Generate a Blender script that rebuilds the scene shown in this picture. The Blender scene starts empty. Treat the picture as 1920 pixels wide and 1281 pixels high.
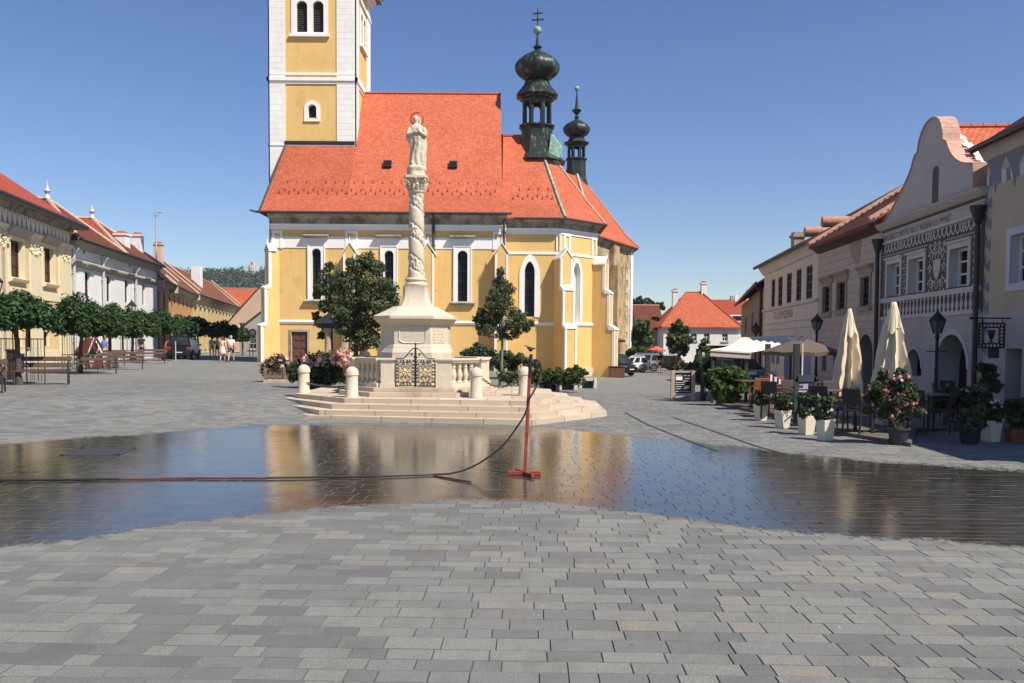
import bpy, bmesh, math, random
import numpy as np
from mathutils import Vector, Matrix, noise as mnoise
R = math.radians
rng = random.Random(7)
nrng = np.random.default_rng(11)
SC = bpy.context.scene
COL = SC.collection

# ------------------------------------------------------------------ camera model (photo 1920x1281)
F, HX, HY, PPX, PPY, CH = 1600.0, 960.0, 644.0, 960.0, 720.0, 1.75
PITCH = math.atan((PPY - HY) / F); ROLL = 0.007
_fw = Vector((0, math.cos(PITCH), -math.sin(PITCH))); _up0 = Vector((0, math.sin(PITCH), math.cos(PITCH))); _rt0 = Vector((1, 0, 0))
_rt = _rt0 * math.cos(ROLL) + _up0 * math.sin(ROLL); _up = _up0 * math.cos(ROLL) - _rt0 * math.sin(ROLL)
CAMP = Vector((0, 0, CH))

def ray(px, py):
    return _fw + _rt * ((px - PPX) / F) + _up * ((PPY - py) / F)
def W(px, py, Y):
    d = ray(px, py); return CAMP + d * (Y / d.y)
def ss(a, b, t):
    t = min(1, max(0, (t - a) / (b - a))); return t * t * (3 - 2 * t)
def gz(x, y):
    l = 0.38 * ss(-2.3, -6.5, x) * ss(16.5, 22.5, y)
    r = -0.6 * ss(-4, 8, x) * ss(28, 60, y)
    return l + r
def G(px, py):
    d = ray(px, py)
    t = -CH / d.z if d.z < -1e-4 else 400
    for _ in range(30):
        p = CAMP + d * t
        t = (gz(p.x, p.y) - CH) / d.z
    p = CAMP + d * t
    return Vector((p.x, p.y, gz(p.x, p.y)))

# ------------------------------------------------------------------ mesh builder
class MB:
    def __init__(s): s.v = []; s.f = []; s.m = []; s.uv = {}; s.rnd = {}
    def add(s, vs, fs, mat, uvs=None):
        o = len(s.v); s.v.extend(tuple(v) for v in vs)
        for i, f in enumerate(fs):
            if uvs is not None and uvs[i] is not None: s.uv[len(s.f)] = uvs[i]
            s.f.append(tuple(o + k for k in f)); s.m.append(mat)
    def quad(s, a, b, c, d, mat, uv=None): s.add([a, b, c, d], [(0, 1, 2, 3)], mat, [uv] if uv else None)
    def tri(s, a, b, c, mat, uv=None): s.add([a, b, c], [(0, 1, 2)], mat, [uv] if uv else None)
    def hexa(s, p, mat):   # p: 8 points, bottom 0-3 ccw, top 4-7
        s.add(p, [(3, 2, 1, 0), (4, 5, 6, 7), (0, 1, 5, 4), (1, 2, 6, 5), (2, 3, 7, 6), (3, 0, 4, 7)], mat)
    def box(s, x0, x1, y0, y1, z0, z1, mat):
        s.hexa([(x0, y0, z0), (x1, y0, z0), (x1, y1, z0), (x0, y1, z0), (x0, y0, z1), (x1, y0, z1), (x1, y1, z1), (x0, y1, z1)], mat)
    def obox(s, c, ax, ay, az, mat):  # centre and three half-axis vectors
        c = Vector(c); ax = Vector(ax); ay = Vector(ay); az = Vector(az)
        s.hexa([c - ax - ay - az, c + ax - ay - az, c + ax + ay - az, c - ax + ay - az, c - ax - ay + az, c + ax - ay + az, c + ax + ay + az, c - ax + ay + az], mat)
    def bar(s, a, b, w, h, mat, up=(0, 0, 1)):
        a = Vector(a); b = Vector(b); d = (b - a); L = d.length; d /= L; u = Vector(up)
        if abs(d.dot(u)) > .98: u = Vector((0, 1, 0))
        sx = d.cross(u).normalized(); u = sx.cross(d)
        s.obox((a + b) / 2, sx * w / 2, d * L / 2, u * h / 2, mat)
    def rings(s, rs, mat, cap0=True, cap1=True, closed=True):
        n = len(rs[0]); o = len(s.v)
        for r in rs: s.v.extend(tuple(p) for p in r)
        for i in range(len(rs) - 1):
            for j in range(n if closed else n - 1):
                k = (j + 1) % n
                s.f.append((o + i * n + j, o + i * n + k, o + (i + 1) * n + k, o + (i + 1) * n + j)); s.m.append(mat)
        if cap0: s.f.append(tuple(o + j for j in reversed(range(n)))); s.m.append(mat)
        if cap1: s.f.append(tuple(o + (len(rs) - 1) * n + j for j in range(n))); s.m.append(mat)
    def lathe(s, prof, c, mat, n=16, ph=0.0, sx=1, sy=1, fn=None):
        rs = []
        for (r, z) in prof:
            ring = []
            for j in range(n):
                a = ph + 2 * math.pi * j / n
                rr = r * (fn(a, z) if fn else 1)
                ring.append((c[0] + rr * math.cos(a) * sx, c[1] + rr * math.sin(a) * sy, c[2] + z))
            rs.append(ring)
        s.rings(rs, mat)
    def tube(s, pts, r, mat, n=8, cap=True):
        pts = [Vector(p) for p in pts]; rs = []
        rr = r if isinstance(r, (list, tuple)) else [r] * len(pts)
        prev = None
        for i, p in enumerate(pts):
            d = (pts[min(i + 1, len(pts) - 1)] - pts[max(i - 1, 0)]).normalized()
            if prev is None:
                u = Vector((0, 0, 1)) if abs(d.z) < .9 else Vector((1, 0, 0))
                sx = d.cross(u).normalized()
            else:
                sx = (prev - d * prev.dot(d)).normalized()
            prev = sx; sy = d.cross(sx)
            rs.append([p + (sx * math.cos(2 * math.pi * j / n) + sy * math.sin(2 * math.pi * j / n)) * rr[i] for j in range(n)])
        s.rings(rs, mat, cap, cap)
    def sphere(s, c, r, mat, n=12, m=8, sz=1.0):
        s.lathe([(max(1e-3, r * math.sin(math.pi * i / m)), -r * sz * math.cos(math.pi * i / m)) for i in range(m + 1)], c, mat, n)
    def prism(s, poly, ext, mat, cap=True):  # poly: list of 3D points, ext: Vector
        ext = Vector(ext); poly = [Vector(p) for p in poly]; n = len(poly)
        s.add(poly + [p + ext for p in poly], ([tuple(reversed(range(n))), tuple(range(n, 2 * n))] if cap else []) + [(i, (i + 1) % n, n + (i + 1) % n, n + i) for i in range(n)], mat)

ORG = {}
def build(name, mb, parent=None, org=None, smooth=None, bevel=0, local=False):
    """link an MB as one mesh object; vertices are in world space (or local space when local)"""
    mats = []
    for m in mb.m:
        if m not in mats: mats.append(m)
    if parent is not None and org is None: org = ORG[parent.name]
    if org is None: org = Vector((0, 0, 0))
    org = Vector(org)
    vs = mb.v if local else [(v[0] - org.x, v[1] - org.y, v[2] - org.z) for v in mb.v]
    me = bpy.data.meshes.new(name); me.from_pydata(vs, [], mb.f)
    for m in mats: me.materials.append(m)
    if len(mats) > 1:
        idx = {m: i for i, m in enumerate(mats)}
        me.polygons.foreach_set('material_index', [idx[m] for m in mb.m])
    if mb.uv:
        ul = me.uv_layers.new(name='UVMap')
        arr = np.zeros(len(me.loops) * 2, dtype=np.float32)
        for fi, uv in mb.uv.items():
            ls = me.polygons[fi].loop_start
            for k, c in enumerate(uv): arr[(ls + k) * 2] = c[0]; arr[(ls + k) * 2 + 1] = c[1]
        ul.data.foreach_set('uv', arr)
    if mb.rnd:
        at = me.attributes.new('rnd', 'FLOAT', 'FACE')
        at.data.foreach_set('value', [mb.rnd.get(i, .5) for i in range(len(mb.f))])
    bm = bmesh.new(); bm.from_mesh(me); bmesh.ops.recalc_face_normals(bm, faces=bm.faces); bm.to_mesh(me); bm.free()
    if smooth:
        me.polygons.foreach_set('use_smooth', [True] * len(me.polygons))
        me.set_sharp_from_angle(angle=R(smooth))
    me.update()
    o = bpy.data.objects.new(name, me); COL.objects.link(o)
    if parent is not None: o.parent = parent
    elif not local: o.location = org
    ORG[o.name] = org
    if bevel:
        b = o.modifiers.new('bevel', 'BEVEL'); b.width = bevel; b.segments = 2; b.limit_method = 'ANGLE'; b.angle_limit = R(40)
    return o
def thing(name, label, cat, loc=(0, 0, 0), group=None, rz=0):
    o = bpy.data.objects.new(name, None); COL.objects.link(o); o.location = loc; o.rotation_euler = (0, 0, rz)
    o.empty_display_size = .3
    o['label'] = label; o['category'] = cat
    if group: o['group'] = group
    ORG[o.name] = Vector(loc) if rz == 0 else Vector((0, 0, 0))
    return o
def tag(o, label, cat, group=None):
    o['label'] = label; o['category'] = cat
    if group: o['group'] = group
    return o
def struct(o, kind='structure'):
    o['kind'] = kind; return o
def dup(root, loc, rz=None, label=None, scale=None):
    r = root.copy(); COL.objects.link(r); r.location = loc
    if rz is not None: r.rotation_euler = (0, 0, rz)
    if scale: r.scale = scale if isinstance(scale, tuple) else (scale,) * 3
    if label: r['label'] = label
    for ch in list(root.children):
        c = ch.copy(); COL.objects.link(c); c.parent = r
        for g in list(ch.children):
            d = g.copy(); COL.objects.link(d); d.parent = c
    return r

def leafmesh(name, pts, nrm, size, mat, parent, org, jit=.5, aspect=.6, sizevar=.4):
    """many small leaf faces; pts, nrm: (N,3) arrays in world space"""
    N = len(pts); pts = pts - np.array(org, dtype=float)
    nn = nrm + nrng.normal(0, jit, (N, 3)); nn /= np.linalg.norm(nn, axis=1)[:, None] + 1e-9
    t = nrng.normal(0, 1, (N, 3)); t -= nn * (t * nn).sum(1)[:, None]; t /= np.linalg.norm(t, axis=1)[:, None] + 1e-9
    b = np.cross(nn, t)
    s = (size * (1 + sizevar * (nrng.random(N) * 2 - 1)))[:, None]
    a0 = pts - t * s; a1 = pts + b * s * aspect + nn * s * .12; a2 = pts + t * s - nn * s * .15; a3 = pts - b * s * aspect + nn * s * .12
    vs = np.stack([a0, a1, a2, a3], 1).reshape(-1, 3).astype(np.float32)
    me = bpy.data.meshes.new(name)
    me.vertices.add(4 * N); me.vertices.foreach_set('co', vs.ravel())
    me.loops.add(4 * N); me.loops.foreach_set('vertex_index', np.arange(4 * N, dtype=np.int32))
    me.polygons.add(N); me.polygons.foreach_set('loop_start', np.arange(0, 4 * N, 4, dtype=np.int32)); me.polygons.foreach_set('loop_total', np.full(N, 4, dtype=np.int32))
    at = me.attributes.new('rnd', 'FLOAT', 'FACE'); at.data.foreach_set('value', nrng.random(N).astype(np.float32))
    me.materials.append(mat); me.update(calc_edges=True); me.validate()
    o = bpy.data.objects.new(name, me); COL.objects.link(o)
    if parent is not None: o.parent = parent
    else: o.location = org
    ORG[o.name] = Vector(org)
    return o
def ruffle(centers, radii, k=9):
    """break each clump into many smaller ones so that the crown has gaps and an uneven edge"""
    C, Rr = [], []
    for c, r in zip(centers, radii):
        r = np.array(r if hasattr(r, '__len__') else (r, r, r), float)
        C.append(tuple(c)); Rr.append(tuple(r * .88))
        for _ in range(k):
            d = nrng.normal(0, 1, 3); d /= np.linalg.norm(d); f = nrng.uniform(.6, 1.15); C.append(tuple(np.array(c) + d * r * f)); Rr.append(tuple(r * nrng.uniform(.22, .46)))
    return C, Rr
def blobpts(centers, radii, n, shell=.45):
    """points in a union of ellipsoidal clumps, denser at their skins; returns points and outward normals"""
    centers = np.array(centers, float); radii = np.array(radii, float)
    if radii.ndim == 1: radii = np.stack([radii] * 3, 1)
    w = radii.prod(1) ** (2 / 3); w /= w.sum()
    k = nrng.choice(len(centers), n, p=w)
    d = nrng.normal(0, 1, (n, 3)); d /= np.linalg.norm(d, axis=1)[:, None]
    r = (shell + (1 - shell) * nrng.random(n) ** .5) * (1 + .35 * nrng.random(n) ** 5)
    return centers[k] + d * radii[k] * r[:, None], d

# ------------------------------------------------------------------ facade frame
class Fr:
    def __init__(s, A, B):
        s.A = Vector((A[0], A[1], 0)); s.B = Vector((B[0], B[1], 0)); d = s.B - s.A; s.L = d.length; s.t = d / s.L; s.n = Vector((s.t.y, -s.t.x, 0))
    def p(s, u, z, d=0): q = s.A + s.t * u + s.n * d; return Vector((q.x, q.y, z))
    def uz(s, px, py, d=0):
        r = ray(px, py); o = s.A + s.n * d
        k = (o - CAMP).dot(s.n) / r.dot(s.n); q = CAMP + r * k
        return (q - o).dot(s.t), q.z
    def u(s, px, d=0): return s.uz(px, 640, d)[0]
    def z(s, px, py, d=0): return s.uz(px, py, d)[1]
    def box(s, mb, u0, u1, z0, z1, d0, d1, mat):
        mb.hexa([s.p(u0, z0, d1), s.p(u1, z0, d1), s.p(u1, z0, d0), s.p(u0, z0, d0), s.p(u0, z1, d1), s.p(u1, z1, d1), s.p(u1, z1, d0), s.p(u0, z1, d0)], mat)
    def slab(s, mb, poly, d0, d1, mat):  # poly of (u,z)
        mb.prism([s.p(u, z, d0) for u, z in poly], s.n * (d1 - d0), mat)
    def prof(s, mb, u0, u1, pr, mat, cap=True):  # profile list of (d,z) swept along u
        mb.prism([s.p(u0, z, d) for d, z in pr], s.t * (u1 - u0), mat)
    def wall(s, mb, u0, u1, z0, z1, holes, mat, d=0, edge=None, rev=None):
        rev = rev or mat
        us = sorted(set([u0, u1] + [h[k] for h in holes for k in ('u0', 'u1')])); zs = sorted(set([z0, z1] + [h[k] for h in holes for k in ('z0', 'z1')]))
        us = [x for x in us if u0 <= x <= u1]; zs = [x for x in zs if z0 <= x <= z1]
        for i in range(len(us) - 1):
            for j in range(len(zs) - 1):
                a, b, c, e = us[i], us[i + 1], zs[j], zs[j + 1]
                if b - a < 1e-5 or e - c < 1e-5: continue
                um, zm = (a + b) / 2, (c + e) / 2
                if any(h['u0'] < um < h['u1'] and h['z0'] < zm < h['z1'] for h in holes): continue
                mb.quad(s.p(a, c, d), s.p(b, c, d), s.p(b, e, d), s.p(a, e, d), mat, [(a, c), (b, c), (b, e), (a, e)])
        for h in holes:
            a, b, c, e = h['u0'], h['u1'], h['z0'], h['z1']; dd = d - h.get('depth', .2); arch = h.get('arch')
            top = e; w = b - a
            pts = archpts(a, b, c, e, arch)
            if arch:
                zs_ = pts[0][1]
                for k in range(len(pts) - 1):
                    (ua, za), (ub, zb) = pts[k], pts[k + 1]
                    mb.quad(s.p(ua, za, d), s.p(ub, zb, d), s.p(ub, e, d), s.p(ua, e, d), mat, [(ua, za), (ub, zb), (ub, e), (ua, e)])
                    mb.quad(s.p(ua, za, d), s.p(ub, zb, d), s.p(ub, zb, dd), s.p(ua, za, dd), rev)
                top = zs_
            else: mb.quad(s.p(a, e, d), s.p(b, e, d), s.p(b, e, dd), s.p(a, e, dd), rev)
            mb.quad(s.p(a, c, d), s.p(b, c, d), s.p(b, c, dd), s.p(a, c, dd), rev)
            mb.quad(s.p(a, c, d), s.p(a, top, d), s.p(a, top, dd), s.p(a, c, dd), rev)
            mb.quad(s.p(b, c, d), s.p(b, top, d), s.p(b, top, dd), s.p(b, c, dd), rev)
        if edge is not None:
            for (a, c, b, e) in ((u0, z0, u1, z0), (u1, z0, u1, z1), (u1, z1, u0, z1), (u0, z1, u0, z0)):
                mb.quad(s.p(a, c, d), s.p(b, e, d), s.p(b, e, edge), s.p(a, c, edge), mat)
def archpts(a, b, c, e, arch, n=12):
    w = b - a; m = (a + b) / 2
    if arch == 'round':
        r = w / 2; zs = e - r
        return [(m - r * math.cos(math.pi * k / n), zs + r * math.sin(math.pi * k / n)) for k in range(n + 1)]
    if arch == 'flat':
        h = w * .28; zs = e - h
        return [(a + w * k / n, zs + h * math.sin(math.pi * k / n)) for k in range(n + 1)]
    if arch == 'point':
        h = w * .95; zs = e - h
        L = [(a + w / 2 * (1 - math.cos(math.pi / 2 * k / 6)) ** 1.0 * 1.0, zs + h * math.sin(math.pi / 2 * k / 6)) for k in range(7)]
        L = [(a + (w / 2) * (k / 6) ** 1.6, zs + h * (1 - (1 - k / 6) ** 1.35)) for k in range(7)]
        return L + [(2 * m - u, z) for u, z in reversed(L[:-1])]
    return [(a, e), (b, e)]
def hole(fr, x0, y0, x1, y1, depth=.2, arch=None):
    """opening from its photo corners, put on the facade's plane"""
    xm, ym = (x0 + x1) / 2, 0
    return dict(u0=fr.u(x0), u1=fr.u(x1), z1=fr.z(xm, y0), z0=fr.z(xm, y1), depth=depth, arch=arch)
def window(fr, h, parent, fmat, gmat, nx=2, nz=3, fw=.06, mw=.03, d=0, name='window', split=None):
    a, b, c, e = h['u0'], h['u1'], h['z0'], h['z1']; dd = d - h.get('depth', .2); arch = h.get('arch')
    pts = archpts(a, b, c, e, arch)
    outer = [(a, c), (b, c)] + list(reversed(pts))
    cx, cz = (a + b) / 2, (c + e) / 2
    def ins(u, z): return (u + (fw if u < cx - 1e-6 else -fw if u > cx + 1e-6 else 0), z + (fw if z < cz else -fw))
    inner = [ins(*q) for q in outer]
    mb = MB(); n = len(outer)
    for i in range(n):
        j = (i + 1) % n
        mb.quad(fr.p(*outer[i], dd + .03), fr.p(*outer[j], dd + .03), fr.p(*inner[j], dd + .03), fr.p(*inner[i], dd + .03), fmat)
        mb.quad(fr.p(*inner[i], dd + .03), fr.p(*inner[j], dd + .03), fr.p(*inner[j], dd - .03), fr.p(*inner[i], dd - .03), fmat)
    top = pts[0][1] if arch else e
    for k in range(1, nx):
        u = a + (b - a) * k / nx; fr.box(mb, u - mw / 2, u + mw / 2, c + fw, (e if arch else e - fw), dd - .025, dd + .022, fmat)
    zs = [c + (e - c) * k / nz for k in range(1, nz)] if split is None else [c + (e - c) * k for k in split]
    for z in zs:
        if z < top: fr.box(mb, a + fw, b - fw, z - mw / 2, z + mw / 2, dd - .025, dd + .018, fmat)
    o = build(name, mb, parent)
    g = MB(); q = [fr.p(u, z, dd - .03) for u, z in outer]
    g.add(q, [tuple(range(n))], gmat)
    build('pane', g, o)
    return o
def roofq(mb, a, b, c, d, mat, th=.12, nv=None):
    """tiled roof plane: a,b along the eave, c,d along the top (c above b); uv in metres"""
    a, b, c, d = map(Vector, (a, b, c, d)); n = (b - a).cross(d - a)
    if n.length < 1e-6: n = (c - b).cross(d - c)
    n.normalize()
    if n.z < 0: n = -n
    t = (b - a).normalized(); s = n.cross(t)
    uv = [((p - a).dot(t), (p - a).dot(s)) for p in (a, b, c, d)]
    if (d - c).length < 1e-4:
        mb.tri(a, b, c, mat, uv[:3])
    else: mb.quad(a, b, c, d, mat, uv)
    e = Vector((0, 0, -th))
    mb.quad(a, b, b + e, a + e, mat, [(0, 0), ((b - a).length, 0), ((b - a).length, .05), (0, .05)])
    mb.quad(b, c, c + e, b + e, mat); mb.quad(a, d, d + e, a + e, mat)
    mb.quad(a + e, b + e, c + e, d + e, mat) if (d - c).length > 1e-4 else mb.tri(a + e, b + e, c + e, mat)
def ridge(mb, a, b, mat, r=.11, n=6):
    a, b = Vector(a), Vector(b); L = (b - a).length; k = max(2, int(L / .38))
    for i in range(k):
        p = a + (b - a) * (i / k); q = a + (b - a) * ((i + 1.08) / k)
        mb.tube([p, q], [r * 1.1, r * .88], mat, n)
# ------------------------------------------------------------------ materials
def newmat(name):
    m = bpy.data.materials.new(name); m.use_nodes = True; nt = m.node_tree; b = nt.nodes['Principled BSDF']; return m, nt, b
def nd(nt, t, ins=None, **pr):
    n = nt.nodes.new('ShaderNode' + t)
    for k, v in pr.items(): setattr(n, k, v)
    for k, v in (ins or {}).items():
        s = n.inputs[k]
        if isinstance(v, bpy.types.NodeSocket): nt.links.new(v, s)
        else: s.default_value = v
    return n
def mth(nt, op, a, b=None, c=None, clamp=False):
    n = nt.nodes.new('ShaderNodeMath'); n.operation = op; n.use_clamp = clamp
    for i, v in enumerate((a, b, c)):
        if v is None: continue
        if isinstance(v, bpy.types.NodeSocket): nt.links.new(v, n.inputs[i])
        else: n.inputs[i].default_value = v
    return n.outputs[0]
def mixc(nt, f, a, b, blend='MIX'):
    n = nt.nodes.new('ShaderNodeMix'); n.data_type = 'RGBA'; n.blend_type = blend
    for k, v in ((0, f), (6, a), (7, b)):
        if isinstance(v, bpy.types.NodeSocket): nt.links.new(v, n.inputs[k])
        else: n.inputs[k].default_value = v if k == 0 else ((*v, 1) if len(v) == 3 else v)
    return n.outputs[2]
def ramp(nt, f, stops, interp='LINEAR'):
    n = nt.nodes.new('ShaderNodeValToRGB'); nt.links.new(f, n.inputs[0]); cr = n.color_ramp; cr.interpolation = interp
    while len(cr.elements) < len(stops): cr.elements.new(.5)
    for e, (p, c) in zip(cr.elements, stops):
        e.position = p; e.color = (*c, 1) if not isinstance(c, (int, float)) else (c, c, c, 1)
    return n.outputs[0]
def pos(nt): return nd(nt, 'NewGeometry').outputs['Position']
def scaled(nt, v, s): return nd(nt, 'Mapping', {'Vector': v, 'Scale': s}).outputs[0]
def noise_(nt, v, scale, detail=4, rough=.6): return nd(nt, 'TexNoise', {'Vector': v, 'Scale': scale, 'Detail': detail, 'Roughness': rough}).outputs['Fac']
def bump(nt, b, h, dist, strength=1.0):
    n = nd(nt, 'Bump', {'Height': h, 'Distance': dist, 'Strength': strength}); nt.links.new(n.outputs[0], b.inputs['Normal'])
def sc(c, k): return tuple(x * k for x in c)

def plaster(name, col, var=.16, stain=None, stain_amt=.0, rough=.9, bmp=.006, streak=True):
    m, nt, b = newmat(name); P = pos(nt)
    n1 = noise_(nt, P, .9, 6, .65); n2 = noise_(nt, P, 14, 3, .6)
    c = mixc(nt, ramp(nt, n1, [(.3, 0.0), (.72, 1.0)]), sc(col, 1 - var), sc(col, 1 + var * .6))
    c = mixc(nt, ramp(nt, n2, [(.35, 0.0), (.7, .35)]), c, sc(col, .86))
    if streak:
        st = noise_(nt, scaled(nt, P, (2.2, 2.2, .18)), 1.6, 5, .7)
        c = mixc(nt, ramp(nt, st, [(.52, 0.0), (.78, .35)]), c, sc(col, .68))
    if stain:
        s1 = noise_(nt, scaled(nt, P, (1, 1, .55)), 1.1, 8, .7)
        c = mixc(nt, ramp(nt, s1, [(.5 - stain_amt, 0.0), (.62 - stain_amt * .4, 1.0)]), c, stain)
    nt.links.new(c, b.inputs['Base Color']); b.inputs['Roughness'].default_value = rough; b.inputs['Specular IOR Level'].default_value = .25
    bump(nt, b, noise_(nt, P, 30, 4, .7), bmp)
    return m
def plain(name, col, rough=.6, metal=0, var=.12, scale=6, bmp=0, spec=.5):
    m, nt, b = newmat(name); P = pos(nt)
    c = mixc(nt, ramp(nt, noise_(nt, P, scale, 5, .65), [(.3, 0.0), (.7, 1.0)]), sc(col, 1 - var), sc(col, 1 + var))
    nt.links.new(c, b.inputs['Base Color']); b.inputs['Roughness'].default_value = rough; b.inputs['Metallic'].default_value = metal
    b.inputs['Specular IOR Level'].default_value = spec
    if bmp: bump(nt, b, noise_(nt, P, scale * 6, 4, .7), bmp)
    return m
def stone(name, col, dark, amt=.5, scale=2.0, rough=.85):
    m, nt, b = newmat(name); P = pos(nt)
    c = mixc(nt, ramp(nt, noise_(nt, P, scale * 4, 6, .7), [(.3, 0.0), (.7, 1.0)]), sc(col, .88), sc(col, 1.06))
    st = noise_(nt, scaled(nt, P, (1.5, 1.5, .4)), scale, 7, .7)
    c = mixc(nt, ramp(nt, st, [(.62 - amt * .2, 0.0), (.85 - amt * .15, .8)]), c, dark)
    sp = noise_(nt, P, scale * 22, 3, .6)
    c = mixc(nt, ramp(nt, sp, [(.62, 0.0), (.75, .5)]), c, sc(col, .6))
    nt.links.new(c, b.inputs['Base Color']); b.inputs['Roughness'].default_value = rough; b.inputs['Specular IOR Level'].default_value = .3
    bump(nt, b, noise_(nt, P, 38, 5, .75), .008)
    return m
def tiles(name, col, col2, w=.19, h=.17, var=.5, moss=None, moss_amt=0, rough=.8):
    m, nt, b = newmat(name)
    uv = nd(nt, 'UVMap').outputs[0]; s = nd(nt, 'SeparateXYZ', {0: uv}); u, v = s.outputs[0], s.outputs[1]
    vr = mth(nt, 'DIVIDE', v, h); row = mth(nt, 'FLOOR', vr); fv = mth(nt, 'FRACT', vr)
    ur = mth(nt, 'ADD', mth(nt, 'DIVIDE', u, w), mth(nt, 'MULTIPLY', row, .5)); cu = mth(nt, 'FLOOR', ur); fu = mth(nt, 'FRACT', ur)
    cell = nd(nt, 'CombineXYZ', {0: cu, 1: row}).outputs[0]
    wn = nd(nt, 'TexWhiteNoise', {'Vector': cell}).outputs['Value']
    P = pos(nt); big = noise_(nt, P, .5, 5, .6)
    f = mth(nt, 'ADD', mth(nt, 'MULTIPLY', wn, var), mth(nt, 'MULTIPLY', mth(nt, 'SUBTRACT', big, .5), .9), clamp=True)
    c = mixc(nt, f, col, col2)
    # joint between neighbouring tiles and the lower lip of each course
    e = mth(nt, 'MULTIPLY', mth(nt, 'SUBTRACT', mth(nt, 'ABSOLUTE', mth(nt, 'SUBTRACT', fu, .5)), .44), 12, clamp=True)
    if moss:
        c = mixc(nt, ramp(nt, noise_(nt, P, 2.3, 6, .75), [(.58 - moss_amt, 0.0), (.72 - moss_amt * .5, .85)]), c, moss)
    c = mixc(nt, mth(nt, 'MULTIPLY', e, .45), c, sc(col, .35))
    nt.links.new(c, b.inputs['Base Color']); b.inputs['Roughness'].default_value = rough; b.inputs['Specular IOR Level'].default_value = .25
    curve = mth(nt, 'MULTIPLY', mth(nt, 'POWER', mth(nt, 'SUBTRACT', fu, .5), 2), -1.2)
    hgt = mth(nt, 'ADD', mth(nt, 'SUBTRACT', 1.0, fv), mth(nt, 'ADD', curve, mth(nt, 'MULTIPLY', e, -.6)))
    bump(nt, b, hgt, .045, 1.0)
    return m
def coursed(name, col, line, w=.9, h=.33, lw=.012, var=.12, uvn=True):
    """plaster or stone wall with ruled courses, uv in metres"""
    m, nt, b = newmat(name); uv = nd(nt, 'UVMap').outputs[0]
    bt = nd(nt, 'TexBrick', {'Vector': uv, 'Scale': 1.0, 'Mortar Size': lw, 'Mortar Smooth': .3, 'Brick Width': w, 'Row Height': h, 'Color1': (*sc(col, 1 - var), 1), 'Color2': (*sc(col, 1 + var), 1), 'Mortar': (*line, 1)})
    P = pos(nt)
    c = mixc(nt, ramp(nt, noise_(nt, P, 1.3, 6, .7), [(.35, 0.0), (.75, .5)]), bt.outputs[0], sc(col, .72))
    c = mixc(nt, ramp(nt, noise_(nt, P, 18, 4, .7), [(.45, 0.0), (.8, .4)]), c, sc(col, .75))
    nt.links.new(c, b.inputs['Base Color']); b.inputs['Roughness'].default_value = .9; b.inputs['Specular IOR Level'].default_value = .2
    bump(nt, b, mth(nt, 'MULTIPLY', bt.outputs['Fac'], -1), .012)
    return m
def leafmat(name, c1, c2, c3=None, trans=.35):
    m, nt, b = newmat(name)
    a = nd(nt, 'Attribute', attribute_name='rnd').outputs['Fac']
    stops = [(.0, c1), (.7, c2)] + ([(.97, c3)] if c3 else [])
    c = ramp(nt, a, stops); c = mixc(nt, ramp(nt, noise_(nt, pos(nt), 1.6, 3), [(.4, 0.0), (.65, .5)]), c, sc(c1, .8))
    nt.links.new(c, b.inputs['Base Color']); b.inputs['Roughness'].default_value = .55; b.inputs['Specular IOR Level'].default_value = .3
    tr = nd(nt, 'BsdfTranslucent', {'Color': c}); mx = nd(nt, 'MixShader', {0: trans, 1: b.outputs[0], 2: tr.outputs[0]})
    nt.links.new(mx.outputs[0], nt.nodes['Material Output'].inputs[0])
    return m
def glassmat(name, col=(.010, .012, .013), rough=.12):
    m, nt, b = newmat(name); P = pos(nt)
    c = mixc(nt, ramp(nt, noise_(nt, P, 1.2, 3), [(.4, 0.0), (.65, 1.0)]), col, sc(col, 2.2))
    nt.links.new(c, b.inputs['Base Color']); b.inputs['Roughness'].default_value = rough; b.inputs['Specular IOR Level'].default_value = .10
    bump(nt, b, noise_(nt, P, 2.5, 2), .01)
    return m

def copper_mat():
    m, nt, b = newmat('dark_copper'); P = pos(nt)
    st = noise_(nt, scaled(nt, P, (2.6, 2.6, .7)), 1.3, 7, .75)
    c = mixc(nt, ramp(nt, st, [(.55, 0.0), (.65, 1.0)]), (.012, .016, .015), (.13, .26, .19))
    c = mixc(nt, ramp(nt, noise_(nt, P, 9, 4), [(.4, 0.0), (.7, .5)]), c, (.03, .045, .04))
    nt.links.new(c, b.inputs['Base Color']); b.inputs['Roughness'].default_value = .45; b.inputs['Specular IOR Level'].default_value = .4
    return m
MT = {}
MT['ochre'] = plaster('ochre_plaster', (.72, .475, .18), .10, stain=(.60, .38, .14), stain_amt=-.09)
MT['trim'] = plaster('white_trim', (.82, .80, .76), .06, streak=True)
MT['trimc'] = coursed('white_quoin_plaster', (.82, .80, .76), (.60, .585, .56), .9, .42, .006, .03)
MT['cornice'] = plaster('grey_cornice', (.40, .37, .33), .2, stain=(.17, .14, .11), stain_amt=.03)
MT['rubble'] = plaster('flaked_plaster', (.50, .45, .36), .2, stain=(.22, .18, .13), stain_amt=.06, bmp=.03)
MT['oldstone'] = plaster('old_stone_wall', (.50, .38, .21), .2, stain=(.24, .17, .10), stain_amt=.04, bmp=.03)
MT['oldstone2'] = plaster('old_stone_quoin', (.62, .54, .38), .15, stain=(.36, .28, .18), stain_amt=.0, bmp=.02)
MT['tile'] = tiles('red_roof_tile', (.43, .098, .046), (.58, .165, .088), var=.7)
MT['tiledark'] = tiles('brown_roof_tile', (.12, .034, .018), (.20, .062, .034), var=.8, moss=(.09, .065, .045), moss_amt=.04)
MT['tilered2'] = tiles('weathered_red_tile', (.30, .055, .028), (.38, .085, .04), var=.7)
MT['tileold'] = tiles('old_brown_tile', (.13, .045, .024), (.27, .10, .055), var=.9, moss=(.17, .10, .05), moss_amt=.05)
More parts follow.
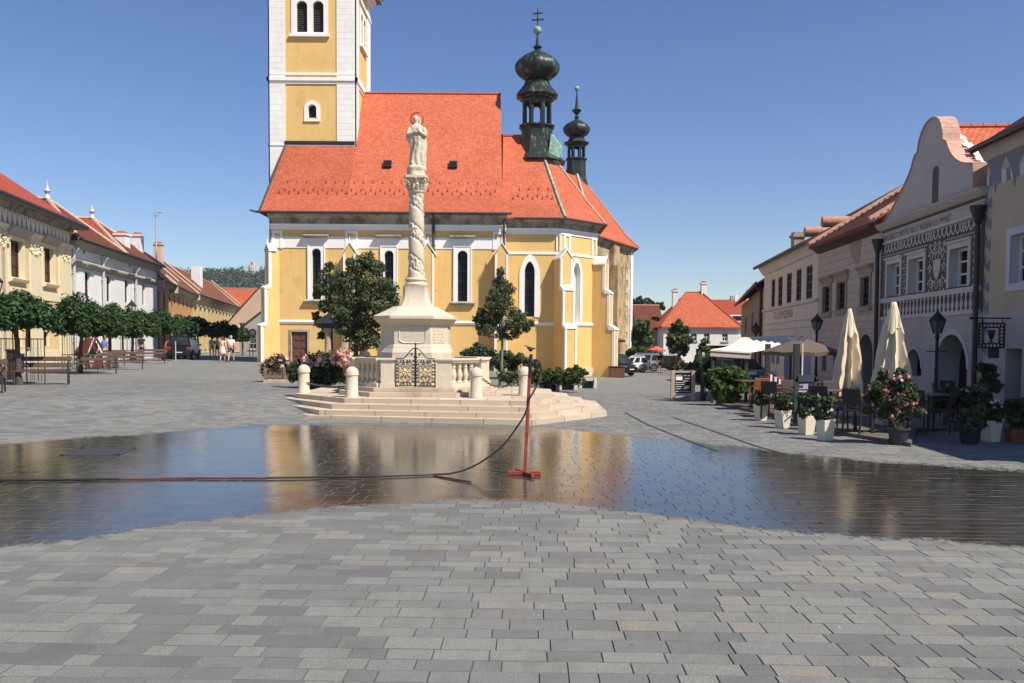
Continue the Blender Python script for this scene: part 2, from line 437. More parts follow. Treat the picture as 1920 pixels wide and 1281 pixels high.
MT['ridgetile'] = plain('mortared_ridge', (.42, .22, .14), .85, var=.35, scale=9)
MT['ridgepale'] = plain('pale_mortar_ridge', (.52, .36, .27), .85, var=.3, scale=9)
MT['copper'] = copper_mat()
MT['verdigris'] = plain('verdigris', (.20, .36, .27), .6, var=.5, scale=3)
MT['darkmetal'] = plain('dark_metal', (.018, .018, .02), .45, var=.3)
MT['gutter'] = plain('gutter_metal', (.05, .045, .04), .5, var=.3)
MT['zinc'] = plain('zinc_pipe', (.42, .44, .46), .45, var=.1)
MT['iron'] = plain('wrought_iron', (.012, .012, .013), .5, var=.3)
MT['gold'] = plain('gilded_iron', (.50, .34, .08), .4, metal=.4, var=.2)
MT['glass'] = glassmat('dark_glass')
MT['glassb'] = glassmat('brown_window', (.035, .016, .012), .25)
MT['louver'] = plain('dark_louver', (.03, .02, .02), .7, var=.3)
MT['wdark'] = plain('dark_brown_wood', (.05, .022, .016), .6, var=.3, scale=8)
MT['wwhite'] = plain('white_painted_wood', (.7, .69, .66), .5, var=.05)
MT['door'] = plain('red_brown_door', (.13, .05, .035), .6, var=.3, scale=10)
MT['lime'] = stone('pale_limestone', (.61, .53, .405), (.30, .24, .17), .35)
MT['limes'] = stone('step_limestone', (.52, .42, .32), (.24, .18, .12), .7, 1.5)
MT['pillar'] = stone('old_pillar_stone', (.46, .34, .23), (.2, .15, .1), .6)
MT['concrete'] = stone('cast_concrete', (.55, .51, .45), (.3, .27, .22), .3)
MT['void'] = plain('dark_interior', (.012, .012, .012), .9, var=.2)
MT['bark'] = plain('grey_bark', (.085, .065, .05), .9, var=.4, scale=14, bmp=.02)
MT['soil'] = plain('soil', (.05, .035, .025), .95, var=.3)
# ------------------------------------------------------------------ paving
def fcurve(nt, v, pts, x0, x1, y1):
    n = nt.nodes.new('ShaderNodeFloatCurve'); c = n.mapping.curves[0]
    P = [((x - x0) / (x1 - x0), y / y1) for x, y in pts]
    while len(c.points) < len(P): c.points.new(.5, .5)
    for q, (x, y) in zip(c.points, P): q.location = (x, y); q.handle_type = 'AUTO'
    n.mapping.update()
    nt.links.new(mth(nt, 'DIVIDE', mth(nt, 'SUBTRACT', v, x0), x1 - x0), n.inputs['Value'])
    return mth(nt, 'MULTIPLY', n.outputs[0], y1)
LOW = [(-12, 4.6), (-8, 5.5), (-4.3, 7.1), (-2.5, 8.55), (-1.2, 9.2), (0, 9.38), (1.5, 8.6), (2.6, 7.85), (4.4, 7.35), (8, 6.2), (12, 5)]
UPP = [(-12, 11.0), (-8.6, 14.3), (-7.1, 16.1), (-5.1, 17.7), (-2.4, 18.15), (.1, 18.2), (2.4, 16.2), (4.0, 14.6), (5.3, 13.2), (7.4, 12.1), (12, 10)]
def interp(pts, x):
    for (a, b), (c, d) in zip(pts, pts[1:]):
        if x <= c: return b + (d - b) * max(0, (x - a)) / (c - a)
    return pts[-1][1]

def wetmask(nt, P):
    s = nd(nt, 'SeparateXYZ', {0: P}); x, y = s.outputs[0], s.outputs[1]
    n1 = mth(nt, 'SUBTRACT', noise_(nt, P, 1.1, 6, .65), .5); n2 = mth(nt, 'SUBTRACT', noise_(nt, P, 9, 5, .7), .5)
    n3 = mth(nt, 'SUBTRACT', noise_(nt, P, 26, 3, .6), .5); nn = mth(nt, 'ADD', mth(nt, 'ADD', mth(nt, 'MULTIPLY', n1, .6), mth(nt, 'MULTIPLY', n2, .7)), mth(nt, 'MULTIPLY', n3, .45))
    a = mth(nt, 'MULTIPLY', mth(nt, 'ADD', mth(nt, 'SUBTRACT', y, fcurve(nt, x, LOW, -12, 12, 20)), nn), 6, clamp=True)
    b = mth(nt, 'MULTIPLY', mth(nt, 'ADD', mth(nt, 'SUBTRACT', fcurve(nt, x, UPP, -12, 12, 20), y), mth(nt, 'MULTIPLY', nn, 2.6)), 3.5, clamp=True)
    return mth(nt, 'MULTIPLY', a, b)

def paver_mat(brick):
    m, nt, b = newmat('stone_paving_far' if brick else 'stone_pavers'); P = pos(nt)
    if brick:
        bt = nd(nt, 'TexBrick', {'Vector': P, 'Scale': 1.0, 'Mortar Size': .006, 'Brick Width': .43, 'Row Height': .2, 'Color1': (0, 0, 0, 1), 'Color2': (1, 1, 1, 1), 'Mortar': (0, 0, 0, 1)}, offset=.37)
        r = nd(nt, 'TexWhiteNoise', {'Vector': nd(nt, 'VectorMath', {0: P, 1: (.43, .2, 50)}, operation='SNAP').outputs[0]}).outputs['Value']
        r = mth(nt, 'ADD', mth(nt, 'MULTIPLY', r, .6), .3)
    else: r = nd(nt, 'Attribute', attribute_name='rnd').outputs['Fac']
    c = ramp(nt, r, [(0, (.148, .148, .145)), (.25, (.178, .178, .172)), (.45, (.212, .213, .197)), (.65, (.250, .252, .224)), (.94, (.272, .270, .236)), (1, (.295, .273, .222))])
    grain = noise_(nt, P, 75, 5, .8); cl = noise_(nt, P, 7, 6, .7); big = noise_(nt, P, .35, 5, .6)
    c = mixc(nt, ramp(nt, grain, [(.38, .75), (.60, 0.0)]), c, (.085, .085, .083))
    c = mixc(nt, ramp(nt, cl, [(.45, 0.0), (.75, .30)]), c, (.115, .113, .11))
    c = mixc(nt, ramp(nt, big, [(.35, 0.0), (.7, .22)]), c, (.32, .31, .28))
    dirt = noise_(nt, P, 1.7, 8, .72); c = mixc(nt, ramp(nt, dirt, [(.50, 0.0), (.72, .42)]), c, (.085, .08, .072))
    blot = nd(nt, 'TexVoronoi', {'Vector': nd(nt, 'VectorMath', {0: P, 1: nd(nt, 'TexNoise', {'Vector': P, 'Scale': 14.0}).outputs['Color']}, operation='MULTIPLY_ADD').outputs[0] if False else P, 'Scale': 1.9, 'Randomness': 1.0}); c = mixc(nt, mth(nt, 'MULTIPLY', ramp(nt, mth(nt, 'ADD', blot.outputs['Distance'], mth(nt, 'MULTIPLY', noise_(nt, P, 40, 3), .03)), [(.035, .6), (.055, 0.0)]), ramp(nt, nd(nt, 'TexWhiteNoise', {'Vector': blot.outputs['Position']}).outputs['Value'], [(.55, 0.0), (.56, 1.0)])), c, (.06, .058, .055))
    sp = nd(nt, 'TexVoronoi', {'Vector': P, 'Scale': 3.2}); dots = ramp(nt, sp.outputs['Distance'], [(.022, 1.0), (.034, 0.0)])
    pick = ramp(nt, nd(nt, 'TexWhiteNoise', {'Vector': sp.outputs['Position']}).outputs['Value'], [(.80, 0.0), (.81, 1.0)])
    c = mixc(nt, mth(nt, 'MULTIPLY', dots, pick), c, (.7, .7, .68))
    wet = wetmask(nt, P)
    wc = mixc(nt, 1.0, c, (.22, .195, .165), 'MULTIPLY')
    c2 = mixc(nt, wet, c, wc)
    nt.links.new(c2, b.inputs['Base Color'])
    ro = mth(nt, 'ADD', .045, mth(nt, 'MULTIPLY', noise_(nt, P, 3.1, 5, .7), .09))
    nt.links.new(mth(nt, 'ADD', mth(nt, 'MULTIPLY', wet, ro), mth(nt, 'MULTIPLY', mth(nt, 'SUBTRACT', 1.0, wet), .72)), b.inputs['Roughness'])
    nt.links.new(mth(nt, 'ADD', .30, mth(nt, 'MULTIPLY', wet, .45)), b.inputs['Specular IOR Level'])
    bp = nd(nt, 'Bump', {'Height': mth(nt, 'ADD', noise_(nt, P, 90, 4, .7), mth(nt, 'MULTIPLY', noise_(nt, P, 9, 3), 1.6)), 'Distance': .006})
    nt.links.new(mth(nt, 'SUBTRACT', 1.0, mth(nt, 'MULTIPLY', wet, .93)), bp.inputs['Strength'])
    nt.links.new(bp.outputs[0], b.inputs['Normal'])
    return m
M_PAV = paver_mat(False); M_FAR = paver_mat(True)
M_JOINT = plain('joint_sand', (.07, .065, .058), .95, var=.4, scale=20)

def grid_sheet(name, xs, ys, mat, dz=0, zf=gz):
    mb = MB(); nx = len(xs)
    vs = [(x, y, zf(x, y) + dz) for y in ys for x in xs]
    fs = [(j * nx + i, j * nx + i + 1, (j + 1) * nx + i + 1, (j + 1) * nx + i) for j in range(len(ys) - 1) for i in range(nx - 1)]
    mb.add(vs, fs, mat); return struct(build(name, mb))
def lin(a, b, n): return [a + (b - a) * i / n for i in range(n + 1)]
grid_sheet('ground', sorted(set([-900, -500, -250, -120, -80, -60] + lin(-45, 30, 100) + [40, 60, 90, 150, 300, 500, 900])),
           sorted(set([-60, -30, -10] + lin(0, 75, 100) + [90, 120, 160, 250, 400, 700, 1100, 1600])), M_FAR, -.014)

PY0, PY1 = 2.2, 30.0
grid_sheet('joint_sand', lin(-26, 26, 64), lin(PY0 - .2, PY1 + .2, 60), M_JOINT, -.0075)
CA, SA = math.cos(-.022), math.sin(-.022)
M_EDGE = plain('paver_edge', (.12, .118, .112), .9, var=.2, scale=8)
dry, wetb = MB(), MB()
def add_paver(u0, u1, v0, v1):
    g = .0016; ch = .003
    cu, cv = (u0 + u1) / 2, (v0 + v1) / 2
    tx, ty = rng.gauss(0, .0017), rng.gauss(0, .0026); h0 = rng.gauss(0, .0007)
    cx, cy = cu * CA - cv * SA, cu * SA + cv * CA
    isw = interp(LOW, cx) - .05 < cy < interp(UPP, cx) + .1
    mb = wetb if isw else dry
    vs = []
    for (i, z) in ((g, -.006), (g + ch, 0)):
        for (a, b) in ((u0 + i, v0 + i), (u1 - i, v0 + i), (u1 - i, v1 - i), (u0 + i, v1 - i)):
            a += rng.uniform(-.0012, .0012); b += rng.uniform(-.0012, .0012); x, y = a * CA - b * SA, a * SA + b * CA
            vs.append((x, y, gz(x, y) + z + h0 + (a - cu) * tx + (b - cv) * ty))
    r = rng.random(); r = min(1, max(0, r + .06 * math.sin(cx * .7) + .05 * math.cos(cy * .9)))
    for k in range(5): mb.rnd[len(mb.f) + k] = r
    o_ = len(mb.v); mb.v.extend(vs); mb.f.extend([tuple(o_ + i for i in q) for q in ((4, 5, 6, 7), (0, 1, 5, 4), (1, 2, 6, 5), (2, 3, 7, 6), (3, 0, 4, 7))]); mb.m.extend([M_PAV, M_EDGE, M_EDGE, M_EDGE, M_EDGE])
v = PY0
while v < PY1:
    h = rng.choice([.13, .16, .16, .20, .20])
    half = .66 * (v + h) + 4.6
    u = -half - rng.random() * .5
    while u < half:
        l = rng.choice([.2, .27, .32, .36, .40, .46]) if h > .17 else rng.choice([.16, .21, .27, .31, .36])
        l *= rng.uniform(.96, 1.04)
        add_paver(u, u + l, v, v + h); u += l
    v += h
struct(build('paving', dry)); struct(build('wet_paving', wetb))

# drain slots and the iron cover in the paving
mb = MB()
for pts in (((1172, 774), (1215, 797), (1280, 823), (1345, 846)), ((1262, 783), (1330, 806), (1421, 838), (1470, 851))):
    P = [G(*q) for q in pts]
    for a, b in zip(P, P[1:]):
        d = (b - a).normalized(); s = Vector((-d.y, d.x, 0)) * .035
        mb.quad(a - s + Vector((0, 0, .006)), b - s + Vector((0, 0, .006)), b + s + Vector((0, 0, .006)), a + s + Vector((0, 0, .006)), MT['gutter'])
struct(build('drain_channel', mb))
c = G(186, 848)
t = thing('manhole_cover', 'square rusty iron cover set flush in the wet paving on the left', 'manhole cover', c)
mb = MB(); M_RUST = plain('rusted_iron', (.045, .03, .024), .4, var=.5, scale=12)
mb.obox(c + Vector((0, 0, .002)), (.36, .05, 0), (-.05, .36, 0), (0, 0, .007), M_RUST); build('lid', mb, t)
mb = MB()
for i in range(4):
    a = i * math.pi / 2 + .138; d = Vector((math.cos(a), math.sin(a), 0)); s = Vector((-d.y, d.x, 0))
    mb.obox(c + d * .40 + Vector((0, 0, .004)), d * .03, s * .43, (0, 0, .008), MT['gutter'])
build('cover_frame', mb, t)
# ------------------------------------------------------------------ church
YN = 58.0
FN = Fr((-16.35, YN), (-.50, YN)); FC = Fr((-.50, YN + .35), (3.26, YN + .35)); FD = Fr((3.26, YN + .35), (5.95, YN + 3.05)); FE = Fr((5.95, YN + 3.05), (5.95, YN + 7.9))
def zc(py): return FN.z(700, py)
church = thing('church', 'yellow church with white trim, red tiled roof and dark onion lantern', 'church', (-6, 62, gz(-6, 62)))
O, T = MT['ochre'], MT['trim']
ZB = -.7; ZE = zc(404)
# --- openings
nave_holes = []; wins = []
def arch_win(fr, px0, px1, ytop, ybot, frame_px, kind, depth=.28):
    h = dict(u0=fr.u(px0), u1=fr.u(px1), z1=fr.z((px0 + px1) / 2, ytop), z0=fr.z((px0 + px1) / 2, ybot), depth=depth, arch=kind)
    return h
specs = [(585.5, 602.5, 466, 562), (721, 738, 470, 566), (857.5, 876, 470, 566)]
for (a, b, y0, y1) in specs: nave_holes.append(arch_win(FN, a, b, y0, y1, None, 'round'))
hd = dict(u0=FN.u(546.5), u1=FN.u(576.5), z1=FN.z(560, 622), z0=ZB, depth=.2)
mb = MB(); FN.wall(mb, 0, FN.L, ZB, ZE, nave_holes + [hd], O, rev=T)
FL = Fr((-16.35, YN + 11.5), (-16.35, YN)); FL.wall(mb, 0, FL.L, ZB, ZE, [], O)
# gable wall over the choir
mb.add([(-.75, YN, ZE), (-.75, YN + 12.4, ZE), (-.75, 64.2, 19.9)], [(0, 1, 2)], O)
mb.quad((-.5, YN, ZB), (-.5, YN + .35, ZB), (-.5, YN + .35, ZE), (-.5, YN, ZE), O)
FB = Fr((-.5, YN + 12.4), (-16.35, YN + 12.4)); FB.wall(mb, 0, FB.L, ZB, ZE, [], O)
build('nave_wall', mb, church)
ch = [arch_win(FC, 983, 1001.5, 490, 594, None, 'point')]
dh = [arch_win(FD, 1073, 1086, 492, 604, None, 'point', .35)]
mb = MB(); FC.wall(mb, 0, FC.L, ZB, ZE, ch, O, rev=T); FD.wall(mb, 0, FD.L, ZB, ZE, dh, O, rev=T); FE.wall(mb, 0, FE.L, ZB, ZE, [], O)
mb.quad((5.95, 65.9, ZB), (3.2, 69.0, ZB), (3.2, 69.0, ZE), (5.95, 65.9, ZE), O)
mb.quad((3.2, 69, ZB), (-.5, 69, ZB), (-.5, 69, ZE), (3.2, 69, ZE), O)
h = dh[0]; FD.box(mb, h['u0'] - .05, h['u1'] + .05, h['z0'], h['z1'], -.42, -.35, T)
build('choir_wall', mb, church)
# --- window surrounds and windows
def surround(fr, h, out, mat, point=False, hood=None, sill=None, name='window_surround'):
    mb = MB()
    if point:
        w = h['u1'] - h['u0']; H = dict(u0=h['u0'] - out, u1=h['u1'] + out, z0=h['z0'] - .05, z1=h['z1'] + out * 1.35)
        o = archpts(H['u0'], H['u1'], H['z0'], H['z1'], 'point'); i = archpts(h['u0'], h['u1'], h['z0'], h['z1'], 'point')
        O_ = [(H['u0'], H['z0'])] + o + [(H['u1'], H['z0'])]; I_ = [(h['u0'], h['z0'])] + i + [(h['u1'], h['z0'])]
        for k in range(len(O_) - 1):
            a, b, c, d = O_[k], O_[k + 1], I_[k + 1], I_[k]
            mb.add([fr.p(*a, .06), fr.p(*b, .06), fr.p(*c, .06), fr.p(*d, .06), fr.p(*a, -.02), fr.p(*b, -.02), fr.p(*c, -.02), fr.p(*d, -.02)], [(0, 1, 2, 3), (0, 4, 5, 1), (3, 2, 6, 7)], mat)
    else:
        H = dict(u0=h['u0'] - out, u1=h['u1'] + out, z0=h['z0'] - .08, z1=h['z1'] + out * 1.15)
        fr.wall(mb, H['u0'], H['u1'], H['z0'], H['z1'], [dict(h, depth=.1)], mat, d=.07, edge=-.02)
        for (a, b) in ((H['u0'], H['u0'] + .07), (H['u1'] - .07, H['u1'])): fr.box(mb, a, b, H['z0'], H['z1'], .07, .11, mat)
        fr.box(mb, H['u0'] + .07, H['u1'] - .07, H['z1'] - .07, H['z1'], .07, .11, mat)
    o = build(name, mb, church)
    if hood:
        mb = MB(); z = hood; m = (h['u0'] + h['u1']) / 2; w = .86
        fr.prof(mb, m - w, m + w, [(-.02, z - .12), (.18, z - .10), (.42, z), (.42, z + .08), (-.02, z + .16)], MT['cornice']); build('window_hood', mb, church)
    if sill:
        mb = MB(); m = (h['u0'] + h['u1']) / 2; w = .82
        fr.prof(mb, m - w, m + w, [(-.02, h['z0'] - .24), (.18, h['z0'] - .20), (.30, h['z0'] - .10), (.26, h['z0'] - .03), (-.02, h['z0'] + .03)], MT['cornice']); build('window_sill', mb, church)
    return o
for h in nave_holes:
    surround(FN, h, .28, T, hood=zc(444), sill=True)
    window(FN, h, church, MT['darkmetal'], MT['glass'], nx=1, nz=5, fw=.035, mw=.05)
surround(FC, ch[0], .36, T, point=True); window(FC, ch[0], church, MT['darkmetal'], MT['glass'], nx=1, nz=5, fw=.035, mw=.05)
surround(FD, dh[0], .22, T, point=True, name='blind_niche')
# door
mb = MB(); a, b, zt = hd['u0'], hd['u1'], hd['z1']
for (p, q, r, s) in ((a - .16, a, ZB, zt + .16), (b, b + .16, ZB, zt + .16), (a, b, zt, zt + .16)): FN.box(mb, p, q, r, s, -.02, .05, MT['cornice'])
build('door_frame', mb, church)
mb = MB(); FN.box(mb, a, b, ZB, zt, -.2, -.13, MT['door'])
for i in range(2):
    for j in range(4):
        u0 = a + .1 + i * (b - a - .1) / 2; z0 = .25 + j * (zt - .3) / 4
        FN.slab(mb, [(u0, z0), (u0 + .38, z0), (u0 + .38, z0 + .4), (u0, z0 + .4)], -.13, -.09, MT['door']); FN.slab(mb, [(u0 + .08, z0 + .08), (u0 + .3, z0 + .08), (u0 + .3, z0 + .32), (u0 + .08, z0 + .32)], -.09, -.07, MT['door'])
dr = build('door', mb, church)
mb = MB(); mb.sphere(FN.p(b - .1, 1.25, -.07), .05, MT['darkmetal']); build('handle', mb, dr)
# --- horizontal mouldings
def bands(name, frs, z0, z1, d, mat, d0=-.01):
    mb = MB()
    for k, fr in enumerate(frs): fr.box(mb, -d * .4 if k else 0, fr.L + (d * .4), z0, z1, d0, d, mat)
    return build(name, mb, church)
ALL = [FN, FC, FD, FE]
for frs, dy in (([FN], 0), ([FC, FD, FE], 4)):
    Z = lambda y: zc(y + dy)
    mb = MB()
    for fr in frs:
        e = .14
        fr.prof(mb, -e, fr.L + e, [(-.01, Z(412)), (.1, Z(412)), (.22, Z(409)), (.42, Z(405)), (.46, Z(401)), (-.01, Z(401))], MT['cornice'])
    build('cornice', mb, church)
    bands('frieze', frs, Z(421), Z(412), .055, MT['rubble'])
    mb = MB()
    for fr in frs: fr.prof(mb, -.05, fr.L + .05, [(-.01, Z(432)), (.06, Z(432)), (.08, Z(424)), (.17, Z(422)), (.17, Z(421)), (-.01, Z(420.5))], T)
    build('moulding', mb, church)
bands('white_band', [FN], zc(466), zc(445), .045, T)
bands('white_band', [FC, FD, FE], zc(474), zc(469), .05, T)
mb = MB()
for fr in ALL: fr.prof(mb, -.05, fr.L + .05, [(-.01, zc(608)), (.06, zc(608)), (.12, zc(604)), (.05, zc(601.5)), (-.01, zc(601))], T)
build('string_course', mb, church)
bands('plinth', [FD, FE], ZB, zc(688), .14, MT['oldstone2'])
# upper pilaster strips with a yellow panel
for fr, a, b in ((FN, 512, 531), (FN, 648, 672), (FN, 794, 815), (FN, 923, 944), (FC, 1041, 1052), (FD, 1055, 1067), (FD, 1106, 1116)):
    u0, u1 = max(0, fr.u(a)), min(fr.L, fr.u(b)); w = .16 if u1 - u0 > .5 else .1
    zt, zb = zc(433), zc(467); mb = MB()
    fr.box(mb, u0, u0 + w, zb, zt, -.01, .08, T); fr.box(mb, u1 - w, u1, zb, zt, -.01, .08, T); fr.box(mb, u0 + w, u1 - w, zt - .18, zt, -.01, .078, T)
    build('pilaster', mb, church)
# --- buttresses
def buttress(P, n, w, stages, name='buttress', gk=1.9):
    """P: wall point, n: outward direction, stages: (z_bottom, z_top, projection)"""
    n = Vector((n[0], n[1], 0)).normalized(); t = Vector((-n.y, n.x, 0)); P = Vector((P[0], P[1], 0)); mb = MB()
    def q(s, d, z): v = P + t * s + n * d; return (v.x, v.y, z)
    for i, (z0, z1, pr) in enumerate(stages):
        nxt = stages[i + 1][2] if i + 1 < len(stages) else 0.0
        k = .55
        h = w / 2
        mb.hexa([q(-h, -.3, z0), q(h, -.3, z0), q(h, pr, z0), q(-h, pr, z0), q(-h, -.3, z1), q(h, -.3, z1), q(h, pr, z1), q(-h, pr, z1)], O)
        e = .12
        for s in (-1, 1):   # white edge strips on the face
            a, b = s * (h + .012), s * (h - e)
            a, b = min(a, b), max(a, b)
            mb.hexa([q(a, pr - .02, z0), q(b, pr - .02, z0), q(b, pr + .03, z0), q(a, pr + .03, z0), q(a, pr - .02, z1), q(b, pr - .02, z1), q(b, pr + .03, z1), q(a, pr + .03, z1)], T)
            c0, c1 = (s * h, s * (h + .02)); c0, c1 = min(c0, c1), max(c0, c1)
            mb.hexa([q(c0, pr - .16, z0), q(c1, pr - .16, z0), q(c1, pr + .028, z0), q(c0, pr + .028, z0), q(c0, pr - .16, z1), q(c1, pr - .16, z1), q(c1, pr + .028, z1), q(c0, pr + .028, z1)], T)
        if i + 1 < len(stages):   # sloped weathering with a lip
            o = .06; zz = z1 + (pr - nxt) * .8
            mb.hexa([q(-h - o, nxt - .02, z1 - .1), q(h + o, nxt - .02, z1 - .1), q(h + o, pr + o, z1 - .1), q(-h - o, pr + o, z1 - .1), q(-h - o, nxt - .02, zz), q(h + o, nxt - .02, zz), q(h + o, pr + o, z1), q(-h - o, pr + o, z1)], T)
        else:   # gabled cap
            g = h * gk
            for s in (-1, 1):
                mb.hexa([q(s * (h + .1), -.1, z1 - .05), q(0, -.1, z1 + g - .05), q(0, pr + .06, z1 + g - .05), q(s * (h + .1), pr + .06, z1 - .05), q(s * (h + .1), -.1, z1 + .05), q(0, -.1, z1 + g + .08), q(0, pr + .06, z1 + g + .08), q(s * (h + .1), pr + .06, z1 + .05)], T)
            mb.add([q(-h, pr, z1), q(h, pr, z1), q(0, pr, z1 + g - .05)], [(0, 1, 2)], O)
            mb.tube([q(0, pr, z1 + g), q(0, pr, z1 + g + .35)], [.07, .02], T, 6)
    return build(name, mb, church)
ST = [(ZB, zc(611), 1.45), (zc(611), zc(541), 1.05), (zc(541), zc(478), .75)]
ST2 = [(ZB, zc(611), 1.35), (zc(611), zc(478), .85)]
buttress((-16.2, YN), (-.78, -.62), .62, [(ZB, zc(611), 1.0), (zc(611), zc(541), .72), (zc(541), zc(472), .42)], gk=1.4)
for px in (660, 804): buttress((FN.p(FN.u(px), 0).x, YN), (0, -1), .8, ST2)
buttress((-.75, YN), (0, -1), .85, ST2)
buttress((3.26, YN + .35), (.40, -.92), .85, [(ZB, zc(612), 1.6), (zc(612), zc(541), 1.25), (zc(541), zc(484), .85)], gk=1.5)
buttress((5.95, YN + 3.05), (.92, -.40), .85, [(ZB, zc(612), 1.5), (zc(612), zc(541), 1.1), (zc(541), zc(486), .75)], gk=1.2)
# --- nave roof
RT = MT['tile']; mb = MB()
EY, EZ = YN - .75, zc(401) + .02; KY, KZ = YN + .55, EZ + 1.35; TY = 61.2
RY, RZ = 64.2, 20.2; xL0, xL1, xT, xR = -16.95, -16.15, -11.2, -1.0
TZ = KZ + (RZ - KZ) * (TY - KY) / (RY - KY)
xk = -16.75
roofq(mb, (xL0, EY, EZ), (-.15, EY, EZ), (xR + .25, KY, KZ), (xk, KY, KZ), RT)
roofq(mb, (xk, KY, KZ), (xT, KY, KZ), (xT, TY, TZ), (xL1, TY, TZ), RT)
roofq(mb, (xT, KY, KZ), (xR + .25, KY, KZ), (xR, RY, RZ), (xT, RY, RZ), RT)
roofq(mb, (xR, 71.2, EZ), (xL0, 71.2, EZ), (xL1, RY, RZ), (xR, RY, RZ), RT)
roofq(mb, (xL0, 71.2, EZ), (xL0, EY, EZ), (xk, KY, KZ), (xk, 69.8, KZ), RT)
roofq(mb, (xk, 69.8, KZ), (xk, KY, KZ), (xL1, TY, TZ), (xL1, 67.3, TZ), RT)
mb.quad((xR + .02, KY, KZ), (xR + .02, RY, RZ), (xR + .02, 71.2, EZ), (xR + .02, EY + .4, EZ), O)
ridge(mb, (xT, RY, RZ), (xR, RY, RZ), RT); 
nroof = build('nave_roof', mb, church)
mb = MB(); mb.tube([(xL0 + .05, EY, EZ), (xL1 + .02, TY, TZ + .05)], .07, MT['gutter'], 6); mb.box(xL1 - .05, xT - .05, TY - .12, TY - .02, TZ - .05, TZ + .22, MT['darkmetal']); build('flashing', mb, church)
for px in (727, 850):
    d = W(px, 313, 60.1); z = KZ + (RZ - KZ) * (60.1 - KY) / (RY - KY); s = Vector((0, RY - KY, RZ - KZ)).normalized(); n = Vector((0, -s.z, s.y)); c = Vector((d.x, 60.1, z)) + n * .1
    mb = MB(); mb.obox(c, (.28, 0, 0), s * .28, n * .1, MT['darkmetal']); so = build('skylight', mb, church)
    mb = MB(); mb.obox(c + n * .105, (.2, 0, 0), s * .2, n * .012, MT['glass']); build('pane', mb, so)
mb = MB()   # snow hooks
def hooks(x0, x1, n, yk, zk, sl):
    for i in range(n):
        for r in range(2):
            if (i + r) % 2 and r: continue
            x = x0 + (x1 - x0) * (i + .25 * r) / n; y = yk + .16 * (i % 2) + .42 * r; z = zk + (y - yk) * sl + .03
            mb.bar((x, y, z), (x, y - .05, z + .18), .04, .025, MT['door']); mb.bar((x, y, z), (x, y - .08, z + .02), .08, .025, MT['door'])
hooks(-15.9, -.9, 46, KY + .05, KZ + .02, 1.38)
hooks(.0, 3.0, 9, YN + 1.0, EZ + 1.2, 1.25)
o = build('snow_guard', mb, church); o['kind'] = 'stuff'
mb = MB(); mb.tube([(xL0 - .15, EY - .08, EZ - .06), (-.1, EY - .08, EZ - .06)], .085, MT['gutter'], 8); mb.bar((xL0 - .15, EY - .08, EZ - .06), (xL0 - .45, EY - .35, EZ - .0), .16, .1, MT['gutter']); build('gutter', mb, church)
# --- choir roof
CYR, CZR = 63.2, 16.9; ap = Vector((1.65, CYR, CZR)); cz = zc(407)
E = [(-1.0, YN - .25, cz), (3.5, YN - .25, cz), (6.55, YN + 2.8, cz), (6.55, YN + 7.7, cz), (3.5, 69.3, cz), (-1.0, 69.3, cz)]
def kick(p):
    p = Vector(p); q = p + (Vector((min(1.65, p.x), CYR, CZR)) - p) * .17; q.z = cz + 1.0 * .95; return q
mb = MB(); K = [kick(p) for p in E]; K[0].x = -1.0; K[5].x = -1.0
K = [Vector((k.x, k.y, cz + (CZR - cz) * .155)) for k in K]
tops = [Vector((-1.0, CYR, CZR)), ap, ap, ap, ap, Vector((-1.0, CYR, CZR))]
for i in range(5):
    roofq(mb, E[i], E[i + 1], K[i + 1], K[i], RT)
    if (tops[i] - tops[i + 1]).length < .01: roofq(mb, K[i], K[i + 1], tops[i], tops[i], RT)
    else: roofq(mb, K[i], K[i + 1], tops[i + 1], tops[i], RT)
ridge(mb, tops[0], ap, RT)
build('choir_roof', mb, church)
mb = MB()
for i in (1, 2):
    mb.tube([Vector(E[i]) + Vector((0, 0, .05)), K[i] + Vector((0, 0, .06)), K[i] + (ap - K[i]) * .85 + Vector((0, 0, .06))], .1 if i == 1 else .07, MT['verdigris'] if i == 1 else MT['ridgepale'], 6)
build('hip_flashing', mb, church)
mb = MB()
pe = [Vector(E[0]) + Vector((1.0, 0, 0)), Vector(E[1]), Vector(E[2]), Vector(E[3])]
for a, b in zip(pe, pe[1:]): mb.tube([a + Vector((.05, -.1, -.06)), b + Vector((.05, -.1, -.06))], .08, MT['gutter'], 8)
build('gutter', mb, church)
def downpipe(fr, u, z0, z1, parent, mat=MT['gutter'], r=.06, d=.12, head=True):
    mb = MB(); mb.tube([fr.p(u, z1 + .15, d + .3), fr.p(u, z1 - .25, d), fr.p(u, z0, d)], r, mat, 8)
    if head: mb.lathe([(.06, -.3), (.15, -.05), (.17, .12), (.17, .16)], fr.p(u, z1, d + .02), mat, 8)
    for k in range(3):
        z = z0 + (z1 - z0) * (.2 + .3 * k); mb.obox(fr.p(u, z, d / 2), fr.t * (r + .03), fr.n * (d / 2 + .02), (0, 0, .03), mat)
    return build('downpipe', mb, parent)
downpipe(FN, FN.u(812.5), .3, zc(404), church, r=.1, d=.17)
downpipe(FN, FN.L - .1, zc(470), zc(402), church, r=.07, d=.16)
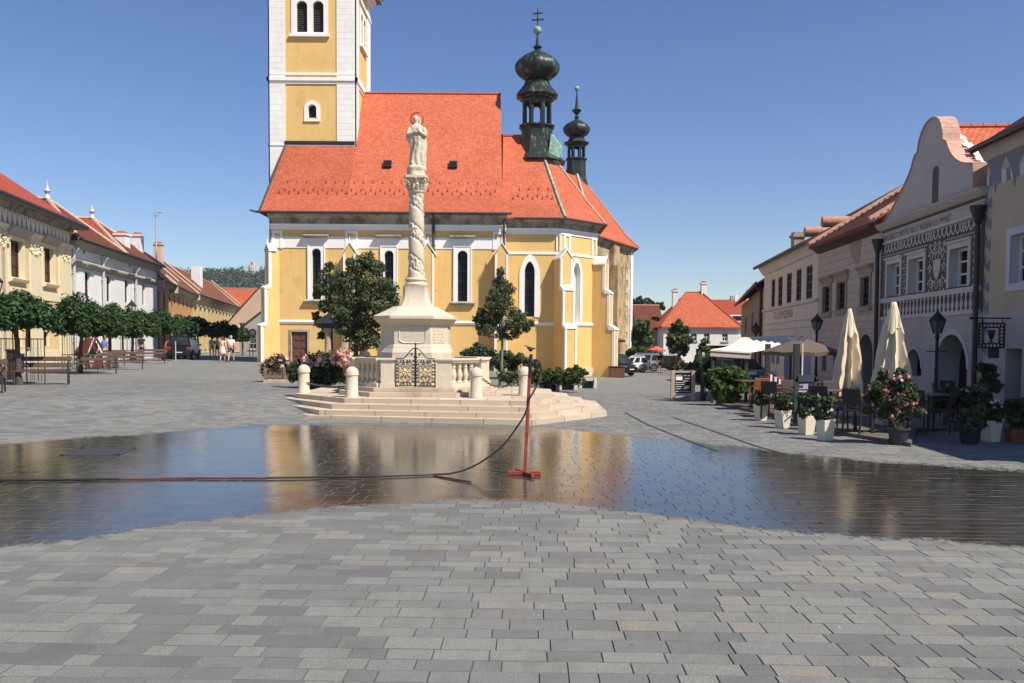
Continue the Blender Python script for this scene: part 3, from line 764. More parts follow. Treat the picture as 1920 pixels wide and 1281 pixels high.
# --- lantern turret
def octa(r, z, c, ph=math.pi / 8, n=8): return [(c[0] + r * math.cos(ph + 2 * math.pi * j / n), c[1] + r * math.sin(ph + 2 * math.pi * j / n), c[2] + z) for j in range(n)]
def turret(par, c, k, zlist, n=8, big=True):
    """c: axis at z=0; zlist: heights for base, sill, arcade top, skirt, neck, onion top, ball, tip"""
    C = MT['copper']; zb, zs, za, zk, zn, zo, zt, zball, ztip = zlist
    c = Vector((c[0], c[1], 0)); A = math.pi / n
    mb = MB(); mb.rings([octa(1.75 * k, zb - 1.4 * k, c, A), octa(1.36 * k, zb, c, A), octa(1.26 * k, zb + .3 * k, c, A), octa(1.2 * k, zs - .1 * k, c, A), octa(1.38 * k, zs, c, A), octa(1.38 * k, zs + .1 * k, c, A), octa(1.15 * k, zs + .16 * k, c, A)], C)
    build('turret_base', mb, par)
    mb = MB()   # open arcade: eight posts, arched heads
    for j in range(n):
        a0 = A + 2 * math.pi * j / n; a1 = a0 + 2 * math.pi / n
        p0 = c + Vector((math.cos(a0), math.sin(a0), 0)) * 1.14 * k; p1 = c + Vector((math.cos(a1), math.sin(a1), 0)) * 1.14 * k
        fr = Fr((p0.x, p0.y), (p1.x, p1.y)); w = fr.L; hs = dict(u0=w * .2, u1=w * .8, z0=zs + .12 * k, z1=za - .22 * k, depth=.14 * k, arch='round')
        fr.wall(mb, 0, w, zs + .05 * k, za, [hs], C); fr.wall(mb, 0, w, zs + .05 * k, za, [hs], C, d=-.14 * k)
    build('arcade', mb, par)
    mb = MB(); mb.rings([octa(1.1 * k, za - .06 * k, c, A), octa(1.32 * k, za, c, A), octa(1.36 * k, za + .1 * k, c, A), octa(1.62 * k, za + .22 * k, c, A), octa(1.6 * k, za + .3 * k, c, A), octa(1.2 * k, zk - .3 * k, c, A), octa(.98 * k, zk, c, A), octa(1.0 * k, zk + .12 * k, c, A), octa(.8 * k, zn, c, A)], C)
    build('turret_skirt', mb, par)
    mb = MB(); rs = []; H = zo - zn
    for i in range(15):
        t = i / 14; prof = [(.0, .76), (.06, .92), (.14, 1.25), (.25, 1.5), (.38, 1.62), (.5, 1.6), (.62, 1.44), (.72, 1.16), (.80, .82), (.87, .52), (.93, .3), (1, .16)]
        for (t0, r0), (t1, r1) in zip(prof, prof[1:]):
            if t0 <= t <= t1 + 1e-6: r = r0 + (r1 - r0) * (t - t0) / (t1 - t0); break
        ring = []
        for j in range(n * 6):
            a = A + 2 * math.pi * j / (n * 6); lob = abs(math.cos(n * (a - A) / 2 + math.pi / 2)) ; rr = r * k * (.93 + .09 * lob ** .7)
            ring.append((c.x + rr * math.cos(a), c.y + rr * math.sin(a), zn + H * t))
        rs.append(ring)
    mb.rings(rs, C); build('onion_dome', mb, par, smooth=50)
    mb = MB(); mb.lathe([(.2 * k, zo), (.34 * k, zo + .12 * k), (.14 * k, zo + .25 * k), (.11 * k, zt), (.06 * k, zball - .3 * k), (.04 * k, zball)], c, MT['copper'], 10)
    mb.sphere(c + Vector((0, 0, zball)), .30 * k, MT['verdigris']); build('finial', mb, par, smooth=40)
    return c
tc = (1.68, 63.2); Zt = lambda py: W(1000, py, 63.2).z
c = turret(church, tc, 1.0, [Zt(296), Zt(240), Zt(188), Zt(160), Zt(153), Zt(92), Zt(78), Zt(57), Zt(18)])
mb = MB(); z0, z1 = Zt(57) + .25, Zt(17); mb.bar((c.x, c.y, z0), (c.x, c.y, z1), .09, .09, MT['darkmetal'])
for py, w in ((38, .45), (26, .36)): mb.bar((c.x - w, c.y, Zt(py)), (c.x + w, c.y, Zt(py) + .06), .09, .09, MT['darkmetal'])
build('double_cross', mb, church)
mb = MB()   # flared copper apron with green streaks
mb.rings([octa(2.1, Zt(306), Vector((c.x + .15, c.y, 0))), octa(1.5, Zt(292), c), octa(1.24, Zt(262), c)], MT['copper'], True, False)
mb.obox((c.x + 1.35, c.y - .85, Zt(288)), (.34, .1, -.42), (.1, .2, 0), (.1, 0, .75), MT['verdigris'])
build('turret_apron', mb, church)
# --- tower
TX0, TX1, TY0, TY1 = -17.28, -11.2, 61.2, 67.2; TZ1 = 28.4
zt_ = lambda py: W(580, py, TY0).z
FT = Fr((TX0, TY0), (TX1, TY0)); FTR = Fr((TX1, TY0), (TX1, TY1)); FTL = Fr((TX0, TY1), (TX0, TY0)); FTB = Fr((TX1, TY1), (TX0, TY1))
tw = []
th = [dict(u0=FT.u(a), u1=FT.u(b), z1=zt_(2), z0=zt_(61), depth=.3, arch='round') for a, b in ((559, 579), (589, 609))] + [dict(u0=FT.u(579.5), u1=FT.u(595), z1=zt_(196), z0=zt_(221), depth=.3, arch='round')]
rh = [dict(u0=2.0, u1=2.75, z1=zt_(2), z0=zt_(61), depth=.3, arch='round'), dict(u0=3.1, u1=3.85, z1=zt_(2), z0=zt_(61), depth=.3, arch='round')]
mb = MB(); FT.wall(mb, 0, FT.L, 5, TZ1, th, O, rev=T); FTR.wall(mb, 0, FTR.L, 5, TZ1, rh, O, rev=T); FTL.wall(mb, 0, FTL.L, 0, TZ1, [], O); FTB.wall(mb, 0, FTB.L, 0, TZ1, [], O)
FT.wall(mb, 0, FT.L, 0, 5, [], O)
build('tower_wall', mb, church)
mb = MB()
for fr in (FT, FTR, FTL):
    for u0, u1 in ((-.06, 1.12), (fr.L - 1.32, fr.L + .06)):
        a, b, z0, z1 = u0, u1, 4, TZ1 - .2
        mb.quad(fr.p(a, z0, .06), fr.p(b, z0, .06), fr.p(b, z1, .06), fr.p(a, z1, .06), MT['trimc'], [(a, z0), (b, z0), (b, z1), (a, z1)])
        for u in (a, b): mb.quad(fr.p(u, z0, .06), fr.p(u, z0, -.02), fr.p(u, z1, -.02), fr.p(u, z1, .06), MT['trimc'], [(0, z0), (.08, z0), (.08, z1), (0, z1)])
build('tower_pilaster', mb, church)
for zz, h, d in ((zt_(149), .24, .16), (zt_(155), .2, .075), (zt_(139), .16, .075), (zt_(272.5), .1, .1), (zt_(2) + .75, .22, .12)):
    mb = MB()
    for fr in (FT, FTR, FTL): fr.box(mb, -d, fr.L + d, zz - h / 2, zz + h / 2, -.02, d, T)
    build('string_course', mb, church)
mb = MB()
for k, (o_, z, h) in enumerate(((.2, TZ1 - .9, .3), (.45, TZ1 - .6, .3), (.85, TZ1 - .3, .25))): mb.box(TX0 - o_, TX1 + o_, TY0 - o_, TY1 + o_, z, z + h, T if k < 2 else MT['cornice'])
build('tower_cornice', mb, church)
mb = MB(); cx, cy = (TX0 + TX1) / 2, (TY0 + TY1) / 2
mb.rings([[(cx + s * (3.95 * k), cy + q * (3.95 * k), TZ1 - .05 + z) for s, q in ((-1, -1), (1, -1), (1, 1), (-1, 1))] for k, z in ((1, 0), (.97, .2), (.7, 1.7), (.35, 4.5), (.02, 9))], MT['copper']); build('tower_roof', mb, church)
for fr, hs in ((FT, th), (FTR, rh)):
    for i, h in enumerate(hs):
        big = h['z1'] - h['z0'] > 1.4
        mb = MB(); n = 14 if big else 1
        if big:
            for k in range(n):
                z = h['z0'] + (h['z1'] - h['z0']) * (k + .5) / n; fr.slab(mb, [(h['u0'], z - .05), (h['u1'], z - .05), (h['u1'], z + .04), (h['u0'], z + .04)], -.24, -.17, MT['louver'])
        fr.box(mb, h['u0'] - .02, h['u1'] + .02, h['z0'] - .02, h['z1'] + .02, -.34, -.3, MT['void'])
        build('louver' if big else 'dark_opening', mb, church)
for fr, a, b, z0, z1, hs in ((FT, FT.u(549.5), FT.u(617), zt_(66), zt_(2) + .3, th[:2]), (FT, FT.u(572.5), FT.u(602), zt_(225), zt_(189), th[2:]), (FTR, 1.8, 4.05, zt_(66), zt_(2) + .3, rh)):
    mb = MB()
    if len(hs) == 1:
        h = hs[0]; o = archpts(a, b, z0, z1, 'round'); i = archpts(h['u0'], h['u1'], h['z0'], h['z1'], 'round'); Oo = [(a, z0)] + o + [(b, z0)]; Ii = [(h['u0'], h['z0'])] + i + [(h['u1'], h['z0'])]
        for k in range(len(Oo) - 1): mb.add([fr.p(*Oo[k], .05), fr.p(*Oo[k + 1], .05), fr.p(*Ii[k + 1], .05), fr.p(*Ii[k], .05), fr.p(*Oo[k], -.02), fr.p(*Oo[k + 1], -.02)], [(0, 1, 2, 3), (0, 4, 5, 1)], T)
        fr.box(mb, a, b, z0 - .12, z0 + .06, -.02, .1, T)
    else:
        fr.wall(mb, a, b, z0, z1, [dict(h, depth=.08) for h in hs], T, d=.06, edge=-.02); fr.box(mb, a - .12, b + .12, z0 - .14, z0 + .04, -.02, .2, T)
    build('window_surround', mb, church)

# ------------------------------------------------------------------ stone chapel behind, with its own small turret
chap = thing('stone_chapel', 'older bare stone chapel with red roof and small onion turret behind the church', 'chapel', (6, 80, gz(6, 80)))
Q = [(-3, 72), (6.5, 72), (11.3, 81.6), (11.3, 90), (-3, 90)]; zq = 10.9
FQ = Fr(Q[1], Q[2]); FQ0 = Fr(Q[0], Q[1]); FQ2 = Fr(Q[2], Q[3]); mb = MB()
gh = dict(u0=FQ.u(1126), u1=FQ.u(1132.5), z1=FQ.z(1129, 488), z0=FQ.z(1129, 590), depth=.12, arch='point')
FQ.wall(mb, 0, FQ.L, -1, zq, [gh], MT['oldstone']); FQ0.wall(mb, 0, FQ0.L, -1, zq, [], MT['oldstone']); FQ2.wall(mb, 0, FQ2.L, -1, zq, [], MT['oldstone'])
FQ.box(mb, gh['u0'], gh['u1'], gh['z0'], gh['z1'], -.2, -.12, MT['oldstone2'])
build('wall', mb, chap)
mb = MB()
for a, b, d, m in ((1140, 1163, .9, 'oldstone'),):
    u0, u1 = FQ.u(a) , FQ.u(b)
    u0, u1 = FQ.L * .42, FQ.L * .72
    for z0, z1, dd in ((-1, FQ.z(1150, 635), 1.1), (FQ.z(1150, 635), FQ.z(1150, 500), .85), (FQ.z(1150, 500), FQ.z(1150, 462), .45)): FQ.box(mb, u0, u0 + 1.5, z0, z1, -.1, dd, MT['oldstone'])
    FQ.prof(mb, u0 - .1, u0 + 1.6, [(0, FQ.z(1150, 638)), (1.25, FQ.z(1150, 638)), (1.25, FQ.z(1150, 635)), (0, FQ.z(1150, 631))], MT['cornice'])
build('buttress', mb, chap)
mb = MB(); FQ.box(mb, FQ.L - 1.25, FQ.L - .75, -.5, zq - .8, -.02, .10, MT['oldstone2']); FQ.box(mb, FQ.L - .5, FQ.L + .1, -1, zq - .3, -.02, .12, MT['trim'])
for k in range(8): FQ.box(mb, FQ.L - 1.75 + .12 * (k % 2), FQ.L - 1.25, .5 + k * 1.2, 1.1 + k * 1.2, -.02, .06, MT['oldstone2'])
build('corner_strip', mb, chap)
mb = MB(); AP = Vector((6.1, 84, 18.6)); EV = [Vector(p) for p in ((-3.5, 71.5, zq), (6.85, 71.5, zq), (11.95, 81.5, zq), (11.95, 90.5, zq), (-3.5, 90.5, zq))]
RIDG = Vector((-3.5, 84, 18.6)); tops = [RIDG, AP, AP, AP, RIDG]
KK = [e.lerp(Vector((t.x if i else -3.5, t.y, t.z)), .2) for i, (e, t) in enumerate(zip(EV, tops))]
for k in KK: k.z = zq + 1.15
for i in range(4):
    roofq(mb, EV[i], EV[i + 1], KK[i + 1], KK[i], MT['tile'])
    if tops[i] == tops[i + 1]: roofq(mb, KK[i], KK[i + 1], tops[i], tops[i], MT['tile'])
    else: roofq(mb, KK[i], KK[i + 1], tops[i + 1], tops[i], MT['tile'])
mb.tube([EV[1] + Vector((0, 0, .05)), KK[1] + Vector((0, 0, .08)), AP], .13, MT['ridgepale'], 6); mb.tube([EV[2] + Vector((0, 0, .05)), KK[2] + Vector((0, 0, .08)), AP], .1, MT['ridgetile'], 6)
build('roof', mb, chap)
mb = MB(); FQ.prof(mb, -.1, FQ.L + .1, [(-.01, zq - .5), (.1, zq - .5), (.4, zq - .12), (.4, zq), (-.01, zq)], MT['cornice']); build('cornice', mb, chap)
Zs = lambda py: W(1077, py, 84).z
turret(chap, (6.1, 84), .80, [Zs(338), Zs(300), Zs(273), Zs(262), Zs(259), Zs(222), Zs(190), Zs(166), Zs(156)])
mb = MB(); mb.lathe([(.18, Zs(224)), (.12, Zs(216)), (.5, Zs(207)), (.2, Zs(203)), (.12, Zs(190)), (.04, Zs(170))], (6.1, 84, 0), MT['copper'], 8); build('spire', mb, chap)
# ------------------------------------------------------------------ Marian column
L, LS = MT['lime'], MT['limes']
MC = Vector((-2.5, 22.55, 0))
mon = thing('column_monument', 'pale limestone column monument with haloed statue, pedestal and stepped base', 'monument', (MC.x, MC.y, 0))
STEP = []
def at(px, py, z):
    d = ray(px, py); k = (z - CH) / d.z; p = CAMP + d * k; return Vector((p.x, p.y, z))
TOPS = [(.11, (575, 779), (1000, 788), (1138, 772)), (.22, (598, 769), (997, 776), (1105, 763)), (.33, (622, 758), (994, 764), (1073, 754)), (.44, (646, 747), (990, 752), (1038, 745))]
M_STEP = coursed('step_stone', (.54, .44, .33), (.20, .15, .11), 1.15, .9, .012, .14)
for i, (z, l1, r1, r2) in enumerate(TOPS):
    A, B, C = at(*l1, z), at(*r1, z), at(*r2, z)
    k = (3 - i) * .30
    poly = [A, B, C, Vector((C.x + .1, 24.6, z)), Vector((C.x - 1.5, 26.4 + k, z)), Vector((-4.2, 26.4 + k, z)), Vector((-5.5 - k * .7, 24.9, z)), Vector((-5.5 - k * .7, 21.6 - k * .5, z))]
    mb = MB(); n = len(poly); zb = -.02 if i == 0 else z - .114
    mb.add([(p.x, p.y, z) for p in poly], [tuple(range(n))], M_STEP, [[(p.x, p.y * .8 + .3 * i) for p in poly]])
    per = 0
    for a, b in zip(poly, poly[1:] + poly[:1]):
        l = (b - a).length; off = i * .43
        mb.quad((a.x, a.y, zb), (b.x, b.y, zb), b, a, M_STEP, [(per + off, .2), (per + l + off, .2), (per + l + off, .4), (per + off, .4)]); per += l
    build('step', mb, mon, bevel=.012)
def octp(cx, cy, half, ch, z, apo):
    """octagon: front half-width, diagonal offset, front distance"""
    a = half; y0 = cy - apo; y1 = cy + apo
    return [Vector(p) for p in ((cx - a, y0, z), (cx + a, y0, z), (cx + a + ch, y0 + ch, z), (cx + a + ch, y1 - ch, z), (cx + a, y1, z), (cx - a, y1, z), (cx - a - ch, y1 - ch, z), (cx - a - ch, y0 + ch, z))]
BX, BY = -2.38, 22.6
for z0, z1, e in ((.44, .55, .32), (.55, .655, .14)):
    mb = MB(); P0 = octp(BX, BY, .92 + e * .4, .76 + e * .5, z0, 1.8 + e); mb.prism(P0, (0, 0, z1 - z0), LS); build('plinth', mb, mon, bevel=.01)
# pedestal
PX, PY = -2.53, 22.5
def ped(mb, prof, mat=L, cap=(True, True)):
    mb.rings([[p for p in octp(PX, PY, h, c, z, h + c)] for h, c, z in prof], mat, *cap)
mb = MB(); ped(mb, [(.51, .46, .655), (.51, .46, 1.30), (.50, .45, 1.36), (.50, .45, 1.50), (.48, .43, 1.60), (.47, .42, 1.68), (.46, .41, 1.70), (.46, .41, 2.20), (.48, .43, 2.23), (.50, .46, 2.27), (.53, .47, 2.33), (.55, .49, 2.35), (.55, .49, 2.43), (.53, .47, 2.45), (.42, .35, 2.56), (.36, .20, 2.68)])
pedestal = build('pedestal', mb, mon, bevel=.008)
FP = Fr((PX - .46, PY - .87), (PX + .46, PY - .87))
mb = MB(); a = .1; pl = [(.12, 1.80), (.22, 1.74), (.70, 1.74), (.80, 1.80), (.80, 2.09), (.70, 2.15), (.22, 2.15), (.12, 2.09)]
inn = [(.46 + (u - .46) * .91, 1.945 + (z - 1.945) * .86) for u, z in pl]
for i in range(8):
    j = (i + 1) % 8; mb.add([FP.p(*pl[i], .018), FP.p(*pl[j], .018), FP.p(*inn[j], .004), FP.p(*inn[i], .004), FP.p(*pl[i], -.01), FP.p(*pl[j], -.01)], [(0, 1, 2, 3), (0, 4, 5, 1)], L)
build('panel', mb, pedestal)
FP2 = Fr((PX + .46, PY - .87), (PX + .87, PY - .46)); mb = MB()
M_CARVE = plain('carved_letters', (.30, .24, .18), .9, var=.2)
for r in range(7):
    u = .08
    while u < .5:
        w = rng.choice([.05, .08, .11]); w = min(w, .5 - u)
        for k in range(int(w / .022)): FP2.box(mb, u + k * .022, u + k * .022 + .009, 2.10 - r * .075, 2.135 - r * .075, -.004, .003, M_CARVE)
        u += w + .03
build('inscription', mb, pedestal)['kind'] = 'stuff'
# bell shaped base, shaft, capital
mb = MB(); rs = []
for h, z in ((.44, 2.62), (.42, 2.70), (.37, 2.80), (.335, 2.92), (.32, 3.05), (.315, 3.20), (.325, 3.22)):
    ch_ = h * .22; rs.append(octp(PX, PY, h - ch_, ch_, z, h))
mb.rings(rs, L); mb.lathe([(.27, 3.2), (.30, 3.23), (.31, 3.27), (.29, 3.31), (.25, 3.33), (.25, 3.36), (.28, 3.38), (.28, 3.41), (.235, 3.44)], (PX, PY, 0), L, 28)
build('column_base', mb, mon, smooth=35)
mb = MB(); rs = []; z0, z1 = 3.43, 5.66; NZ, NA = 130, 84
for i in range(NZ + 1):
    t = i / NZ; z = z0 + (z1 - z0) * t; r0 = .208 - .022 * t; ring = []
    for j in range(NA):
        a = 2 * math.pi * j / NA; fr_ = (a / (2 * math.pi) + t * 2.7) % 1.0
        g = math.exp(-(min(fr_, 1 - fr_) / .045) ** 2) + .8 * math.exp(-((fr_ - .42) / .04) ** 2)
        if .42 < fr_: q = 1 + .045 * math.sin(math.pi * (fr_ - .42) / .58)
        else:
            c3 = Vector((math.cos(a) * 4, math.sin(a) * 4, z * 11)); q = .97 + .20 * max(-.35, mnoise.noise(c3) + .5 * mnoise.noise(c3 * 2.3))
        q = r0 * (q - .15 * g * min(1, 12 * t, 12 * (1 - t)))
        ring.append((PX + q * math.cos(a), PY + q * math.sin(a), z))
    rs.append(ring)
mb.rings(rs, L); build('twisted_shaft', mb, mon, smooth=60)
mb = MB(); mb.lathe([(.2, 5.64), (.225, 5.67), (.225, 5.70), (.19, 5.72), (.20, 5.78), (.235, 5.86), (.27, 5.93), (.29, 5.99)], (PX, PY, 0), L, 24)
for a in (math.pi / 4, 3 * math.pi / 4, 5 * math.pi / 4, 7 * math.pi / 4):
    c = Vector((PX + .27 * math.cos(a), PY + .27 * math.sin(a), 5.93)); t = Vector((-math.sin(a), math.cos(a), 0)); o = Vector((math.cos(a), math.sin(a), 0))
    pts = []
    for k in range(22): th = k * .5; rr = .085 * (1 - k / 26); pts.append(c + o * rr * math.cos(th) * 1 + Vector((0, 0, rr * math.sin(th))))
    mb.tube(pts, [.032 - .0008 * k for k in range(22)], L, 6); mb.tube([c - t * .05, c + t * .05], .062, L, 12)
for k in range(14):
    a = 2 * math.pi * k / 14; o = Vector((math.cos(a), math.sin(a), 0)); b = Vector((PX, PY, 0)) + o * .2
    mb.tube([b + Vector((0, 0, 5.73)), b + o * .03 + Vector((0, 0, 5.8)), b + o * .075 + Vector((0, 0, 5.86)), b + o * .08 + Vector((0, 0, 5.83))], [.04, .045, .03, .015], L, 6)
mb.rings([octp(PX, PY, h - .05, .05, z, h) for h, z in ((.28, 5.99), (.30, 6.01), (.30, 6.06), (.27, 6.075))], L)
for s in (-1, 1): mb.sphere((PX, PY - .29 * 1.0, 5.975), .05, L, 10, 6)
build('capital', mb, mon, smooth=40)
mb = MB(); mb.lathe([(.24, 6.07), (.25, 6.12), (.22, 6.16), (.235, 6.22), (.26, 6.28), (.24, 6.33), (.15, 6.36)], (PX, PY, 0), L, 20, fn=lambda a, z: 1 + .1 * math.sin(5 * a + z * 9)); build('cloud_base', mb, mon, smooth=60)
# statue, one continuous robed figure
mb = MB(); rs = []; NA = 64
SX, SY = PX + .01, PY
prof = [(6.30, .19, .15, 0), (6.36, .215, .17, 0), (6.5, .205, .165, .005), (6.7, .19, .155, .01), (6.85, .19, .15, .015), (6.98, .20, .15, .0), (7.08, .225, .155, -.02), (7.16, .215, .15, -.015), (7.24, .20, .14, .0), (7.32, .185, .125, .0), (7.38, .15, .10, .0), (7.415, .085, .075, .0), (7.44, .055, .055, 0), (7.465, .05, .052, -.005), (7.49, .06, .062, -.008), (7.525, .074, .078, -.01), (7.56, .078, .085, -.008), (7.595, .076, .084, -.005), (7.625, .06, .068, 0), (7.645, .03, .035, 0), (7.65, .005, .005, 0)]
for i in range(len(prof) - 1):
    (za, ax, ay, ox), (zb, bx, by, px_) = prof[i], prof[i + 1]; n = max(1, int((zb - za) / .02))
    for k in range(n):
        t = k / n; z = za + (zb - za) * t; rx = ax + (bx - ax) * t; ry = ay + (by - ay) * t; cx = ox + (px_ - ox) * t; ring = []
        fold = min(1, max(0, (7.4 - z) * 6)); body = min(1, max(0, (7.05 - z) * 4))
        for j in range(NA):
            a = 2 * math.pi * j / NA
            f = 1 + fold * (.085 * math.sin(9 * a + 3 * math.sin(z * 5) + z * 2) * (.4 + .6 * body) + .085 * math.sin(5 * a - z * 7 + 1) + .035 * mnoise.noise(Vector((math.cos(a) * 4, math.sin(a) * 4, z * 9))) * 2)
            f += fold * .22 * math.exp(-((a - 3.35) / .35) ** 2) * math.exp(-((z - 7.05) / .13) ** 2) * 2.0    # mantle billowing at one side
            f += fold * .10 * math.exp(-((a - 6.0) / .35) ** 2) * math.exp(-((z - 6.9) / .3) ** 2)
            lean = .035 * math.sin((z - 6.3) * 3.2)
            y = ry * f * math.sin(a)
            if z > 7.44 and math.sin(a) < 0: # nose and brow
                y -= .012 * math.exp(-((z - 7.535) / .02) ** 2) * math.exp(-((a - 4.712) / .18) ** 2) * 1.4
                y += .008 * math.exp(-((z - 7.56) / .012) ** 2) * (math.exp(-((a - 4.4) / .14) ** 2) + math.exp(-((a - 5.02) / .14) ** 2))
            ring.append((SX + cx + lean + rx * f * math.cos(a), SY + y, z))
        rs.append(ring)
mb.rings(rs, L)
lean = .03 * math.sin(.9 * 3.2)
for s in (-1, 1):   # forearms folded over the breast with hands
    sh = Vector((SX + s * .165, SY - .03, 7.31)); el = Vector((SX + s * .215, SY - .09, 7.12)); wr = Vector((SX + s * .06, SY - .185, 7.20 + .02 * s)); 
    mb.tube([sh, sh.lerp(el, .5) + Vector((s * .02, 0, 0)), el, el.lerp(wr, .5) + Vector((0, -.01, 0)), wr], [.06, .068, .066, .05, .03], L, 10)
    hd_ = (Vector((-s * .5, -.1, .55))).normalized(); mb.tube([wr, wr + hd_ * .03, wr + hd_ * .055], [.024, .028, .02], L, 8)
    for f in range(4):
        b = wr + hd_ * .05 + Vector((0, -.004, -.018 + f * .012)); mb.tube([b, b + hd_ * (.035 - .004 * abs(f - 1.5)), b + hd_ * (.055 - .006 * abs(f - 1.5)) + Vector((0, .012, 0))], [.008, .0075, .005], L, 6)
    mb.tube([wr + Vector((0, -.015, .01)), wr + Vector((-s * .005, -.03, .045))], [.009, .006], L, 6)
for s in (-1, 1): mb.tube([Vector((SX + s * .045, SY + .01, 7.61)), Vector((SX + s * .066, SY + .03, 7.5)), Vector((SX + s * .072, SY + .035, 7.38)), Vector((SX + s * .12, SY + .02, 7.28))], [.03, .032, .03, .02], L, 8)
st = build('statue', mb, mon, smooth=70)
mb = MB(); c = Vector((SX, SY + .04, 7.57)); M_HALO = plain('halo_metal', (.30, .035, .02), .5, var=.3)
mb.tube([c + Vector((.165 * math.cos(2 * math.pi * k / 36), 0, .165 * math.sin(2 * math.pi * k / 36))) for k in range(37)], .016, M_HALO, 6)
for k in range(12):
    a = 2 * math.pi * k / 12 + .2; d = Vector((math.cos(a), 0, math.sin(a))); mb.obox(c + d * .165, d * .016, (0, .006, 0), Vector((-d.z, 0, d.x)) * .012, M_HALO)
build('halo', mb, st)
# balustrade
bz0, bz1 = .655, 1.37
def pier(P, t, n, w, dpt):
    mb = MB(); P = Vector((P[0], P[1], 0)); t = Vector(t); n = Vector(n)
    for (z0, z1, e) in ((bz0, bz0 + .1, .025), (bz0 + .1, bz1 - .09, 0), (bz1 - .09, bz1 - .05, .02), (bz1 - .05, bz1, .045)): mb.obox(P + Vector((0, 0, (z0 + z1) / 2)), t * (w / 2 + e), n * (dpt / 2 + e), (0, 0, (z1 - z0) / 2), L)
    build('pier', mb, mon, bevel=.006)
fy = BY - 1.8
xl, xr = at(712, 700, 1).x, 0
U = lambda px: (px - 960) / 1600 * fy
pier(((U(712) + U(739)) / 2, fy + .13), (1, 0, 0), (0, 1, 0), U(739) - U(712) - .04, .26); pier(((U(817) + U(848)) / 2, fy + .13), (1, 0, 0), (0, 1, 0), U(848) - U(817) - .04, .26)
rings_ = octp(BX, BY, .92, .76, 0, 1.8)
segs = [(rings_[1], rings_[2]), (rings_[2], rings_[3]), (rings_[3], rings_[4]), (rings_[4], rings_[5]), (rings_[5], rings_[6]), (rings_[6], rings_[7]), (rings_[7], rings_[0])]
BP = [(.075, 0), (.075, .04), (.045, .06), (.04, .09), (.062, .17), (.066, .22), (.045, .30), (.034, .36), (.05, .385), (.036, .41), (.042, .45), (.06, .47), (.06, .50)]
for a, b in segs:
    d = (b - a); l = d.length; d.normalize(); n = Vector((d.y, -d.x, 0)); a2 = a - n * .0
    mb = MB()
    for z0, z1, h in ((bz1 - .1, bz1 - .05, .10), (bz1 - .05, bz1 + .001, .13)):
        mb.obox((a + b) / 2 - n * .12 + Vector((0, 0, (z0 + z1) / 2)), d * (l / 2 - .02), n * h, (0, 0, (z1 - z0) / 2), L)
    ra = build('top_rail', mb, mon, bevel=.006)
    mb = MB(); mb.obox((a + b) / 2 - n * .12 + Vector((0, 0, bz0 + .05)), d * (l / 2 - .02), n * .11, (0, 0, .05), L); build('bottom_rail', mb, mon, bevel=.006)
    k = max(3, int(l / .19))
    for i in range(k):
        p = a + d * (l * (i + .75) / (k + .5)) - n * .12
        mb = MB(); mb.lathe([(r * 1.15, z * 1.04) for r, z in BP], (p.x, p.y, bz0 + .095), L, 12); build('baluster', mb, ra, smooth=40)
for i in (2, 3, 4, 5, 6, 7):
    P = rings_[i] * 1; c = Vector((BX, BY, 0)); o = (P - c); o.z = 0; o.normalize(); pier(P - o * .13, (-o.y, o.x, 0), o, .26, .26)
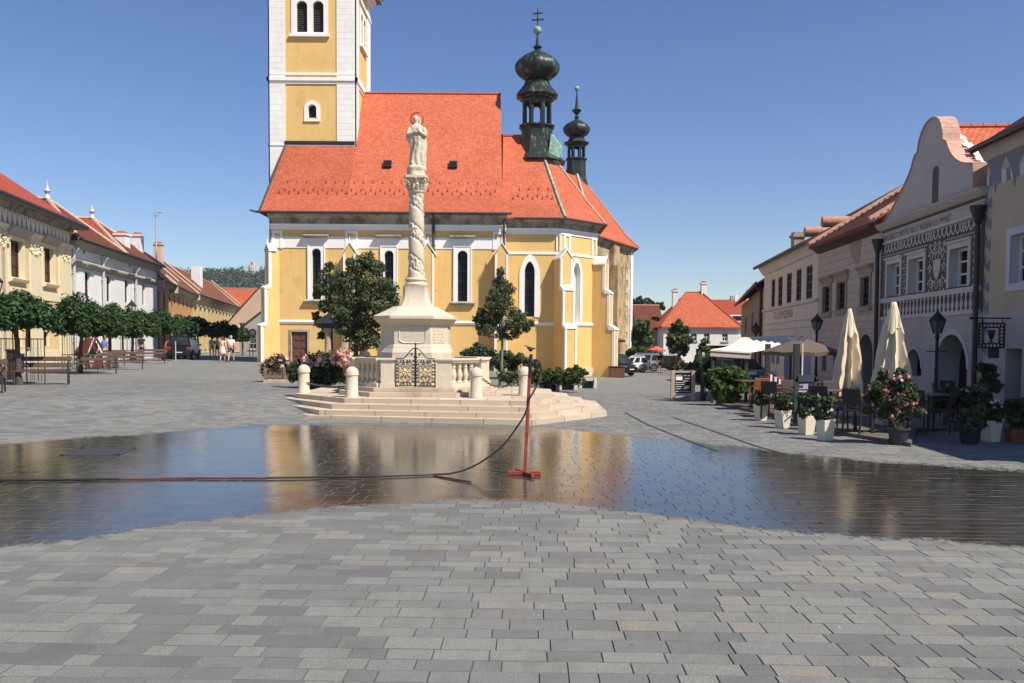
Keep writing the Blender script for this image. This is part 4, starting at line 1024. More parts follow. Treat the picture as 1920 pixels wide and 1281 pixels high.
# wrought iron gate
IR, GO = MT['iron'], MT['gold']
g0, g1 = U(741) + .0, U(815); gm = (g0 + g1) / 2; gy = fy + .08
gate = thing('iron_gate', 'black wrought iron double gate with gilded ornaments in the monument balustrade', 'gate', (gm, gy, .66))
def scroll(mb, c, r, turns, a0, dirn, rad, mat, n=18):
    mb.tube([Vector((c[0] + r * (1 - .85 * k / n) * math.cos(a0 + dirn * turns * 2 * math.pi * k / n), c[1], c[2] + r * (1 - .85 * k / n) * math.sin(a0 + dirn * turns * 2 * math.pi * k / n))) for k in range(n + 1)], rad, mat, 5)
for s in (-1, 1):
    mb = MB(); x0, x1 = (g0, gm - .012) if s < 0 else (gm + .012, g1); z0, zt = .70, 1.36; w = x1 - x0
    xo = x0 if s < 0 else x1; xi = x1 if s < 0 else x0
    def bar(a, b, t=.022): mb.bar((a[0], gy, a[1]), (b[0], gy, b[1]), t, t, IR)
    bar((xo, z0 - .03), (xo, zt), .026); bar((xi, z0 - .03), (xi, zt + .26), .026); bar((x0, z0), (x1, z0))
    mb.tube([Vector((xo + (xi - xo) * t, gy, zt + .25 * ss(.35, .95, t))) for t in [k / 12 for k in range(13)]], .014, IR, 6)
    bar((x0, zt - .03), (x1, zt - .03), .014)
    e = .075; bar((x0 + e, z0 + e), (x0 + e, zt - .1), .014); bar((x1 - e, z0 + e), (x1 - e, zt - .1), .014); bar((x0, z0 + e), (x1, z0 + e), .014); bar((x0 + e, zt - .1), (x1 - e, zt - .1), .014)
    for k in range(7):
        zz = z0 + .1 + k * .082
        for xx, q in ((x0 + e / 2, 1), (x1 - e / 2, -1)): scroll(mb, (xx, gy, zz), .03, 1.2, 0 if k % 2 else math.pi, q, .010, IR, 10)
    for k in range(4):
        xx = x0 + e + (w - 2 * e) * (k + .5) / 4
        for zz in (z0 + e / 2, zt - .065): scroll(mb, (xx, gy, zz), .03, 1.2, math.pi / 2, 1 if k % 2 else -1, .010, IR, 10)
    cx, cz = (x0 + x1) / 2, (z0 + zt) / 2 - .01
    for q in (-1, 1):
        for v in (-1, 1):
            scroll(mb, (cx + q * .075, gy, cz + v * .14), .065, 1.4, math.pi / 2 * (1 - v * q), q * v, .010, IR); scroll(mb, (cx + q * .05, gy, cz + v * .235), .04, 1.3, 0, q, .010, IR)
        scroll(mb, (xi - s * .045 * (1 + q) - s * .02, gy, zt + .07 + .03 * q), .04, 1.3, 0, q, .010, IR)
    for k in range(8):
        a = 2 * math.pi * k / 8; mb.tube([(cx, gy, cz), (cx + .15 * math.cos(a), gy, cz + .19 * math.sin(a))], .008, IR, 5)
    lf = build('gate_leaf', mb, gate)
    mb = MB()
    for k in range(8):
        a = 2 * math.pi * k / 8 + .2; d = Vector((math.cos(a) * .8, 0, math.sin(a))); mb.tube([Vector((cx, gy - .012, cz)) + d * .015, Vector((cx, gy - .02, cz)) + d * .05, Vector((cx, gy - .012, cz)) + d * .10], [.012, .020, .003], GO, 6)
    mb.sphere((cx, gy - .02, cz), .024, GO, 10, 6)
    for q in (-1, 1): mb.sphere((cx + q * .05, gy - .012, cz - .15), .016, GO, 8, 5); mb.sphere((cx, gy - .012, cz + q * .2), .016, GO, 8, 5)
    build('gilded_rosette', mb, lf)
mb = MB(); mb.bar((gm, gy - .005, .66), (gm, gy - .005, 1.72), .03, .03, IR); mb.sphere((gm, gy - .005, 1.73), .022, IR, 8, 6); build('meeting_post', mb, gate)

# ------------------------------------------------------------------ bollards and chains
BL = []
for px, py, lab in ((570, 737, 'rounded stone bollard at the back left corner of the steps, in front of the roses'), (660, 745, 'rounded stone bollard on the front left corner of the steps'),
                    (893, 746, 'rounded stone bollard on the front steps, just right of the pedestal'), (983, 742, 'rounded stone bollard on the steps, right behind the red sprinkler stand')):
    p = at(px, py, .44); BL.append(p)
    t = thing('stone_bollard', lab, 'bollard', p, 'bollards round the monument')
    mb = MB(); mb.lathe([(.16, 0), (.16, .04), (.145, .06), (.14, .50), (.14, .52)], p, L, 24); build('post', mb, t, smooth=40)
    mb = MB(); mb.lathe([(.14, .515), (.16, .53), (.162, .57), (.15, .63), (.125, .675), (.085, .71), (.04, .73), (.002, .735)], p, L, 24); build('cap', mb, t, smooth=50)
def chain(name, a, b, sag, lab, r=.03):
    mb = MB(); L_ = (b - a).length; n = int(L_ * 1.06 / .065)
    P = [a.lerp(b, k / n) + Vector((0, 0, -sag * 4 * (k / n) * (1 - k / n))) for k in range(n + 1)]
    for k in range(n):
        d = P[k + 1] - P[k]; c = (P[k] + P[k + 1]) / 2; dl = d.normalized(); sdv = dl.cross(Vector((0, 0, 1))).normalized(); up = sdv.cross(dl)
        w = sdv if k % 2 else up
        mb.tube([c + dl * .045 * math.cos(q) + w * .024 * math.sin(q) for q in [2 * math.pi * i / 8 for i in range(9)]], .011, MT['gutter'], 5)
    return tag(build(name, mb, org=a), lab, 'chain', 'chains between the bollards')
up = Vector((0, 0, .46))
chain('chain', BL[2] + up + Vector((.15, 0, 0)), BL[3] + up - Vector((.12, .05, 0)), .22, 'dark iron chain hanging between the two right bollards')
chain('chain', BL[0] + up + Vector((.1, -.1, -.2)), Vector((-3.9, 22.9, .62)), .08, 'dark iron chain hanging low in front of the rose bush')
# ------------------------------------------------------------------ left row of houses
MT['cream'] = plaster('cream_plaster', (.74, .63, .42), .08); MT['yel2'] = plaster('warm_yellow_plaster', (.70, .52, .27), .1)
MT['white'] = plaster('white_plaster', (.76, .75, .72), .08); MT['grey'] = plaster('grey_moulding', (.36, .34, .31), .15)
MT['peach'] = plaster('orange_plaster', (.52, .28, .12), .15); MT['butter'] = plaster('butter_plaster', (.60, .46, .22), .12); MT['pink'] = plaster('pinkish_plaster', (.60, .44, .32), .12)
M_GARL = plaster('garland_relief', (.74, .70, .62), .05, streak=False); M_FRZ = plaster('frieze_ground', (.30, .29, .27), .15)

def body(fr, z1, depth, holes, mat, parent, z0=-1.0, name='wall', sides=True, rev=None):
    mb = MB(); fr.wall(mb, 0, fr.L, z0, z1, holes, mat, rev=rev)
    q = [fr.p(0, 0), fr.p(fr.L, 0), fr.p(fr.L, 0, -depth), fr.p(0, 0, -depth)]
    for a, b in ((1, 2), (2, 3), (3, 0)):
        l = (q[b] - q[a]).length
        mb.quad((q[a].x, q[a].y, z0), (q[b].x, q[b].y, z0), (q[b].x, q[b].y, z1), (q[a].x, q[a].y, z1), mat, [(0, z0), (l, z0), (l, z1), (0, z1)])
    return build(name, mb, parent)

# --- yellow civic house with painted frieze
fr = Fr((-23.4, 31), (-27.2, 52.7)); ZEV = 8.65
yh = thing('yellow_house', 'yellow two storey house with garland frieze and red roof at the far left', 'house', (-26, 44, .3))
H = [hole(fr, 22, 452, 45, 521, .22), hole(fr, 84.5, 466, 102.5, 531, .22), hole(fr, -62, 436, -34, 508, .22), hole(fr, 83, 622, 93, 649, .2), hole(fr, 27, 600, 42, 650, .2), hole(fr, 50, 606, 64, 672, .25)]
niche = hole(fr, 65, 485, 73, 523, .25, 'round')
body(fr, ZEV, 12, H + [niche], MT['yel2'], yh, rev=MT['cream'])
for h in H[:3]:
    window(fr, h, yh, MT['wdark'], MT['glassb'], nx=2, nz=3, fw=.09, mw=.07)
    mb = MB(); m = (h['u0'] + h['u1']) / 2; w = (h['u1'] - h['u0']) / 2
    fr.prof(mb, m - w - .5, m + w + .5, [(-.01, h['z1'] + .18), (.12, h['z1'] + .2), (.45, h['z1'] + .55), (.45, h['z1'] + .62), (-.01, h['z1'] + .72)], MT['grey']); build('window_hood', mb, yh)
    mb = MB(); fr.prof(mb, m - w - .3, m + w + .3, [(-.01, h['z0'] - .3), (.2, h['z0'] - .22), (.26, h['z0'] - .08), (-.01, h['z0'])], MT['cream']); build('window_sill', mb, yh)
    mb = MB()
    for a, b in ((m - w - .28, m - w), (m + w, m + w + .28)): fr.box(mb, a, b, h['z0'] - .02, h['z1'] + .2, -.01, .05, MT['cream'])
    fr.box(mb, m - w, m + w, h['z1'], h['z1'] + .2, -.01, .048, MT['cream']); build('window_surround', mb, yh)
for h in H[3:5]: window(fr, h, yh, MT['wdark'], MT['glassb'], nx=2, nz=2, fw=.07, mw=.05)
mb = MB(); h = H[5]; fr.box(mb, h['u0'], h['u1'], h['z0'], h['z1'], -.26, -.2, MT['wdark']); dro = build('door', mb, yh)
mb = MB(); mb.sphere(fr.p(h['u0'] + .2, 1.3, -.17), .05, MT['gutter']); build('handle', mb, dro)
mb = MB()
for a, b in ((58, 79), (112, 134), (-10, 10), (3, 14)):
    if b > a: fr.box(mb, fr.u(a), fr.u(b), 0, fr.z(70, 428), -.01, .07, MT['cream'])
fr.box(mb, 0, fr.L, 4.0, 4.5, -.01, .045, MT['cream']); fr.box(mb, 0, fr.L, -.5, 1.15, -.01, .08, MT['cream'])
build('pilaster', mb, yh)
mb = MB(); zf0, zf1 = fr.z(70, 440), fr.z(70, 412)
fr.box(mb, 0, fr.L, zf0, zf1, -.01, .10, M_FRZ)
for k in range(int(fr.L / .62)):
    u = .3 + k * .62; zc_ = (zf0 + zf1) / 2; s = (zf1 - zf0) * .42
    pts = [(u - .27, zc_ + s), (u - .1, zc_ + s * .9), (u, zc_ + s * .25), (u + .1, zc_ + s * .9), (u + .27, zc_ + s), (u + .22, zc_ - s * .1), (u + .08, zc_ - s), (u - .08, zc_ - s), (u - .22, zc_ - s * .1)]
    fr.slab(mb, pts, .09, .125, M_GARL)
build('garland_frieze', mb, yh)
mb = MB()
fr.prof(mb, -.3, fr.L + .2, [(-.01, zf1), (.15, zf1), (.3, zf1 + .25), (.35, zf1 + .3), (.7, ZEV - .2), (.75, ZEV), (-.01, ZEV)], MT['cornice']); fr.prof(mb, -.1, fr.L + .1, [(-.01, zf0 - .28), (.12, zf0 - .25), (.22, zf0 - .05), (.2, zf0), (-.01, zf0)], MT['cream'])
build('cornice', mb, yh)
mb = MB()   # stucco ornament over the pilasters
for px in (68, 124, 6):
    u0 = fr.u(px); z0 = fr.z(px, 446 + (px - 68) * .28)
    for k in range(46):
        a = rng.uniform(-1, 1); b = rng.uniform(-1, 1); mb.sphere(fr.p(u0 + a * .95 * (1 - .3 * abs(b)), z0 - .45 + b * .5, .08), rng.uniform(.05, .11), MT['cream'], 7, 5)
o = build('stucco_ornament', mb, yh); o['kind'] = 'stuff'
mb = MB(); c = fr.p((niche['u0'] + niche['u1']) / 2, niche['z0'], -.1); mb.lathe([(.13, 0), (.12, .4), (.15, .75), (.17, .95), (.12, 1.1), (.07, 1.15), (.09, 1.22), (.09, 1.32), (.03, 1.38)], c, MT['cornice'], 12, fn=lambda a, z: 1 + .08 * math.sin(5 * a + z * 4)); build('niche_figure', mb, yh, smooth=50)
mb = MB(); e0, e1 = fr.p(-.4, ZEV, .85), fr.p(fr.L + .15, ZEV, .85); b0, b1 = fr.p(-.4, ZEV, -12.6), fr.p(fr.L + .15, ZEV, -12.6)
r0, r1 = fr.p(-.4, 13.6, -5.9), fr.p(fr.L - 4.6, 13.6, -5.9)
roofq(mb, e0, e1, r1, r0, MT['tilered2']); roofq(mb, e1, b1, r1, r1, MT['tilered2']); roofq(mb, b1, b0, r0, r1, MT['tilered2']); ridge(mb, r0, r1, MT['tilered2']); build('roof', mb, yh)
mb = MB(); mb.tube([e0 + Vector((.1, 0, 0)), e1 + Vector((.1, 0, 0))], .16, MT['darkmetal'], 8); build('gutter', mb, yh)

# --- white house with two hipped roofs
fr = Fr((-27.2, 52.75), (-29.9, 72)); ZEV = 8.0
wh = thing('white_house', 'white two storey house with twin hipped brown roofs and finials', 'house', (-29, 62, .3))
H = [hole(fr, 161, 511, 171, 556, .2), hole(fr, 201.5, 519, 210, 566, .2), hole(fr, 235.5, 526, 243, 568, .2), hole(fr, 137.5, 503, 141.5, 545, .2), hole(fr, 268, 533, 274, 572, .2)]
G_ = [hole(fr, 205, 622, 214, 674, .2), hole(fr, 228, 622, 236, 672, .2), hole(fr, 160, 622, 172, 680, .2)]
body(fr, ZEV, 12, H + G_, MT['white'], wh)
for h in H:
    window(fr, h, wh, MT['wdark'], MT['glass'], nx=2, nz=3, fw=.1, mw=.08)
    mb = MB(); m = (h['u0'] + h['u1']) / 2; w = (h['u1'] - h['u0']) / 2; fr.prof(mb, m - w - .35, m + w + .35, [(-.01, h['z1'] + .15), (.1, h['z1'] + .15), (.4, h['z1'] + .45), (.4, h['z1'] + .52), (-.01, h['z1'] + .6)], MT['grey']); build('window_hood', mb, wh)
for h in G_: window(fr, h, wh, MT['wdark'], MT['glassb'], nx=2, nz=3, fw=.1, mw=.08)
mb = MB(); zz = fr.z(215, 511); fr.prof(mb, 0, fr.L, [(-.01, zz - .25), (.1, zz - .22), (.3, zz), (.3, zz + .1), (-.01, zz + .3)], MT['grey']); build('string_course', mb, wh)
mb = MB(); fr.prof(mb, 0, fr.L, [(-.01, ZEV - .5), (.15, ZEV - .45), (.55, ZEV - .05), (.55, ZEV), (-.01, ZEV)], MT['grey']); build('cornice', mb, wh)
for px in (192, 253, 136.8): downpipe(fr, fr.u(px), .3, fr.z(px, 447 + (px - 134) * .32 + 22), wh, MT['zinc'], .09, .14)
mb = MB()
for px in (160, 204, 245): fr.slab(mb, [(fr.u(px) + .16 * math.cos(a), fr.z(px, 470 + (px - 160) * .3) + .24 * math.sin(a)) for a in [2 * math.pi * k / 12 for k in range(12)]], .0, .006, MT['void'])
build('attic_vent', mb, wh)
for k, (ya, yb, inset, zp, lab) in enumerate(((0, .48, 3.0, 11.1, ''), (.48, 1, 3.4, 11.2, ''))):
    a0, b0 = fr.L * ya, fr.L * yb; m = (a0 + b0) / 2
    A, B = fr.p(a0 - .1, ZEV, .6), fr.p(b0 + .05, ZEV, .6); P = fr.p(m, zp, -inset); Rb = fr.p(m, zp, -12); Ab, Bb = fr.p(a0 - .1, ZEV, -12), fr.p(b0 + .05, ZEV, -12)
    mb = MB(); tm = MT['tiledark'] if k else MT['tiledark']
    roofq(mb, A, B, P, P, tm); roofq(mb, Ab, A, P, Rb, MT['tilered2'] if k else tm); roofq(mb, B, Bb, Rb, P, tm)  # near slope of the second roof gets lighter tiles to paint its sunlit side
    ro = build('roof', mb, wh)
    mb = MB(); ridge(mb, A, P, MT['ridgepale'], .13); ridge(mb, B, P, MT['ridgepale'], .13); ridge(mb, P, Rb, MT['ridgepale'], .13); build('ridge_tiles', mb, ro)
    mb = MB(); mb.lathe([(.25, 0), (.16, .2), (.1, .3), (.22, .5), (.1, .7), (.05, .9), (.01, 1.25)], P, MT['zinc'], 10); build('finial', mb, ro)
mb = MB(); mb.tube([fr.p(-.1, ZEV - .02, .68), fr.p(fr.L + .05, ZEV - .02, .68)], .09, MT['gutter'], 6); build('gutter', mb, wh)

def chimney(px, py_top, Y, h, w, parent, mat, cap=MT['tile'], name='chimney'):
    p = W(px, py_top, Y); mb = MB(); mb.box(p.x - w / 2, p.x + w / 2, Y - w / 2, Y + w / 2, p.z - h, p.z - .25, mat); o = build(name, mb, parent)
    mb = MB(); mb.box(p.x - w / 2 - .08, p.x + w / 2 + .08, Y - w / 2 - .08, Y + w / 2 + .08, p.z - .25, p.z - .12, mat)
    mb.hexa([(p.x - w / 2, Y - w / 2, p.z - .12), (p.x + w / 2, Y - w / 2, p.z - .12), (p.x + w / 2, Y + w / 2, p.z - .12), (p.x - w / 2, Y + w / 2, p.z - .12), (p.x - w / 4, Y - w / 4, p.z + .1), (p.x + w / 4, Y - w / 4, p.z + .1), (p.x + w / 4, Y + w / 4, p.z + .1), (p.x - w / 4, Y + w / 4, p.z + .1)], cap); build('chimney_cap', mb, o)
chimney(229, 436, 66, 3.2, .85, wh, MT['white']); chimney(258, 438, 70, 3, .7, wh, MT['white'])
# --- brown roofed houses further along
def simple_house(name, label, A, B, ev, ridge_z, setb, depth, wall, roofm, wins, groups=2, parapet=None, wfm=None, door=True, fwmat=None):
    fr = Fr(A, B); t = thing(name, label, 'house', ((A[0] + B[0]) / 2, (A[1] + B[1]) / 2, gz(*A)))
    H = []
    for (n, z0, z1, w) in wins:
        for i in range(n):
            u = fr.L * (i + .5) / n; H.append(dict(u0=u - w / 2, u1=u + w / 2, z0=z0, z1=z1, depth=.18))
    body(fr, ev, depth, H, wall, t)
    for h in H:
        window(fr, h, t, wfm or MT['wdark'], MT['glass'], nx=2, nz=2, fw=.1, mw=.07)
        mb = MB(); fr.box(mb, h['u0'] - .12, h['u1'] + .12, h['z0'] - .14, h['z0'] - .01, -.01, .12, MT['grey']); build('window_sill', mb, t); mb = MB(); fr.box(mb, h['u0'] - .16, h['u1'] + .16, h['z1'] + .08, h['z1'] + .26, -.01, .14, fwmat or MT['grey']); build('window_lintel', mb, t)
    mb = MB(); e0, e1 = fr.p(-.1, ev, .6), fr.p(fr.L + .1, ev, .6); r0, r1 = fr.p(-.1, ridge_z, -setb), fr.p(fr.L + .1, ridge_z, -setb); k0, k1 = fr.p(-.1, ev, -depth - .5), fr.p(fr.L + .1, ev, -depth - .5)
    roofq(mb, e0, e1, r1, r0, roofm); roofq(mb, k1, k0, r0, r1, roofm)
    ro = build('roof', mb, t); mb = MB(); ridge(mb, r0, r1, MT['ridgetile'], .14); build('ridge_tiles', mb, ro)
    mb = MB()
    for u in (0, fr.L): mb.add([fr.p(u, ev), fr.p(u, ev, -depth), fr.p(u, ridge_z - .1, -setb)], [(0, 1, 2)], wall)
    build('gable_wall', mb, t)
    mb = MB(); fr.prof(mb, 0, fr.L, [(-.01, ev - .4), (.1, ev - .38), (.45, ev - .05), (.45, ev), (-.01, ev)], MT['grey']); build('cornice', mb, t)
    mb = MB(); mb.tube([e0 + fr.n * .06, e1 + fr.n * .06], .08, MT['gutter'], 6); build('gutter', mb, t)
    for u in (parapet or ()):
            mb = MB()
            for za, zb, da, db in ((ev + .1, ridge_z + .35, .7, -setb),):
                mb.hexa([fr.p(u - .22, za - .8, da), fr.p(u + .22, za - .8, da), fr.p(u + .22, za - .8, db), fr.p(u - .22, za - .8, db), fr.p(u - .22, za + .25, da), fr.p(u + .22, za + .25, da), fr.p(u + .22, zb, db), fr.p(u - .22, zb, db)], MT['pink'])
            po = build('firewall', mb, t)
            mb = MB(); mb.hexa([fr.p(u - .32, ev + .36, .8), fr.p(u + .32, ev + .36, .8), fr.p(u + .32, ridge_z + .36, -setb), fr.p(u - .32, ridge_z + .36, -setb), fr.p(u - .3, ev + .5, .8), fr.p(u + .3, ev + .5, .8), fr.p(u + .3, ridge_z + .5, -setb), fr.p(u - .3, ridge_z + .5, -setb)], MT['ridgepale'])
            build('coping', mb, po)
    return t, fr
h3, f3 = simple_house('orange_house', 'orange brown house with old brown tile roof between the white and the butter yellow house', (-30.3, 72.6), (-37, 99), 7.0, 10.6, 3.2, 10, MT['peach'], MT['tileold'], [(8, 3.9, 5.9, 1.1), (8, .9, 2.7, 1.1)], parapet=(.3, 9.0))
chimney(297, 455, 86, 2.8, .75, h3, MT['pink']); 
h4, f4 = simple_house('butter_yellow_house', 'long butter yellow house with many windows and brown roof far down the left street', (-37, 99.2), (-44.2, 137), 7.2, 10.9, 3.6, 10, MT['butter'], MT['tileold'], [(12, 3.9, 5.8, 1.1), (12, .9, 2.6, 1.1)], parapet=(.2, 37.5))
mb = MB(); p = W(369, 500, 112); mb.box(p.x - .6, p.x + .6, 111.6, 112.4, p.z - 3.6, p.z, MT['white']); build('chimney', mb, h4)
# antenna mast
p = W(292, 398, 76); an = thing('antenna_mast', 'tall thin aerial mast above the brown roofs', 'antenna', (p.x, p.y, 9))
mb = MB(); mb.tube([(p.x, p.y, 8.2), (p.x, p.y, p.z)], .055, MT['zinc'], 6); build('mast', mb, an)
mb = MB()
for k, (dz, w) in enumerate(((0, .9), (.3, .5), (2.6, .5), (4.4, .4))): mb.tube([(p.x - w / 2, p.y, p.z - dz), (p.x + w / 2, p.y + .2, p.z - dz)], .03, MT['zinc'], 5)
for k in range(5): mb.tube([(p.x + .15 + .1 * k, p.y - .3, p.z - .02), (p.x + .15 + .1 * k, p.y + .3, p.z - .02)], .02, MT['zinc'], 5)
build('aerial', mb, an)

# --- houses at the end of the street
def gable_house(name, label, x0, x1, y0, y1, ev, rz, wall, roofm, wins=(), axis='y', z0=-1):
    """box with a saddle roof; axis = direction of the ridge"""
    t = thing(name, label, 'house', ((x0 + x1) / 2, (y0 + y1) / 2, 0))
    fr = Fr((x0, y0), (x1, y0)); fl = Fr((x0, y1), (x0, y0)); fR = Fr((x1, y0), (x1, y1)); H = {0: [], 1: []}
    for k, u, zz0, zz1, w in wins: H[k].append(dict(u0=u - w / 2, u1=u + w / 2, z0=zz0, z1=zz1, depth=.15))
    mb = MB(); fr.wall(mb, 0, fr.L, z0, ev, H[0], wall); fl.wall(mb, 0, fl.L, z0, ev, H[1], wall); fR.wall(mb, 0, fR.L, z0, ev, [], wall); Fr((x1, y1), (x0, y1)).wall(mb, 0, x1 - x0, z0, ev, [], wall)
    xm, ym = (x0 + x1) / 2, (y0 + y1) / 2
    if axis == 'y': mb.add([(x0, y0, ev), (x1, y0, ev), (xm, y0, rz)], [(0, 1, 2)], wall); mb.add([(x0, y1, ev), (x1, y1, ev), (xm, y1, rz)], [(0, 1, 2)], wall)
    elif axis == 'x': mb.add([(x0, y0, ev), (x0, y1, ev), (x0, ym, rz)], [(0, 1, 2)], wall); mb.add([(x1, y0, ev), (x1, y1, ev), (x1, ym, rz)], [(0, 1, 2)], wall)
    build('wall', mb, t)
    for k, f in ((0, fr), (1, fl)):
        for h in H[k]:
            window(f, h, t, MT['wwhite'], MT['glass'], nx=2, nz=2, fw=.09, mw=.06)
            mb = MB(); f.box(mb, h['u0'] - .1, h['u1'] + .1, h['z0'] - .1, h['z0'], 0, .1, MT['grey']); build('window_sill', mb, t)
    mb = MB(); o = .35
    if axis == 'y':
        s = (rz - ev) / (xm - x0); ez = ev - s * o
        roofq(mb, (x0 - o, y1 + .2, ez), (x0 - o, y0 - .2, ez), (xm, y0 - .2, rz), (xm, y1 + .2, rz), roofm); roofq(mb, (x1 + o, y0 - .2, ez), (x1 + o, y1 + .2, ez), (xm, y1 + .2, rz), (xm, y0 - .2, rz), roofm); ra, rb = (xm, y0 - .2, rz), (xm, y1 + .2, rz)
    elif axis == 'x':
        s = (rz - ev) / (ym - y0); ez = ev - s * o
        roofq(mb, (x0 - .2, y0 - o, ez), (x1 + .2, y0 - o, ez), (x1 + .2, ym, rz), (x0 - .2, ym, rz), roofm); roofq(mb, (x1 + .2, y1 + o, ez), (x0 - .2, y1 + o, ez), (x0 - .2, ym, rz), (x1 + .2, ym, rz), roofm); ra, rb = (x0 - .2, ym, rz), (x1 + .2, ym, rz)
    else:   # hip
        hp = axis[1]; ra, rb = (x0 + hp, ym, rz), (x1 - hp, ym, rz); c = [(x0 - o, y0 - o, ev), (x1 + o, y0 - o, ev), (x1 + o, y1 + o, ev), (x0 - o, y1 + o, ev)]
        roofq(mb, c[0], c[1], rb, ra, roofm); roofq(mb, c[1], c[2], rb, rb, roofm); roofq(mb, c[2], c[3], ra, rb, roofm); roofq(mb, c[3], c[0], ra, ra, roofm)
        for a, b in ((c[0], ra), (c[1], rb)): ridge(mb, a, b, roofm, .12)
    ridge(mb, ra, rb, MT['ridgetile'], .12)
    build('roof', mb, t); return t
hA = gable_house('gabled_house', 'pale peach gabled house closing the left street beside the church', -37.2, -28.5, 112, 126, 4.4, 9.2, MT['pink'], MT['tileold'], [(0, 1.8, 3.0, 4.2, .8), (0, 2.2, .4, 2.2, .9), (1, 4, 2.4, 3.9, .9), (1, 8, 2.4, 3.9, .9)])
hB = gable_house('red_roofed_house', 'house with wide orange red roof at the far end of the left street', -57, -43, 152, 160, 6.6, 11.4, MT['pink'], MT['tile'], [(0, 3, 3, 5, 1), (0, 7, 3, 5, 1), (0, 11, 3, 5, 1)], axis='x')
chimney(487, 541, 150, 2.6, .9, hB, MT['cream'])
hC = gable_house('grey_house', 'small grey house with brown lean roof right beside the church corner', -33.2, -26, 104, 111, 3.4, 6.2, MT['grey'], MT['tiledark'], [(1, 3, .8, 2.2, .9), (0, 1.6, .8, 2.2, .9)])
mb = MB()
for k in range(2): mb.box(-36.9 + k * 1.1, -36.2 + k * 1.1, 116.5, 118, 5.6, 6.7, MT['glass'])
build('dormer_window', mb, hA)
# ------------------------------------------------------------------ right row of houses
MT['beige'] = coursed('ruled_beige_plaster', (.53, .455, .39), (.27, .23, .20), 1.1, .30, .011, .05)
MT['offwhite'] = plaster('off_white_plaster', (.66, .61, .55), .1); MT['sgw'] = plaster('sgraffito_white', (.56, .54, .51), .08, streak=False)
MT['sgd'] = plaster('sgraffito_dark', (.10, .095, .09), .2, streak=False); MT['gableg'] = plaster('grey_gable_plaster', (.45, .43, .42), .08)
MT['yellowr'] = plaster('pale_yellow_plaster', (.47, .41, .31), .1); MT['lowgrey'] = plaster('grey_white_plaster', (.45, .43, .41), .1)
MT['blueg'] = plaster('blue_grey_paint', (.20, .22, .28), .15, streak=False); MT['paleblue'] = plaster('pale_blue_paint', (.55, .56, .60), .08, streak=False)
MT['stonefr'] = stone('window_stone', (.36, .29, .23), (.16, .12, .09), .5)
Rn, Rf = (13.18, 24.0), (13.66, 31.8)
# --- sgraffito house
fs = Fr(Rf, Rn)
sg = thing('sgraffito_house', 'house with black and white sgraffito front and curved grey gable', 'house', (15, 28, 0))
def zl(pl, u):  # height helper: photo line end points -> constant height at the right end
    return fs.z(*pl)
zbb = fs.z(1831, 586.4); zrail = fs.z(1830, 540); zlat0 = fs.z(1832, 428); zlat1 = fs.z(1828, 404); ztx0, ztx1 = fs.z(1824, 403), fs.z(1823, 388); zcor = fs.z(1843, 355)
WH = [hole(fs, 1661, 497, 1684, 566, .28), hole(fs, 1701, 488, 1728, 560, .28), hole(fs, 1777, 463, 1811, 541, .28)]
for h in WH: h['z0'] = zrail + .12
zt_w = fs.z(1793, 466)
for h in WH: h['z1'] = zt_w
AH = [dict(u0=fs.u(1757), u1=fs.u(1815), z0=-.5, z1=fs.z(1790, 627), depth=.7, arch='round'), dict(u0=fs.u(1700), u1=fs.u(1729), z0=.75, z1=fs.z(1714, 655), depth=.4, arch='round')]
mb = MB(); fs.wall(mb, 0, fs.L, -.5, zbb, AH, MT['lowgrey']); fs.wall(mb, 0, fs.L, zbb, zcor, WH, MT['sgd'], rev=MT['sgw'])
for a, b in ((0, -9), (fs.L, -9)):
    mb.quad(fs.p(a, -.5, -.002), fs.p(a, -.5, b), fs.p(a, zcor, b), fs.p(a, zcor, -.002), MT['gableg'])
build('wall', mb, sg)
for h in WH:
    window(fs, h, sg, MT['wwhite'], MT['glass'], nx=2, nz=3, fw=.07, mw=.05)
    mb = MB(); o = .17
    for q in ((h['u0'] - o, h['u0'], h['z0'] - .02, h['z1'] + o), (h['u1'], h['u1'] + o, h['z0'] - .02, h['z1'] + o), (h['u0'], h['u1'], h['z1'], h['z1'] + o)): fs.box(mb, *q, -.01, .035, MT['sgw'])
    fs.box(mb, h['u0'] - o - .05, h['u1'] + o + .05, h['z1'] + o, h['z1'] + o + .07, -.01, .09, MT['sgw']); build('window_surround', mb, sg)
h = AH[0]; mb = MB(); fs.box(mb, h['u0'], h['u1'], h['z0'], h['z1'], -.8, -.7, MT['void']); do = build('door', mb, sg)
mb = MB(); fs.box(mb, (h['u0'] + h['u1']) / 2 - .1, (h['u0'] + h['u1']) / 2 + .02, 1.35, 1.6, -.7, -.69, MT['wwhite']); build('notice', mb, do)
window(fs, AH[1], sg, MT['wdark'], MT['glass'], nx=2, nz=2, fw=.05, mw=.04)
for h, o in ((AH[0], .16), (AH[1], .1)):
    mb = MB()
    p = archpts(h['u0'], h['u1'], h['z0'], h['z1'], 'round', 16); q = archpts(h['u0'] - o, h['u1'] + o, h['z0'], h['z1'] + o, 'round', 16)
    for k in range(16): mb.add([fs.p(*p[k], .03), fs.p(*p[k + 1], .03), fs.p(*q[k + 1], .03), fs.p(*q[k], .03), fs.p(*q[k], 0), fs.p(*q[k + 1], 0)], [(0, 1, 2, 3), (3, 2, 5, 4)], MT['sgw'])
    build('arch_moulding', mb, sg)
